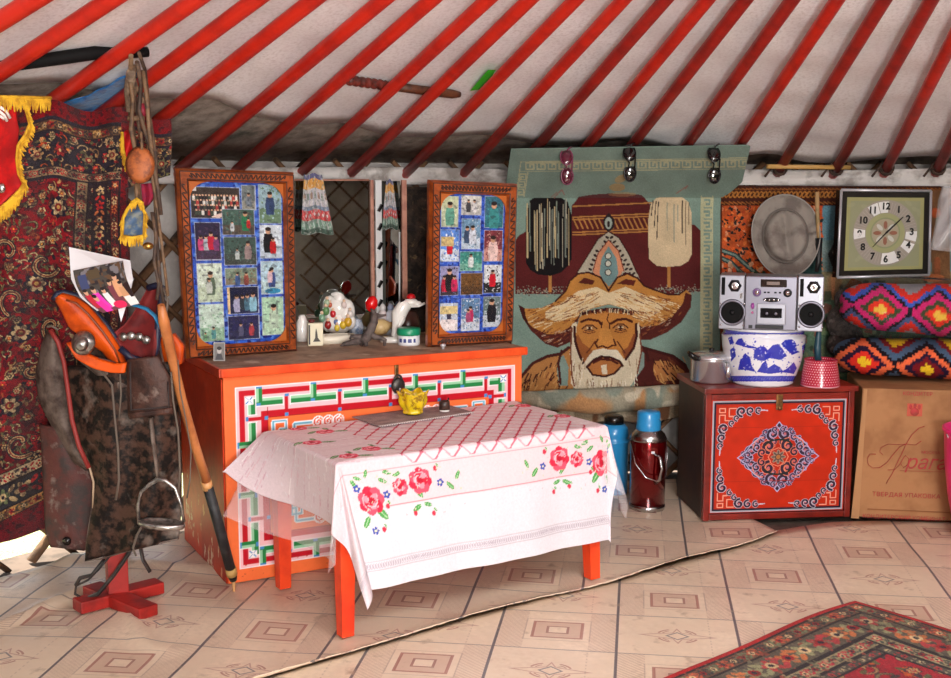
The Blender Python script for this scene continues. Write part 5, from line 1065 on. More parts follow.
def drape(S_, T_, out=.010, zt_=TH+.001, flare=.05, cflare=.42, wob=1.0, bfl=1.0, skw=1.0):
    s = np.asarray(S_, float); t_ = np.asarray(T_, float)          # t_ > 0 hangs over the front edge, t_ < -TD over the back
    cs = np.clip(s, 0, TL_); ct = np.clip(t_, -TD, 0); es, et = s-cs, t_-ct; r = np.hypot(es, et)+1e-9; dx, dy = es/r, et/r
    cor = 2*np.abs(dx*dy); be = flare+np.where(es > 0, .10 if SR < .15 else cflare, np.where(et > 0, .16, .0))*cor+np.where(es < 0, .85, 0)*np.clip((-ct/TD-.5)/.5, 0, 1)**1.5*(np.abs(es) > 1e-6)*bfl
    w_ = wob*(np.where(np.abs(es) < 1e-6, .006*np.sin(cs*13+.6)+.003*np.sin(cs*31), 0)+np.where(np.abs(et) < 1e-6, .012*np.sin(ct*15), 0)+cor*.03*np.sin(np.arctan2(dy, dx)*7+1.2))
    ho = out*np.minimum(r/.01, 1)+r*np.sin(be)*(r > 1e-6)+w_*np.minimum(r/.3, 1); z = zt_-np.maximum(r-.006, 0)*np.cos(be)-np.minimum(r, .006)*.5
    z = z+.0015*np.sin(cs*19+ct*7)*(r < 1e-6)
    sx = cs+dx*ho+.085*np.clip(et/.385, 0, 1)*(1-cs/TL_)*skw; tx = ct+dy*ho
    P = np.array(tp3(0, 0, 0))+sx[..., None]*np.array(tu)-tx[..., None]*np.array(tv); P[..., 2] = z; return P
cv = Cv(-SL, -TD-BB, TL_+SR, FB, 330, (228, 208, 210))
cv.rect(-1, .0, 2, 1, (234, 208, 214)); cv.rect(-1, .155, 2, 1, (224, 219, 227)); cv.rect(-1, -2, 0, 1, (222, 204, 210), .8)
for _ in range(500):
    x, y = random.uniform(-SL, TL_+SR), random.uniform(-TD, 0); cv.line([(x, y), (x+random.uniform(.03, .09), y+random.uniform(-.01, .01))], .0025, random.choice(((220, 180, 190), (246, 238, 238), (206, 166, 180))))
RED = (206, 48, 78); PIT = .068
X, Y = cv.X, cv.Y
a_ = np.mod(X+Y*.9, PIT); b_ = np.mod(X-Y*.9, PIT); reg = (Y < .033) & (Y > -TD+.02) & (X+.25*(Y < -1) > .20-(Y+.27)*0) & (X < TL_-.05)
zig = np.minimum(a_, PIT-a_) < .0042; zag = np.minimum(b_, PIT-b_) < .0034
cv.a[reg & zag] = C8(226, 120, 140); cv.a[reg & zig] = C8(*RED)
k_ = reg & (np.minimum(a_, PIT-a_) < .008) & (np.minimum(b_, PIT-b_) < .008); cv.a[k_] = C8(190, 30, 60)
cv.line([(-SL, .040), (TL_+SR, .040)], .0035, (226, 160, 170)); cv.line([(.12, .150), (TL_+SR, .150)], .003, (206, 130, 140))
cv.rect(.20, -.001, TL_-.05, .033, (250, 238, 240), .35)
def rose(x, y, r, rot=0):
    for k in range(7): a = rot+k*.9; cv.ell(x+r*.5*math.cos(a), y+r*.5*math.sin(a), r*.56, r*.46, (214, 40, 72) if k % 2 else (232, 84, 108), a)
    for k in range(6): a = rot+k*1.05+.4; cv.ell(x+r*.3*math.cos(a), y+r*.3*math.sin(a), r*.36, r*.26, (246, 150, 164) if k % 2 else (206, 30, 60), a)
    cv.ell(x, y, r*.28, r*.22, (190, 20, 50)); cv.line(arc(x, y, r*.45, rot, rot+2.4), r*.10, (250, 196, 204)); cv.line(arc(x, y, r*.68, rot+2, rot+4), r*.09, (250, 180, 190))
def leaf(x, y, L_, a, c=(80, 160, 80)):
    L_ *= 1.25; cv.ell(x, y, L_, L_*.42, c, a); cv.line([(x-L_*.8*math.cos(a), y-L_*.8*math.sin(a)), (x+L_*.8*math.cos(a), y+L_*.8*math.sin(a))], L_*.12, (180, 220, 170))
def bouquet(x0, m):
    X_ = lambda d: x0+m*d
    for d, y, L_, a in ((.075, .165, .022, .9), (.02, .185, .016, 2.2), (.005, .07, .012, 1.2), (.10, .072, .012, .5), (.165, .10, .015, 2.4), (.215, .125, .015, 1.0), (.24, .165, .012, .3), (.20, .17, .014, 2.7), (.33, .12, .014, .8), (.36, .09, .012, 2.0), (.15, .06, .012, 2.8), (.12, .05, .012, .3), (.02, .055, .010, .4), (.05, .045, .010, 2.0)): leaf(X_(d), y, L_, a if m > 0 else PI-a)
    rose(X_(.050), .125, .042); rose(X_(.155), .10, .026, 1); rose(X_(.226), .09, .039, 2)
    for d, y in ((.012, .085), (.105, .115), (.295, .105), (.04, .215)):
        for k in range(5): a = k*1.26; cv.ell(X_(d)+.007*math.cos(a), y+.007*math.sin(a), .006, .0045, (58, 84, 176), a)
        cv.ell(X_(d), y, .004, .004, (240, 230, 180))
    for d, y in ((.07, .215), (.255, .195), (.285, .06), (.10, .15), (.19, .185)): cv.ell(X_(d), y, .007, .008, (210, 50, 76)); leaf(X_(d)+.008, y-.010, .006, 1.0)
    for _ in range(30): cv.ell(X_(random.uniform(0, .38)), random.uniform(.045, .20), .004, .002, random.choice(((190, 206, 180), (232, 190, 196), (206, 196, 206))), random.uniform(0, 3))
    cv.line(arc(X_(.13), .075, .026, 0, 5.5), .002, (220, 206, 206)); cv.line(arc(X_(.13), .075, .014, 1, 6), .002, (220, 206, 206))
bouquet(.02, 1); bouquet(TL_+.03, -1)
for (x, y) in ((.06, -.05), (.16, -.10), (.05, -.28), (.15, -.40), (.10, -.50), (TL_-.03, -.42), (TL_-.02, -.2)):
    rose(x, y, .030, x*9); leaf(x+.045, y+.02, .018, .4, (96, 130, 80)); leaf(x-.04, y-.015, .018, 2.5, (96, 130, 80)); leaf(x+.02, y-.04, .014, 1.5, (96, 130, 80))
for i in range(150):                                           # woven lace band near the hem
    s = -SL+i*.0092; cv.line(arc(s, .318, .007, 0, 2*PI, 8), .0030, (186, 176, 188)); cv.line([(s, .305), (s+.006, .300)], .002, (214, 208, 212))
cv.line([(-SL, .332), (TL_+SR, .332)], .0032, (190, 182, 192)); cv.line([(-SL, .303), (TL_+SR, .303)], .0028, (196, 188, 198))
for i in range(60): x, y = random.uniform(-SL, -.02), random.uniform(-TD, .3); cv.ell(x, y, .006, .003, (226, 214, 220), random.uniform(0, 3))
m_cl = MV('printed_tablecloth', .6, .25, 130, .3, var=.10)
o = painted('tablecloth', cv, lambda X, Y: drape(X, Y), m_cl, None, (0, 0, .0012)); tag(o, 'white tablecloth printed with red roses and a red lattice, draped over the low table', 'tablecloth')
m_pl = M('thin_clear_plastic', (236, 228, 230), .2, spec=.5, alpha=.30)
gs, gt = np.meshgrid(np.linspace(-.30, .02, 40), np.linspace(-TD-.03, .12, 80)); 
o = MB().sheet(drape(gs, gt, .003, TH-.001, .03, .30, .6, .6, .3), None).build('plastic_cover', m_pl, normals=False); tag(o, 'clear plastic sheet hanging out below the tablecloth at the table\'s left side', 'plastic sheet')
gs, gt = np.meshgrid(np.linspace(TL_-.02, TL_+.26, 36), np.linspace(-.20, .20, 60))
o = MB().sheet(drape(gs, gt, .003, TH-.001, .16, .30, .6), None).build('plastic_cover', m_pl, normals=False); tag(o, 'clear plastic sheet showing below the tablecloth at the table\'s right front corner', 'plastic sheet')
# mat, amber bowl, dark cup on the table
zt2 = TH+.006
P = [onz(352, 417.5, zt2), onz(380, 427, zt2), onz(474, 413, zt2), onz(446, 405, zt2)]
cv = Cv(0, 0, 40, 24, 5, (150, 130, 128)); cv.speck(.12); cv.speck(.10, 3)
for i in range(41): cv.ell(i, 23.4, .6, .8, (222, 214, 212)); cv.ell(i, .5, .5, .5, (130, 112, 112))
mt_ = painted('table_mat', cv, quad(P[0], P[3], P[1], P[2], cv), MV('woven_mat', .9, .5, 300, .2), None, (0, 0, .003)); tag(mt_, 'grey woven mat on the tablecloth, under the amber bowl and the dark cup', 'mat')
bp_ = onz(413, 414, zt2+.004); bw = thing('amber_bowl', bp_, 'yellow amber glass bowl with a wavy lobed rim on the grey mat', 'bowl')
m_am = M('amber_glass', (228, 196, 16), .10, trans=.12, coat=.6, spec=.7, var=(150, 112, 6), vs=50, thr=(.5, .6)); na = 64; rows = []
for r, z in ((.001, .006), (.028, .006), (.034, .004), (.034, .010), (.030, .014), (.042, .030), (.046, .045), (.044, .058), (.050, .072), (.052, .078), (.046, .076), (.038, .060), (.038, .040), (.022, .020), (.001, .018)):
    rows.append([bp_+Vector(((r+(.0055*math.sin(6*a)*min(1, z/.03)))*math.cos(a), (r+.0055*math.sin(6*a)*min(1, z/.03))*math.sin(a), z+(.006*math.sin(6*a+.6) if z > .055 else .004*math.sin(8*a) if .02 < z else 0))) for a in np.linspace(0, 2*PI, na)])
MB().sheet(np.array(rows)).build('glass', m_am, bw); MB().lathe([(0, 0), (.026, 0), (.028, .004), (.020, .006), (0, .006)], bp_, 24).build('foot', M('dark_olive_glass', (70, 62, 20), .2), bw)
kp = onz(444.5, 411, zt2+.004); kc = thing('dark_cup', kp, 'small dark brown cup with a white foot beside the amber bowl', 'cup')
MB().lathe([(0, 0), (.018, 0), (.018, .006), (0, .006)], kp, 20).build('foot', m_por, kc); MB().lathe([(0, .006), (.020, .006), (.018, .034), (.015, .036), (.014, .020), (0, .018)], kp, 24).build('cup_body', M('brown_lacquer', (78, 54, 46), .4, var=(54, 38, 34), vs=30), kc)
MB().tube([kp+Vector((.010, .006, .030)), kp+Vector((.014, .010, .045))], .003, 6).build('stub', m_blk, kc)

# ================================================================== THERMOS FLASKS
m_met = M('thermos_metal', (190, 190, 192), .22, 1.0); m_blid = M('blue_plastic_lid', (40, 140, 200), .3, coat=.3)
tg = onz(647, 508, .012); th = thing('thermos_flask', tg, 'dark red metallic thermos flask with a blue cup lid standing by the red chest', 'thermos')
MB().lathe([(0, 0), (.070, 0), (.074, .010), (.072, .022), (0, .022)], tg, 40).build('base_ring', m_met, th)
MB().lathe([(.0715, .018), (.0715, .285), (.070, .290)], tg, 48).build('body', M('metallic_dark_red', (120, 6, 14), .18, .75, coat=.6), th)
MB().lathe([(.073, .285), (.075, .292), (.066, .312), (.052, .325), (.047, .330), (0, .330)], tg, 40).build('shoulder', m_met, th)
MB().lathe([(.046, .325), (.050, .330), (.049, .362), (.046, .366), (.047, .392), (.044, .402), (.030, .405), (0, .405)], tg, 40).build('cup_lid', m_blid, th)
dv = Vector((.10, -1, 0)).normalized(); sd_ = Vector((1, .10, 0)).normalized(); q = lambda s, o, z: tg+sd_*s+dv*o+Vector((0, 0, z))
MB().tube([q(.012, .068, .240), q(.026, .098, .232), q(.032, .106, .19), q(.024, .100, .145), q(.014, .072, .120)], [.012, .010, .008, .008, .009], 10, flat=.6).build('handle', m_met, th)
MB().tube([q(-.074, 0, .285), q(-.066, .055, .20), q(-.03, .085, .150), q(.02, .092, .133), q(.058, .065, .145), q(.074, .02, .22), q(.074, 0, .285)], .0026, 8).build('bail', m_met, th)
MB().prism([q(-.006, .0735, .253), q(.008, .0735, .253), q(.008, .0735, .243), q(-.006, .0735, .243)], dv*.001).build('label', M('white_label', (210, 210, 212), .4), th)
tb = onz(613, 492, .012); t2 = thing('thermos_flask', tb, 'plain bright blue thermos flask half hidden behind the table\'s right corner', 'thermos')
MB().lathe([(0, 0), (.060, 0), (.062, .01), (.062, .215), (.066, .222), (.066, .232), (.056, .238), (.064, .250), (.058, .285), (.040, .302), (0, .302)], tb, 40).build('body', m_blid, t2)
MB().lathe([(.042, .300), (.042, .325), (.036, .335), (0, .336)], tb, 32).build('stopper', m_blk, t2); MB().tube([tb+Vector((.064*math.cos(a), .064*math.sin(a), .226)) for a in np.linspace(0, 2*PI, 30)], .004, 6).build('collar', m_blid, t2)

# ================================================================== SADDLE ON ITS STAND
m_lthr = M('worn_black_leather', (70, 48, 38), .55, spec=.2, var=(20, 15, 13), vs=34, thr=(.42, .56), two=((146, 132, 122), 9, .57, .80), bmp=.35, bs=45)
m_lg = M('worn_grey_leather', (112, 98, 90), .65, spec=.2, var=(62, 48, 43), vs=20, thr=(.4, .65), two=((70, 44, 42), 12, .60, .72), bmp=.3, bs=50)
m_mar = M('worn_maroon_leather', (92, 54, 50), .6, spec=.2, var=(66, 56, 54), vs=16, thr=(.42, .62), two=((122, 108, 102), 20, .6, .72), bmp=.3, bs=50)
m_sq = M('dark_brown_leather', (72, 46, 38), .5, spec=.25, var=(44, 28, 24), vs=16, two=((110, 92, 84), 22, .6, .72), bmp=.25, bs=60)
m_oran = M('orange_lacquer', (214, 82, 10), .5, spec=.3, var=(180, 62, 8), vs=14); m_rim = M('navy_rim', (22, 28, 54), .5); m_dred = M('dark_red_felt', (118, 26, 26), .8, var=(92, 18, 20), vs=20)
m_stud = M('worn_silver', (186, 184, 180), .3, .9, var=(130, 128, 124), vs=40, bmp=.1, bs=20); m_strap = M('black_strap', (36, 32, 32), .5, var=(62, 54, 50), vs=20); m_redl = M('red_leather_edge', (136, 40, 36), .6)
Y0 = 3.42; sad = thing('saddle', at(112, 560, Y0+.1), 'worn dark leather saddle with orange pommel and dark red cantle, on a red stand', 'saddle')
def rl(name, L, R, depth, mat, th_=.012, n=30, m=16, par=None, label=None): return MB().sheet(ruled(L, R, n, m, depth), (0, th_, 0)).build(name, mat, par or sad, label=label)
rl('rear_flap', [(47, 330), (41, 345), (35, 375), (39, 402), (53, 430), (72, 462), (86, 471)], [(57, 338), (62, 352), (66, 372), (70, 400), (73, 428), (80, 448), (89, 466)], lambda s, t: Y0+.05-.05*np.sin(s*PI)*(1-t*.4)-.02*s, m_lg, label='grey worn flap')
MB().tube([at(x, y, Y0-.05) for x, y in ((50, 330), (58, 342), (64, 362), (68, 390), (72, 420), (79, 446), (89, 468))], .007, 8).build('piping', m_redl, sad)
rl('under_pad', [(39, 425), (41, 445), (43, 490), (45, 530), (50, 547)], [(72, 430), (84, 465), (94, 480), (95, 545), (84, 551)], lambda s, t: Y0+.07-.03*np.sin(s*PI), m_mar, label='maroon-grey lower pad')
MB().lathe([(0, -.004), (.012, -.003), (.014, .003), (0, .005)], at(67, 541, Y0+.02), 16, frame3((0, -1, 0))).build('stud', m_blk, sad)
rl('side_flap', [(68, 366), (67, 385), (72, 412), (76, 438), (88, 462), (93, 482), (92, 508), (86, 545), (85, 561)], [(176, 362), (178, 385), (179, 436), (181, 465), (181, 500), (180, 520), (178, 540)], lambda s, t: Y0-.03-.06*np.sin(s*PI)*(1-.5*t)+.012*np.sin(s*11+t*5), m_lthr, n=50, m=30, label='large dark side flap')
MB().tube([at(x, y, Y0-.035) for x, y in ((67, 378), (70, 405), (76, 437), (88, 462), (93.5, 482), (93, 508))], .0035, 6).build('flap_edge', M('pale_leather_edge', (176, 150, 124), .6), sad)
MB().tube([at(x, y, Y0-.035) for x, y in ((92, 508), (87, 540), (85.5, 561), (100, 559), (127, 551), (178, 539))], .003, 6).build('flap_edge', m_lg, sad)
sq = rl('square_skirt', [(127, 360), (127, 380), (128, 417)], [(158, 356), (170, 378), (172, 413)], lambda s, t: Y0-.100-.012*np.sin(s*PI), m_sq, label='dark brown square skirt')
MB().tube([at(x, y, Y0-.112) for x, y in ((130, 362), (131, 410), (169, 407), (168, 382))], .003, 6).build('stitching', M('dark_stitch', (40, 26, 24), .6), sq)
rl('skirt_trim', [(128, 413), (129, 419)], [(172, 408), (172, 414)], lambda s, t: Y0-.118+0*s, m_sq, .01, 4, 6)
MB().sheet(ruled([(75, 352), (80, 362), (95, 374), (112, 390)], [(115, 362), (120, 368), (126, 376), (130, 386)], 14, 12, lambda s, t: Y0-.075-.02*np.sin(s*PI)), (0, .01, 0)).build('seat_leather', m_lg, sad)
# seat mass between the two arches and the far side
MB().tube([at(86, 352, Y0+.07), at(105, 357, Y0+.07), at(130, 358, Y0+.07), at(152, 350, Y0+.07)], [.07, .065, .065, .07], 16).build('seat', m_lthr, sad)
rl('far_flap', [(75, 380), (72, 440), (80, 520)], [(170, 380), (172, 440), (168, 520)], lambda s, t: Y0+.15+.05*np.sin(s*PI)*(1-t), m_lthr, .012, 20, 12)
pm = rl('pommel', [(54, 299), (61, 311), (69, 328), (84, 339), (102, 352), (118, 372)], [(62, 293), (76, 297), (88, 306), (104, 325), (118, 345), (126, 363)], lambda s, t: Y0-.10+.05*t-.02*np.sin(s*PI), m_oran, .022, 24, 12, label='orange lacquered pommel')
MB().tube([at(x, y, Y0-.10+.01*k) for k, (x, y) in enumerate(((54, 300), (57, 294), (64, 292.5), (77, 296), (89, 305), (105, 324), (119, 344), (127, 361)))], .010, 10).build('pommel_rim', m_rim, pm)
MB().tube([at(x, y, Y0-.118+.01*k) for k, (x, y) in enumerate(((66, 300), (76, 303), (88, 314), (103, 332), (115, 350), (121, 366)))], .0035, 8).build('pommel_bead', M('amber_bead', (120, 50, 14), .4), pm)
rl('pommel_skirt', [(66, 343), (76, 359), (94, 369), (112, 373), (124, 373)], [(71, 342), (84, 353), (100, 360), (114, 364), (126, 363)], lambda s, t: Y0-.118+.01*s, m_oran, .02, 16, 6, label='orange lower edge')
MB().lathe([(0, .026), (.010, .024), (.022, .015), (.034, .004), (.036, -.004), (0, -.006)], at(83, 343, Y0-.135), 28, frame3((-.15, -1, .25))).build('silver_boss', m_stud, sad)
MB().lathe([(0, .016), (.014, .012), (.022, .002), (0, -.004)], at(82, 344, Y0-.15), 20, frame3((-.15, -1, .25))).build('boss_tip', m_stud, sad)
ct = rl('cantle', [(147, 289), (140, 301), (133, 313), (124, 325), (113, 333), (120, 346), (134, 358)], [(162, 286), (160, 300), (158, 315), (156, 330), (156, 345), (155, 352), (153, 359)], lambda s, t: Y0-.01-.06*t+.03*np.sin(s*PI), m_dred, .022, 24, 12, label='dark red felt cantle')
MB().tube([at(x, y, Y0-.01-.006*k) for k, (x, y) in enumerate(((148, 288), (156, 285.5), (162.5, 287), (160.5, 305), (158, 322), (157, 345), (154, 358), (142, 361), (130, 357), (120, 348)))], .010, 10).build('cantle_rim', m_rim, ct)
for x, y in ((123, 337), (131, 336), (139, 337), (146, 340)): MB().ball(at(x, y, Y0-.058), (.014, .008, .013), 10).build('stud', m_stud, ct)
rl('orange_side_panel', [(160, 338), (162, 352), (166, 371)], [(173, 334), (183, 347), (181, 364)], lambda s, t: Y0+.04+0*s, m_oran, .03, 10, 6)
MB().tube([at(x, y, Y0-.075) for x, y in ((130, 305), (138, 306), (147, 309), (155, 316), (161, 329))], [.008, .013, .015, .014, .010], 8, flat=.35).build('blue_strap', M('blue_strap_cloth', (30, 116, 160), .5), sad)
st = MB().tube([at(x, y, Y0-.115) for x, y in ((151, 418), (153, 440), (156, 462), (158, 480))], [.014, .013, .012, .011], 8, flat=.4).build('stirrup_leather', M('grey_strap', (112, 98, 88), .6, var=(80, 66, 58), vs=20), sad)
sr = MB(); Ys = Y0-.125
sr.tube([at(x, y, Ys) for x, y in ((139, 524), (138, 505), (141, 492), (150, 484), (158, 479), (166, 481), (175, 488), (181, 505), (184, 522))], [.005, .0045, .0045, .006, .008, .006, .0045, .0045, .005], 10)
sr.build('stirrup', m_stud, sad)
tc = at(161.5, 524, Ys); MB().lathe([(0, 0), (.055, 0), (.060, .006), (.068, .008), (.070, 0), (.066, -.008), (0, -.010)], tc, 32, Matrix.Rotation(.10, 3, 'Y'), 1.0, .55).build('stirrup_tread', m_stud, sad)
for P, r in (([(102, 372), (112, 385), (115, 420), (118, 450), (119, 480), (116, 500)], .005), ([(171, 372), (173, 400), (178, 430), (180, 470), (178, 500)], .0045), ([(178, 360), (180, 390), (186, 420), (191, 450), (190, 480), (187, 498)], .003), ([(120, 374), (121, 395), (119, 420)], .004), ([(58, 330), (52, 326), (47, 327)], .005), ([(163, 288), (168, 300), (165, 320), (170, 345)], .006), ([(143, 524), (137, 535), (133, 548), (136, 556)], .005)):
    MB().tube([at(x, y, Y0-.115) for x, y in P], r*.7, 6).build('saddle_string', M('grey_cord', (96, 84, 74), .7), sad)
for P, r in (([(143, 520), (136, 540), (127, 556), (114, 575), (98, 594), (81, 601)], .011), ([(110, 556), (98, 570), (88, 580), (76, 586), (75, 594), (82, 598)], .006), ([(140, 545), (143, 560), (150, 572)], .009), ([(104, 560), (92, 575), (80, 578), (76, 585)], .010)):
    MB().tube([at(x, y, Y0+.0) for x, y in P], r, 8, flat=.6).build('girth_strap', m_strap, sad)
# stand
m_st = M('red_stand_paint', (160, 28, 20), .5, var=(126, 20, 16), vs=10)
ss = thing('saddle_stand', onz(115, 602, .014), 'red wooden saddle stand with a crossed foot', 'stand'); c0 = onz(114, 602, .014); zb = .018
def bar(pa, pb, w_, h, z0): 
    A, B = onz(*pa, z0), onz(*pb, z0); d = (B-A); MB().box((A+B)/2+Vector((0, 0, h/2)), (d.length, w_, h), rotz(math.atan2(d.y, d.x)), .005).build('foot_bar', m_st, ss)
bar((77, 612), (160, 591), .066, .038, zb); bar((92, 594), (149, 618), .066, .036, zb)
ax = onz(116, 603, .02); MB().box((ax.x, ax.y+.02, .36), (.062, .058, .62), rotz(.45), .004).build('post', m_st, ss)
MB().box((ax.x, ax.y+.02, .685), (.30, .05, .05), rotz(.0), .004).build('cross_bar', m_st, ss)
# photo print on the saddle
PH = thing('photo_print', at(104, 300, Y0-.12), 'white sheet with a colour photo of a family group, tucked on the saddle', 'photo')
pY = lambda x, y: Y0-.10+(y-303)*-.0012*0+(x-69)*.0008
cs_ = [at(69, 247, Y0-.06), at(130, 260.5, Y0-.06), at(74, 300, Y0-.15), at(139.5, 303.5, Y0-.15)]
MB().prism([cs_[0], cs_[1], at(133, 280, Y0-.11), at(128, 300, Y0-.15), at(121, 322, Y0-.17), at(117, 304, Y0-.15), at(97, 311, Y0-.16), at(80, 297, Y0-.135), at(71, 279, Y0-.108)], (0, .002, 0)).build('paper', M('white_paper', (232, 230, 234), .6), PH)
cv = Cv(0, 0, 60, 46, 4, (70, 66, 62)); cv.blend(4, (40, 36, 40), .5, .1); cv.blend(5, (120, 116, 120), .62, .1); cv.blend(3, (96, 70, 50), .66, .1)
cv.rect(4, 6, 14, 20, (60, 70, 110)); cv.rect(16, 3, 30, 12, (84, 70, 50)); cv.rect(0, 36, 60, 46, (110, 60, 70))
for (x, y, s, c) in ((6, 26, 12, (190, 40, 60)), (16, 26, 14, (226, 60, 180)), (12, 34, 14, (220, 50, 160)), (27, 28, 12, (226, 226, 226)), (38, 22, 12, (120, 60, 70)), (46, 18, 14, (214, 160, 120)), (50, 26, 12, (200, 150, 110))):
    cv.poly([(x-s*.3, y), (x+s*.3, y), (x+s*.42, y+s*1.2), (x-s*.42, y+s*1.2)], c); cv.ell(x, y-s*.22, s*.2, s*.25, (206, 160, 130)); cv.ell(x, y-s*.40, s*.21, s*.14, (30, 24, 24))
cv.ell(34, 42, 9, 4, (220, 40, 90)); cv.rect(46, 36, 60, 46, (226, 226, 224)); cv.poly([(52, 24), (60, 22), (60, 38), (55, 38)], (40, 24, 24))
def curl(X, Y):
    u, v = X/60, Y/46; px = (73*(1-u)+123*u)*(1-v)+(103*(1-u)+139.5*u)*v-7*np.sin(PI*v)*(1-.5*u); py = (270.5*(1-u)+260.5*u)*(1-v)+(313*(1-u)+303.5*u)*v+2*np.sin(PI*v)*(1-u)
    return ats(px, py, Y0-.118+.02*u*(1-v)-.055*v+.012*u*v)
painted('photo', cv, curl, m_photo, PH, (0, .001, 0))
# herding stick leaning against the saddle
hs_ = thing('herding_stick', at(233, 582, 3.62), 'long wooden stick with a black grip, leaning between saddle and orange chest', 'stick')
lp = lambda k: Y0-.17+(3.60-Y0+.17)*k
pt = lambda x, y: at(x, y, lp(max(0, min(1, (y-300)/282))))
MB().tube([pt(161, 305), pt(164, 322), pt(173, 362), pt(182, 400), pt(195, 445), pt(207, 483)], [.010, .016, .014, .014, .014, .015], 12).build('shaft', M('polished_tan_wood', (190, 118, 66), .4, var=(164, 96, 52), vs=10), hs_)
MB().tube([pt(206, 481), pt(208, 489)], [.017, .016], 12).build('ferrule', M('pale_ferrule', (206, 150, 96), .4), hs_)
MB().tube([pt(208, 487), pt(220, 530), pt(231, 571)], [.016, .017, .016], 12).build('grip', M('black_wrap', (26, 26, 28), .6, var=(46, 46, 48), vs=30), hs_)
MB().tube([pt(230.5, 568), pt(232, 575)], .018, 12).build('binding', M('straw_binding', (176, 140, 80), .7), hs_); MB().tube([pt(232, 574), pt(233.5, 580)], [.017, .012], 12).build('butt', m_blk, hs_)
MB().tube([pt(233.5, 580), pt(234, 592), pt(232, 603)], [.007, .004, .002], 6).build('frayed_tip', M('straw', (186, 140, 90), .8), hs_)
# ================================================================== RED CHEST AND WHAT STANDS ON IT
RA, RB_ = onz(702, 520, .012), onz(848.5, 515.5, .012); ru = Vector((RB_.x-RA.x, RB_.y-RA.y, 0)); RWd = ru.length; ru.normalize(); rn = Vector((ru.y, -ru.x, 0)); RD_ = .36
RH = at(709, 389, RA.y).z
def rp(u, v, o=0.0): return Vector((RA.x, RA.y, 0))+ru*u+rn*o+Vector((0, 0, v))
RR = Matrix((ru, rn, Vector((0, 0, 1)))).transposed()
rch = thing('red_chest', rp(RWd/2, .012, -RD_/2), 'small square red chest painted with a dark scrollwork medallion, stereo and pots on top', 'chest')
m_rw = M('dark_red_lacquer', (132, 30, 18), .35, var=(104, 22, 14), vs=8, coat=.2); m_dsd = M('dark_brown_boards', (64, 34, 22), .5, var=(40, 22, 16), vs=7)
MB().box(rp(RWd/2, RH/2, -RD_/2-.01), (RWd, RD_-.02, RH-.03), RR, .002).build('carcass', m_dsd, rch)
for (u, v, su, sv) in ((.012, RH/2, .024, RH-.02), (RWd-.012, RH/2, .024, RH-.02), (RWd/2, .024, RWd-.05, .024), (RWd/2, RH-.032, RWd-.05, .022)): MB().box(rp(u, v, 0), (su, .024, sv), RR, .003).build('frame_rail', m_rw, rch)
MB().box(rp(RWd/2, RH-.006, -RD_/2+.008), (RWd+.02, RD_+.03, .022), RR, .004).build('lid', m_rw, rch)
VX, VY = 100.0, 86.0; cv = Cv(0, 0, VX, VY, 3.4, (188, 40, 8)); cv.speck(.06, 6)
cv.line([(1.2, 1.2), (VX-1.2, 1.2), (VX-1.2, VY-1.2), (1.2, VY-1.2)], 1.2, (170, 166, 176), 1, True); cv.line([(2.6, 2.6), (VX-2.6, 2.6), (VX-2.6, VY-2.6), (2.6, VY-2.6)], 1.5, (34, 28, 44), 1, True); cv.line([(3.9, 3.9), (VX-3.9, 3.9), (VX-3.9, VY-3.9), (3.9, VY-3.9)], .5, (160, 40, 24), 1, True)
NV, LV, PKc, BRc = (50, 32, 54), (170, 170, 206), (226, 132, 104), (120, 34, 30)
def scroll(x, y, r, a0, d, fill=NV, out=LV):
    r *= 1.22
    for w_, c in ((r*.66, out), (r*.46, fill)): cv.line(spiral(x, y, r, a0, 1.15, 26, d), w_, c)
    cv.ell(x, y, r*.22, r*.22, (190, 100, 110))
MX, MY = 50, 44
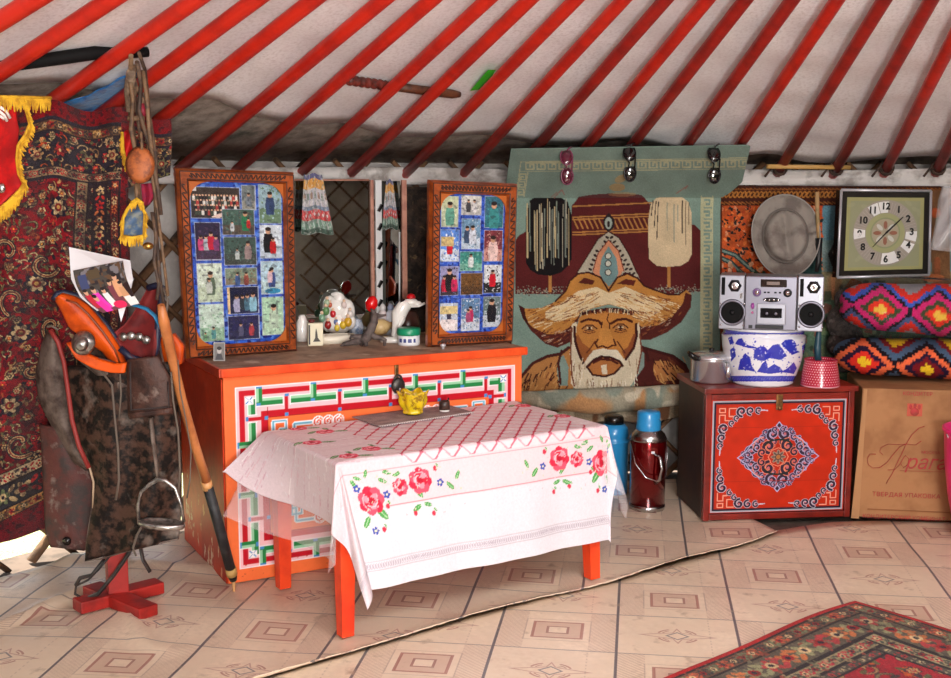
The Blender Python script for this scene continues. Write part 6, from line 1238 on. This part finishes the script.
for sx in (1, -1):
    for sy in (1, -1):
        X_ = lambda a: MX+sx*a
        Y_ = lambda b: MY+sy*b
        A0 = lambda a: a if (sx > 0) == (sy > 0) else a
        # outline of the medallion: stepped cloud scrolls along the lozenge
        cv.poly([(X_(0), Y_(24)), (X_(5), Y_(19)), (X_(14), Y_(14)), (X_(20), Y_(8)), (X_(27), Y_(0)), (X_(0), Y_(0))], (150, 30, 20), .35)
        for (a, b, r) in ((8.6, 19.2, 1.7), (15.5, 12, 2.4), (3.2, 11.2, 2.0), (9.5, 6.2, 1.5), (4.5, 17.5, 3.4), (11.5, 15.0, 2.0), (20, 5, 3.3), (22.5, 2, 2.0), (16, 7.5, 2.2), (7, 8.2, 3.6), (12, 3.6, 2.3), (3.0, 21, 1.7), (10, 19, 1.6), (25.5, 3.2, 1.5)):
            scroll(X_(a), Y_(b), r*1.12, PI/2*sy if sx > 0 else PI/2*sy+PI, sx*sy, NV if r > 2.1 else (70, 40, 70), LV if (a+b) > 16 else PKc)
        cv.line([(X_(0), Y_(26.5)), (X_(2.0), Y_(24)), (X_(0), Y_(21.5))], .9, LV); cv.poly([(X_(0), Y_(26)), (X_(1.6), Y_(24)), (X_(0), Y_(22)), (X_(-1.6), Y_(24))], NV)
        cv.line([(X_(30), Y_(0)), (X_(27), Y_(2.4)), (X_(24), Y_(4.6)), (X_(21), Y_(9)), (X_(17), Y_(13)), (X_(13), Y_(16))], .7, LV)
        cv.line(arc(X_(13), Y_(9), 6, -.3, 1.9, 12) if sx*sy > 0 and sx > 0 else [(X_(18.8), Y_(7.2)), (X_(17.5), Y_(12)), (X_(13), Y_(14.9)), (X_(11), Y_(14.6))], .6, PKc)
        cv.line([(X_(0), Y_(13.2)), (X_(4), Y_(13.0)), (X_(8), Y_(11.4)), (X_(10), Y_(9))], 1.3, (30, 40, 34))
        cv.line([(X_(0), Y_(7)), (X_(5), Y_(5)), (X_(7.4), Y_(0))], .6, PKc)
        # corner key and cloud chain
        C_ = lambda a, b: (X_(44-a), Y_(37.5-b))
        for w_, c in ((1.5, (150, 40, 24)), (.9, (236, 150, 126))):
            cv.line([C_(0, 11), C_(0, 5), C_(4, 5), C_(4, 9), C_(7, 9)], w_, c); cv.line([C_(0, 0), C_(4, 0), C_(4, 3), C_(0, 3), C_(0, 0)], w_, c); cv.line([C_(12, 0), C_(7, 0), C_(7, 6), C_(10, 6)], w_, c)
        for (a, b, r) in ((16, 2.4, 3.0), (22.5, 2.0, 2.5), (28.5, 1.6, 2.1), (12.5, 7.2, 1.9), (9.0, 11, 1.9), (3.2, 15, 3.2), (2.0, 22, 2.6), (1.2, 28, 2.0)): scroll(*C_(a, b), r, PI/2*sy if sx > 0 else PI/2*sy+PI, sx*sy, NV, (196, 192, 206))
        cv.line([C_(30, 1.6), C_(35, 2.0)], .8, (196, 192, 206)); cv.line([C_(1, 30), C_(.6, 35)], .8, (196, 192, 206))
for k in range(8): a = k*PI/4; cv.ell(MX+3.4*math.cos(a), MY+3.4*math.sin(a), 2.3, 1.2, (150, 130, 110), a); cv.ell(MX+3.4*math.cos(a), MY+3.4*math.sin(a), 1.4, .6, (90, 70, 70), a)
cv.ell(MX, MY, 2.3, 2.3, (60, 40, 44)); cv.ell(MX, MY, 1.7, 1.7, (170, 110, 60))
for y in (21, 62): cv.line([(3, y), (97, y+random.uniform(-.5, .5))], .35, (150, 30, 14))
cv.a = cv.a[::1]
painted('painted_panel', cv, lambda X, Y: np.array(rp(0, 0, .004))[None, None]+np.array(ru)*(.026+(RWd-.052)*X/VX)[..., None]+np.array((0, 0, 1.0))*(RH-.044-(RH-.082)*Y/VY)[..., None], m_paint, rch, np.array(rn)*-.006)
MB().box(rp(RWd*.49, RH-.055, .014), (.026, .006, .062), RR, .002).build('hasp', m_br, rch); MB().ball(rp(RWd*.49, RH-.078, .018), (.008, .006, .010), 10).build('staple', m_br, rch)
zr_ = RH+.006
# steel pot with lid
p0 = onz(714.5, 384, zr_)+Vector((0, .07, 0)); pot = thing('steel_pot', p0, 'shiny steel saucepan with lid and black handle on the red chest', 'pot')
m_ss = M('polished_steel', (216, 216, 220), .24, .85)
MB().lathe([(0, 0), (.074, 0), (.081, .008), (.081, .088), (.085, .092), (0, .092)], p0, 48).build('body', m_ss, pot); MB().lathe([(.085, .092), (.086, .098), (.077, .112), (.045, .120), (0, .122)], p0, 48).build('lid', m_ss, pot)
hl = at(694, 355, p0.y-.05); MB().tube([p0+Vector((-.055, -.05, .098)), p0+Vector((-.080, -.062, .104)), p0+Vector((-.098, -.066, .118)), p0+Vector((-.100, -.048, .122))], [.013, .015, .013, .009], 10, flat=.8).build('handle', m_blk, pot)
MB().tube([p0+Vector((.045, -.080, .088)), p0+Vector((.05, -.098, .06)), p0+Vector((.046, -.096, .03))], [.012, .010, .012], 8, flat=.5).build('clamp', m_ss, pot); MB().lathe([(0, 0), (.008, 0), (.012, .012), (0, .016)], p0+Vector((0, 0, .120)), 16).build('knob', m_blk, pot)
# blue and white planter
b0 = onz(770, 388, zr_)+Vector((0, .125, 0)); PK_ = 1.03; pl = thing('porcelain_planter', b0, 'white porcelain planter with blue landscape painting, the stereo resting on it', 'planter')
cv = Cv(725, 320, 815, 392, 5, (226, 228, 236)); BB_ = (46, 56, 176)
cv.rect(700, 329.5, 830, 334.5, BB_); cv.rect(700, 376, 830, 381.5, BB_)
for i in range(60): x = 724+i*1.6; cv.line([(x, 377), (x+1, 380)], .35, (120, 130, 214)); cv.line([(x, 330.5), (x+.8, 333.5)], .3, (90, 100, 200))
rg = random.Random(12)
def hill(pts, n=14):
    cv.poly(pts, BB_); xs = [p[0] for p in pts]; ys = [p[1] for p in pts]
    for _ in range(n): x, y = rg.uniform(min(xs), max(xs)), rg.uniform(min(ys), max(ys)); cv.ell(x, y, rg.uniform(.4, 1.4), rg.uniform(.3, .7), rg.choice(((216, 220, 236), (120, 130, 210), (80, 90, 196))), rg.uniform(0, 3))
hill([(735, 344), (738, 339), (742, 338), (744, 342), (748, 345), (756, 347), (758, 349), (748, 348)], 4); hill([(753, 360), (754, 350), (758, 347), (764, 346), (768, 350), (773, 345), (778, 344), (783, 349), (787, 356), (780, 360), (770, 358), (764, 361)], 24); hill([(781, 344), (785, 340), (792, 339), (796, 343), (797, 350), (800, 352), (792, 355), (787, 350)], 12)
hill([(738, 370), (740, 360), (745, 353), (750, 357), (752, 366), (756, 372), (746, 370)], 12); hill([(757, 372), (762, 364), (766, 360), (768, 368), (774, 364), (780, 367), (784, 372), (770, 374)], 12); hill([(781, 372), (788, 368), (794, 362), (797, 368), (794, 374)], 6); hill([(730, 350), (734, 346), (736, 356), (731, 362)], 4); hill([(802, 346), (807, 342), (808, 356), (803, 360)], 4)
for _ in range(46):
    x, y = rg.uniform(732, 805), rg.uniform(340, 373); cv.ell(x, y, rg.uniform(.4, 1.3), rg.uniform(.3, .9), (70, 80, 190), rg.uniform(0, 3))
hill([(728, 338), (732, 336), (734, 343), (730, 345)], 3)
prof = [(0, 0), (.108, 0), (.116, .006), (.122, .02), (.142, .08), (.155, .14), (.158, .185), (.150, .196), (.152, .206), (.162, .214), (.158, .222), (.140, .222), (.136, .20), (0, .19)]
pr2 = []
for (ra, za), (rb, zb_) in zip(prof[:-1], prof[1:]):
    nk = max(2, int(math.hypot(rb-ra, zb_-za)/.0016))
    for k in range(nk): pr2.append(((ra+(rb-ra)*k/nk)*PK_, (za+(zb_-za)*k/nk)*PK_))
def pcol(V):
    Q = V.copy(); out = np.zeros((len(V), 3)); out[:] = C8(226, 228, 236); u, v = proj(V); front = V[:, 1] < b0.y+.03; inside = (V[:, 2]-b0.z < .220)
    ok = front & inside; out[ok] = cv.get(u[ok], v[ok]); return out
MB().lathe([(max(r, 1e-4), z) for r, z in pr2], b0, 420).build('bowl', MV('glazed_porcelain', .12, 0, 50, .6, coat=.6, var=.01), pl, pcol)
# pink polka-dot pot with a dark stick in it
k0 = onz(826, 389, zr_)+Vector((0, .08, 0)); kk = thing('polka_dot_pot', k0, 'crimson pot with small white polka dots on the red chest', 'pot')
prf = [(0, 0), (.072, 0), (.076, .004), (.070, .05), (.062, .095), (.064, .104), (.058, .106), (.056, .09), (0, .085)]; pr2 = []
for (ra, za), (rb, zb_) in zip(prf[:-1], prf[1:]):
    nk = max(2, int(math.hypot(rb-ra, zb_-za)/.0012))
    for k in range(nk): pr2.append((max(ra+(rb-ra)*k/nk, 1e-4), za+(zb_-za)*k/nk))
def dots(V):
    a = np.arctan2(V[:, 1]-k0.y, V[:, 0]-k0.x)*.07/.0105; z = (V[:, 2]-k0.z)/.0095; row = np.floor(z); fa = np.mod(a+.5*np.mod(row, 2), 1)-.5; fz = np.mod(z, 1)-.5
    out = np.zeros((len(V), 3)); out[:] = C8(176, 12, 52); out[(fa**2+fz**2 < .030)] = C8(240, 214, 222); out[(V[:, 2]-k0.z < .006)] = C8(226, 170, 186); return out
MB().lathe(pr2, k0, 380).build('pot_body', MV('polka_enamel', .3, 0, 50, .5, coat=.4, var=.02), kk, dots)
o = MB().tube([k0+Vector((-.004, .02, .09)), k0+Vector((-.006, .03, .15)), k0+Vector((-.002, .035, .20)), k0+Vector((-.002, .035, .25))], [.014, .014, .011, .008], 10).build('bottle_brush', M('dark_teal_plastic', (30, 66, 80), .4)); tag(o, 'dark teal handle sticking up out of the polka-dot pot', 'handle')
k_o = o
# ---------------- stereo
Ybx = b0.y-.16; ZB = b0.z+.229
s0 = at(718.5, 324.5, Ybx+.05); s1 = at(822.5, 324, Ybx-.05); dz = ZB-s0.z; HB = at(720, 276, Ybx).z-ZB
su_ = (s1-s0); SWd = su_.length; su_.normalize(); su_.z = 0; su_.normalize(); sn = Vector((su_.y, -su_.x, 0)); RS = Matrix((su_, sn, Vector((0, 0, 1)))).transposed()
def sp_(x, y, o=0.0): return Vector((s0.x, s0.y, ZB))+su_*(SWd*(x-718.5)/104.0)+sn*o+Vector((0, 0, HB*(324.5-y)/49.5))
stt = thing('stereo', sp_(770, 324.5, -.09), 'silver stereo with two round speakers standing on the blue and white planter', 'stereo')
m_sg = M('silver_grey_plastic', (112, 110, 122), .3, .5, spec=.5); m_sg2 = M('pale_silver_plastic', (140, 140, 150), .32, .4); m_dg = M('dark_grey_plastic', (26, 25, 28), .45, spec=.3); m_bk = M('speaker_black', (7, 7, 8), .7, spec=.15); m_chr = M('chrome', (220, 220, 226), .12, 1)
def pbox(name, xa, ya, xb, yb, o0, o1, mat, par, bev=.003):
    c = (sp_(xa, ya)+sp_(xb, yb))/2+sn*(o0+o1)/2; return MB().box(c, (abs(xb-xa)/104*SWd, o1-o0, abs(yb-ya)/49.5*HB), RS, bev).build(name, mat, par)
PXM = SWd/104.0
def disc(name, x, y, prof, mat, par, seg=36, o=0.0): return MB().lathe([(r*PXM, h*PXM) for r, h in prof], sp_(x, y, o), seg, frame3(sn)).build(name, mat, par)
for xa, xb, cx in ((718.5, 744, 731), (797, 822.5, 809.5)):
    spk = pbox('speaker_box', xa, 275, xb, 324.5, -.16, .002, m_sg2, stt, .004)
    disc('woofer_ring', cx+1.2, 309, [(13.4, -.5), (14, .8), (12.6, 2.2), (11.2, 1.2), (10.6, .2)], m_sg, spk)
    disc('woofer_cone', cx+1.2, 309, [(11.2, 1.0), (10.2, 1.4), (9.4, .6), (5, .1), (3.2, .2), (2.6, 1.0), (1.4, 1.7), (0, 1.9)], m_bk, spk, o=.002); disc('dust_cap', cx+1.2, 309, [(2.2, 1.2), (1.4, 2.0), (0, 2.3)], m_dg, spk, o=.002)
    for x, y in ((-11, 11.5), (11.5, 11.5), (-11.5, -8), (12, -8)): disc('screw', cx+1.2+x, 309+y, [(1.0, .2), (.8, .8), (0, .9)], m_chr, spk, 12, .003)
    disc('tweeter_plate', cx+3, 284.5, [(7, .2), (6.4, 1.0), (0, 1.0)], m_dg, spk, 6, .002); disc('tweeter', cx+3, 284.5, [(4, 1.0), (3.4, 2.0), (2.4, 1.2), (1.2, 2.0), (0, 2.4)], m_chr, spk, 24, .002)
    for x0_ in (cx-8.6,): pbox('port', x0_-1.8, 277, x0_+1.8, 293, .001, .004, m_bk, spk, .001)
    pbox('badge', cx+8.4, 291, cx+11, 296, .001, .004, m_chr, spk, .001)
ctr = pbox('centre_unit', 744.6, 275.5, 796.4, 324.3, -.16, .004, m_sg, stt, .004)
pbox('display_window', 760, 278, 786, 285, .003, .008, M('display_glass', (40, 26, 22), .1), ctr, .002); pbox('display_text', 766, 280, 779, 283, .0075, .0085, M('display_print', (92, 62, 50), .3), ctr, .0005)
for x in (756.5, 787): disc('knob', x, 290, [(4.4, .2), (4.2, 2.0), (3.4, 2.6), (0, 2.4)], m_dg if x > 780 else M('violet_grey_knob', (110, 84, 130), .3), ctr, 24, .003); disc('knob_cap', x, 290, [(2.6, 2.0), (2.2, 3.2), (0, 3.4)], m_chr, ctr, 20, .003)
for x in (764.5, 768, 775, 779.5): pbox('button', x-1.2, 289.2, x+1.2, 290.6, .003, .006, m_bk, ctr, .0005)
MB().lathe([(0, 0), (.030, 0), (.032, .003), (.028, .006), (0, .006)], sp_(771.5, 296.5, .003), 28, frame3(sn), 1, .28).build('button_row', m_dg, ctr)
for x in (765, 769, 773.5, 778): disc('button', x, 296.5, [(1.4, 1.2), (1.0, 2.0), (0, 2.0)], m_chr, ctr, 14, .004)
pbox('cassette_door', 757, 300, 786, 319, .003, .009, m_sg2, ctr, .003); pbox('cassette_window', 760.5, 304, 782, 313, .008, .011, M('cassette_glass', (16, 14, 18), .08), ctr, .002)
for x in (767, 776): disc('spool', x, 309, [(1.6, .2), (1.4, .6), (0, .6)], m_sg, ctr, 14, .011)
pbox('slot', 756, 319.5, 784, 323, .004, .012, m_dg, ctr, .002); pbox('tag_sticker', 749, 320, 753, 323, .004, .005, m_dg, ctr, .0003)
MB().lathe([(0, 0), (.009, 0), (.008, .005), (0, .006)], sp_(752.5, 302.5, .003), 16, frame3(sn), .8, 1.4).build('power_button', M('violet_button', (150, 70, 150), .3), ctr); disc('button', 752.5, 308.5, [(1.3, .2), (1.0, 1.2), (0, 1.2)], M('pink_button', (190, 90, 140), .3), ctr, 14, .003)

# ================================================================== CARTON, CUSHIONS, PINK BASIN
QA = onz(851, 518, .006); QB = onz(962, 523, .006); qu = Vector((QB.x-QA.x, QB.y-QA.y, 0)); QW = qu.length+.06; qu.normalize(); qn = Vector((qu.y, -qu.x, 0)); QH = at(858, 387, QA.y+.02).z; RQ = Matrix((qu, qn, Vector((0, 0, 1)))).transposed()
def qp(u, v, o=0.0): return Vector((QA.x, QA.y, 0))+qu*u+qn*o+Vector((0, 0, v))
bx_ = thing('cardboard_box', qp(QW/2, .006, -.2), 'brown cardboard box printed with red script, the zigzag cushions lying on it', 'box')
m_cb = M('brown_cardboard', (166, 118, 76), .8, var=(146, 100, 62), vs=5, two=((128, 84, 50), 9, .64, .74))
lean = Matrix.Rotation(.0, 3, 'X')
MB().box(qp(QW/2+.012, QH/2+.006, -.20), (QW-.02, .40, QH-.012), RQ, .006).build('carton', m_cb, bx_)
MB().prism([qp(.0, .006, .002), qp(.030, .006, .004), qp(.040, QH-.004, .004), qp(.028, QH-.004, .002)], qn*-.006).build('corner_flap', M('lighter_cardboard', (172, 126, 84), .8), bx_)
MB().box(qp(QW/2+.03, .046, .004), (QW-.06, .002, .004), RQ).build('fold_line', M('cardboard_fold', (140, 88, 50), .8), bx_)
m_ink = M('red_print_ink', (176, 52, 52), .7, var=(150, 60, 50), vs=30)
RTx = Matrix((qu, Vector((0, 0, 1)), qn)).transposed()
zQ = lambda u, v: qp(u/557*111/106*QW*1.0, QH*(1-(v)/640.0), .0045)      # read off an enlarged view 557 x 678 of the carton
def QP(u, v, o=.0045):
    P = onz(840+u/5.018, 390+v/5.022, 0); a, b_ = rays(840+u/5.018, 390+v/5.022); n0 = np.array(qn); C_ = np.array((0, 0, EYE)); d = np.array((float(a), 1.0, float(b_))); p0_ = np.array(qp(0, 0, o)); t_ = np.dot(p0_-C_, n0)/np.dot(d, n0); return Vector(C_+d*t_)
for P, r in (([(425, 182), (395, 192), (360, 225), (330, 275), (310, 320), (285, 370), (262, 420), (240, 455), (232, 470)], .0032), ([(180, 322), (150, 322), (136, 345), (142, 375), (165, 392), (200, 390), (235, 365), (270, 320), (300, 285), (330, 272), (380, 276), (400, 262), (408, 256)], .0030), ([(330, 272), (290, 274), (240, 272), (205, 290), (200, 312), (215, 325)], .0026), ([(240, 402), (275, 400), (300, 375), (322, 335), (330, 330), (345, 345), (340, 375), (318, 390), (306, 372)], .0026),
    ([(300, 405), (400, 408), (520, 412)], .0016)): MB().tube([QP(u, v) for u, v in P], r, 6, flat=.35).build('script_stroke', m_ink, bx_)
textobj('script_word', 'рага', .078, QP(325, 364), RTx, m_ink, bx_, .0006, 'LEFT', .35, .92)
textobj('printed_line', 'ТВЕРДАЯ УПАКОВКА', .0235, QP(332, 530), RTx, m_ink, bx_, .0006, 'CENTER', 0, 1.05); textobj('printed_line', 'МОСКВА', .016, QP(455, 315), RTx, m_ink, bx_, .0006, 'CENTER'); textobj('printed_line', 'КОНДИТЕР', .020, QP(390, 20), RTx, m_ink, bx_, .0006, 'CENTER')
textobj('printed_line', 'КОНДИТЕРСКИЙ КОМБИНАТ', .0215, QP(320, 642), RTx, m_ink, bx_, .0006, 'CENTER')
e_ = QP(375, 100); MB().box(e_+Vector((0, 0, .0)), (.056, .001, .050), RQ).build('printed_emblem', M('faded_red_ink', (190, 84, 62), .7), bx_)
for (a, c) in (((-.016, .012), 0), ((0, .016), 0), ((.016, .012), 0)): MB().ball(e_+qu*a[0]+Vector((0, 0, a[1]))+qn*.001, (.006, .001, .010), 10, RQ).build('emblem_mark', m_ink, bx_)
MB().lathe([(0, 0), (.016, 0), (.014, .001), (0, .0012)], e_+Vector((0, 0, -.008))+qn*.0006, 18, frame3(qn)).build('emblem_mark', m_ink, bx_)

def weave(kind):
    """cross-stitched lozenges in stepped outline, in photo coordinates"""
    cv = Cv(825, 278, 1005, 396, 3, (40, 40, 60)); X, Y = cv.X, cv.Y
    if kind == 'top':
        st_ = 2.6; qx, qy = np.floor(X/st_)*st_, np.floor((Y-(X-880)*.12)/st_)*st_
        per = 58.0; ux = np.mod(qx-880+per/2, per)-per/2; d = np.abs(ux)/per*2+np.abs(qy-307.5)/23.0
        cols = [(9.9, (206, 200, 206)), (1.72, (226, 44, 26)), (1.38, (60, 90, 190) ), (1.16, (24, 18, 30)), (1.02, (206, 30, 110)), (.72, (60, 70, 40)), (.50, (230, 50, 30))]
        cv.a[:] = C8(150, 148, 154)
        for lim, c in cols[1:]: cv.a[d < lim] = C8(*c)
        cv.a[(d < 1.38) & (d > 1.16) & (qy > 308)] = C8(70, 84, 130)
        cross = ((np.abs(ux) < 2.7) & (np.abs(qy-307.5) < 5)) | ((np.abs(ux) < 6.5) & (np.abs(qy-307.5) < 2.2)); cv.a[cross] = C8(236, 190, 70)
    else:
        st_ = 2.6; qx, qy = np.floor(X/st_)*st_, np.floor((Y-(X-862)*.13)/st_)*st_
        per = 64.0; ux = np.mod(qx-862+per/2, per)-per/2; n_ = np.floor((qx-862+per/2)/per); d = np.abs(ux)/per*2+np.abs(qy-360.5)/24.0
        cv.a[:] = C8(232, 196, 40); uy = np.abs(qy-360.5)
        for lim, c in ((1.86, (226, 180, 30)), (1.76, (120, 24, 28)), (1.5, (70, 92, 120)), (1.2, (26, 18, 26)), (1.0, (236, 108, 66)), (.74, (40, 20, 50))): cv.a[d < lim] = C8(*c)
        m_ = d < .52; cv.a[m_ & (n_ == 0)] = C8(226, 50, 36); cv.a[m_ & (n_ != 0)] = C8(120, 20, 30)
        cross = ((np.abs(ux) < 2.7) & (np.abs(qy-360.5) < 5.2)) | ((np.abs(ux) < 6.5) & (np.abs(qy-360.5) < 2.4)); cv.a[cross] = C8(240, 196, 40)
    cv.speck(.05); return cv
def cushion(name, label, cx, cy, hw, hh, Y, depth, tilt, cv, edge, ex=.5):
    t = thing(name, at(cx, cy+hh, Y), label, 'cushion', 'woven cushions on the cardboard box'); c = at(cx, cy, Y); s = Y/1150.0
    na, nb = 210, 130; xs = np.linspace(-1, 1, na); xs = np.sign(xs)*(1-(1-np.abs(xs))**1.25); e = (1-np.abs(xs)**(2/ex*.9))**.5
    th_ = np.linspace(-PI, PI, nb)[:, None]; sg = lambda q, p: np.sign(q)*np.abs(q)**p
    x = np.broadcast_to(xs*hw*s, (nb, na)); y = sg(np.cos(th_), .8)*depth*e*-1; z = sg(np.sin(th_), .72)*hh*s*(.12+.88*e)*(e > 0)
    z = z*(1+.05*np.sin(x*16)); R = Matrix.Rotation(tilt, 3, 'Y'); G = np.stack([x, y, z], -1) @ np.array(R).T+np.array(c)
    u, v = proj(G); colr = cv.get(u, v); colr[y > depth*.35] = C8(*edge)
    MB().sheet(G).build('cover', m_wv, t, colr.reshape(-1, 3), normals=False); return t, c, s
m_wv = MV('cross_stitched_wool', .9, .5, 300, .2, var=.1)
t1, c1, s1_ = cushion('woven_cushion', 'zigzag woven cushion with coral lozenges, lower of the two on the cardboard box', 918, 357.5, 84, 18.5, 4.70, .17, .03, weave('low'), (60, 50, 60), .42)
t2_, c2_, s2_ = cushion('woven_cushion', 'zigzag woven cushion with magenta lozenges under clear plastic, upper of the two', 924, 309, 84, 25, 4.73, .17, .05, weave('top'), (150, 146, 150), .5)
m_film2 = M('clear_bag_film', (120, 120, 124), .12, spec=.6, alpha=.05)
na, nb = 90, 50; a = np.linspace(-PI/2, PI/2, nb)[:, None]; b = np.linspace(-PI, PI, na)[None]; sg = lambda q, e: np.sign(q)*np.abs(q)**e
G = np.stack([sg(np.cos(a), .55)*sg(np.cos(b), .55)*90*s2_, sg(np.cos(a), .55)*sg(np.sin(b), .8)*.19, sg(np.sin(a), .75)*31*s2_+0*b], -1); G[..., 0] += .006*np.sin(a*9+b*5); G[..., 1] += .006*np.sin(a*13-b*4); G[..., 2] += .004*np.sin(b*11+a*3)
MB().sheet(G @ np.array(Matrix.Rotation(.05, 3, 'Y')).T+np.array(c2_)).build('plastic_wrap', m_film2, t2_, label='clear plastic wrap')
# dark furry bundle behind the cushions
o = MB(); 
for x, y, r in ((846, 300, .05), (842, 322, .07), (850, 340, .06), (838, 345, .05), (843, 360, .05)): o.ball(at(x, y, 4.98), (r, .06, r*1.1), 14)
o = o.build('sheepskin_roll', M('dark_sheepskin', (74, 64, 60), .95, var=(44, 38, 36), vs=30, bmp=1.0, bs=60, two=((120, 108, 104), 24, .58, .7))); tag(o, 'dark sheepskin roll behind the left ends of the woven cushions', 'sheepskin')
# pink basin at the edge
bk = Vector((1.892, 4.17, .006)); o = thing('pink_bucket', bk, 'bright pink plastic bucket in front of the cardboard box', 'bucket')
hB = .40
MB().lathe([(0, 0), (.085, 0), (.095, .02), (.126, .16), (.142, .28), (.150, .40), (.156, .406), (.156, .420), (.148, .420), (.136, .28), (.09, .03), (0, .02)], bk, 48).build('bucket_body', M('hot_pink_plastic', (232, 36, 120), .35, spec=.5), o)
MB().tube([bk+Vector((.150*math.cos(a), .150*math.sin(a)*.4-.10*math.sin(a), .40-.05*math.sin(a))) for a in np.linspace(0, PI, 16)], .004, 6).build('bail', M('white_bail', (220, 220, 220), .4), o)

# ================================================================== FLOOR RUG
ra, rb2, rc2, rd2 = onz(855, 599.5, .02), onz(640, 684, .02), onz(1180, 690, .02), onz(900, 800, .02)
eu = Vector((rb2.x-ra.x, rb2.y-ra.y, 0)).normalized(); ev = Vector((-eu.y, eu.x, 0)); rgt = onz(951, 622, .02)-ra
if ev.dot(rgt) < 0: ev = -ev
cv = Cv(0, 0, 190, 130, 2.2, (160, 30, 44))           # centimetres: x along the left edge, y along the far edge
def rp2(x, y): return (x, y)
persian(cv, None, None, 9, 420, region=(26, 26, 190, 130), size=.42, red=(170, 30, 40), cream=(170, 156, 120), dark=(70, 50, 54))
for w_, c, d in ((6, (76, 62, 60), 4.5), (13, (70, 66, 64), 13), (7, (140, 120, 100), 23)):
    cv.poly([(0, d-w_/2), (190, d-w_/2), (190, d+w_/2), (0, d+w_/2)], c); cv.poly([(d-w_/2, 0), (d+w_/2, 0), (d+w_/2, 130), (d-w_/2, 130)], c)
for axis in (0, 1):
    P = (lambda a, b: ((a, b), (190, b))) if axis == 0 else (lambda a, b: ((b, a), (b, 130)))
    border_band(cv, *P(2, 5), 6, (110, 78, 60), 3, 4.5, [(190, 90, 60), (110, 120, 90), (60, 60, 60)]); border_band(cv, *P(9, 13.5), 11, (92, 84, 70), 4, 8, [(176, 60, 62), (140, 140, 104), (190, 110, 64)]); border_band(cv, *P(20, 22.5), 5.5, (150, 138, 104), 5, 4.5, [(180, 40, 60), (70, 76, 66)])
    border_band(cv, *P(26, 27.5), 3.4, (80, 74, 66), 6, 5, [(150, 140, 110), (170, 60, 60)])
for _ in range(1500):
    x, y = random.uniform(0, 190), random.uniform(0, 130)
    if min(x, y) < 27: cv.ell(x, y, random.uniform(.4, 1.3), random.uniform(.3, .8), random.choice(((150, 70, 56), (120, 116, 90), (176, 150, 110), (70, 62, 58))), random.uniform(0, 3), .8)
cv.rect(0, 0, 190, 1.6, (176, 28, 30)); cv.rect(0, 0, 1.6, 130, (176, 28, 30)); cv.speck(.12); cv.speck(.1, 5)
def rugf(X, Y):
    P = np.array(ra)[None, None]+np.array(eu)*(X/100)[..., None]+np.array(ev)*(Y/100)[..., None]; P[..., 2] = .016+.004*np.sin(X*.09)*np.exp(-Y/20)+.003*np.sin(X*.05+Y*.07)
    P[..., 0] += -.012*np.exp(-Y/30)*np.sin(X*.05); return P
o = painted('floor_rug', cv, rugf, m_carpet, None, (0, 0, -.008)); tag(o, 'dark red patterned rug lying on the linoleum in the foreground', 'rug')
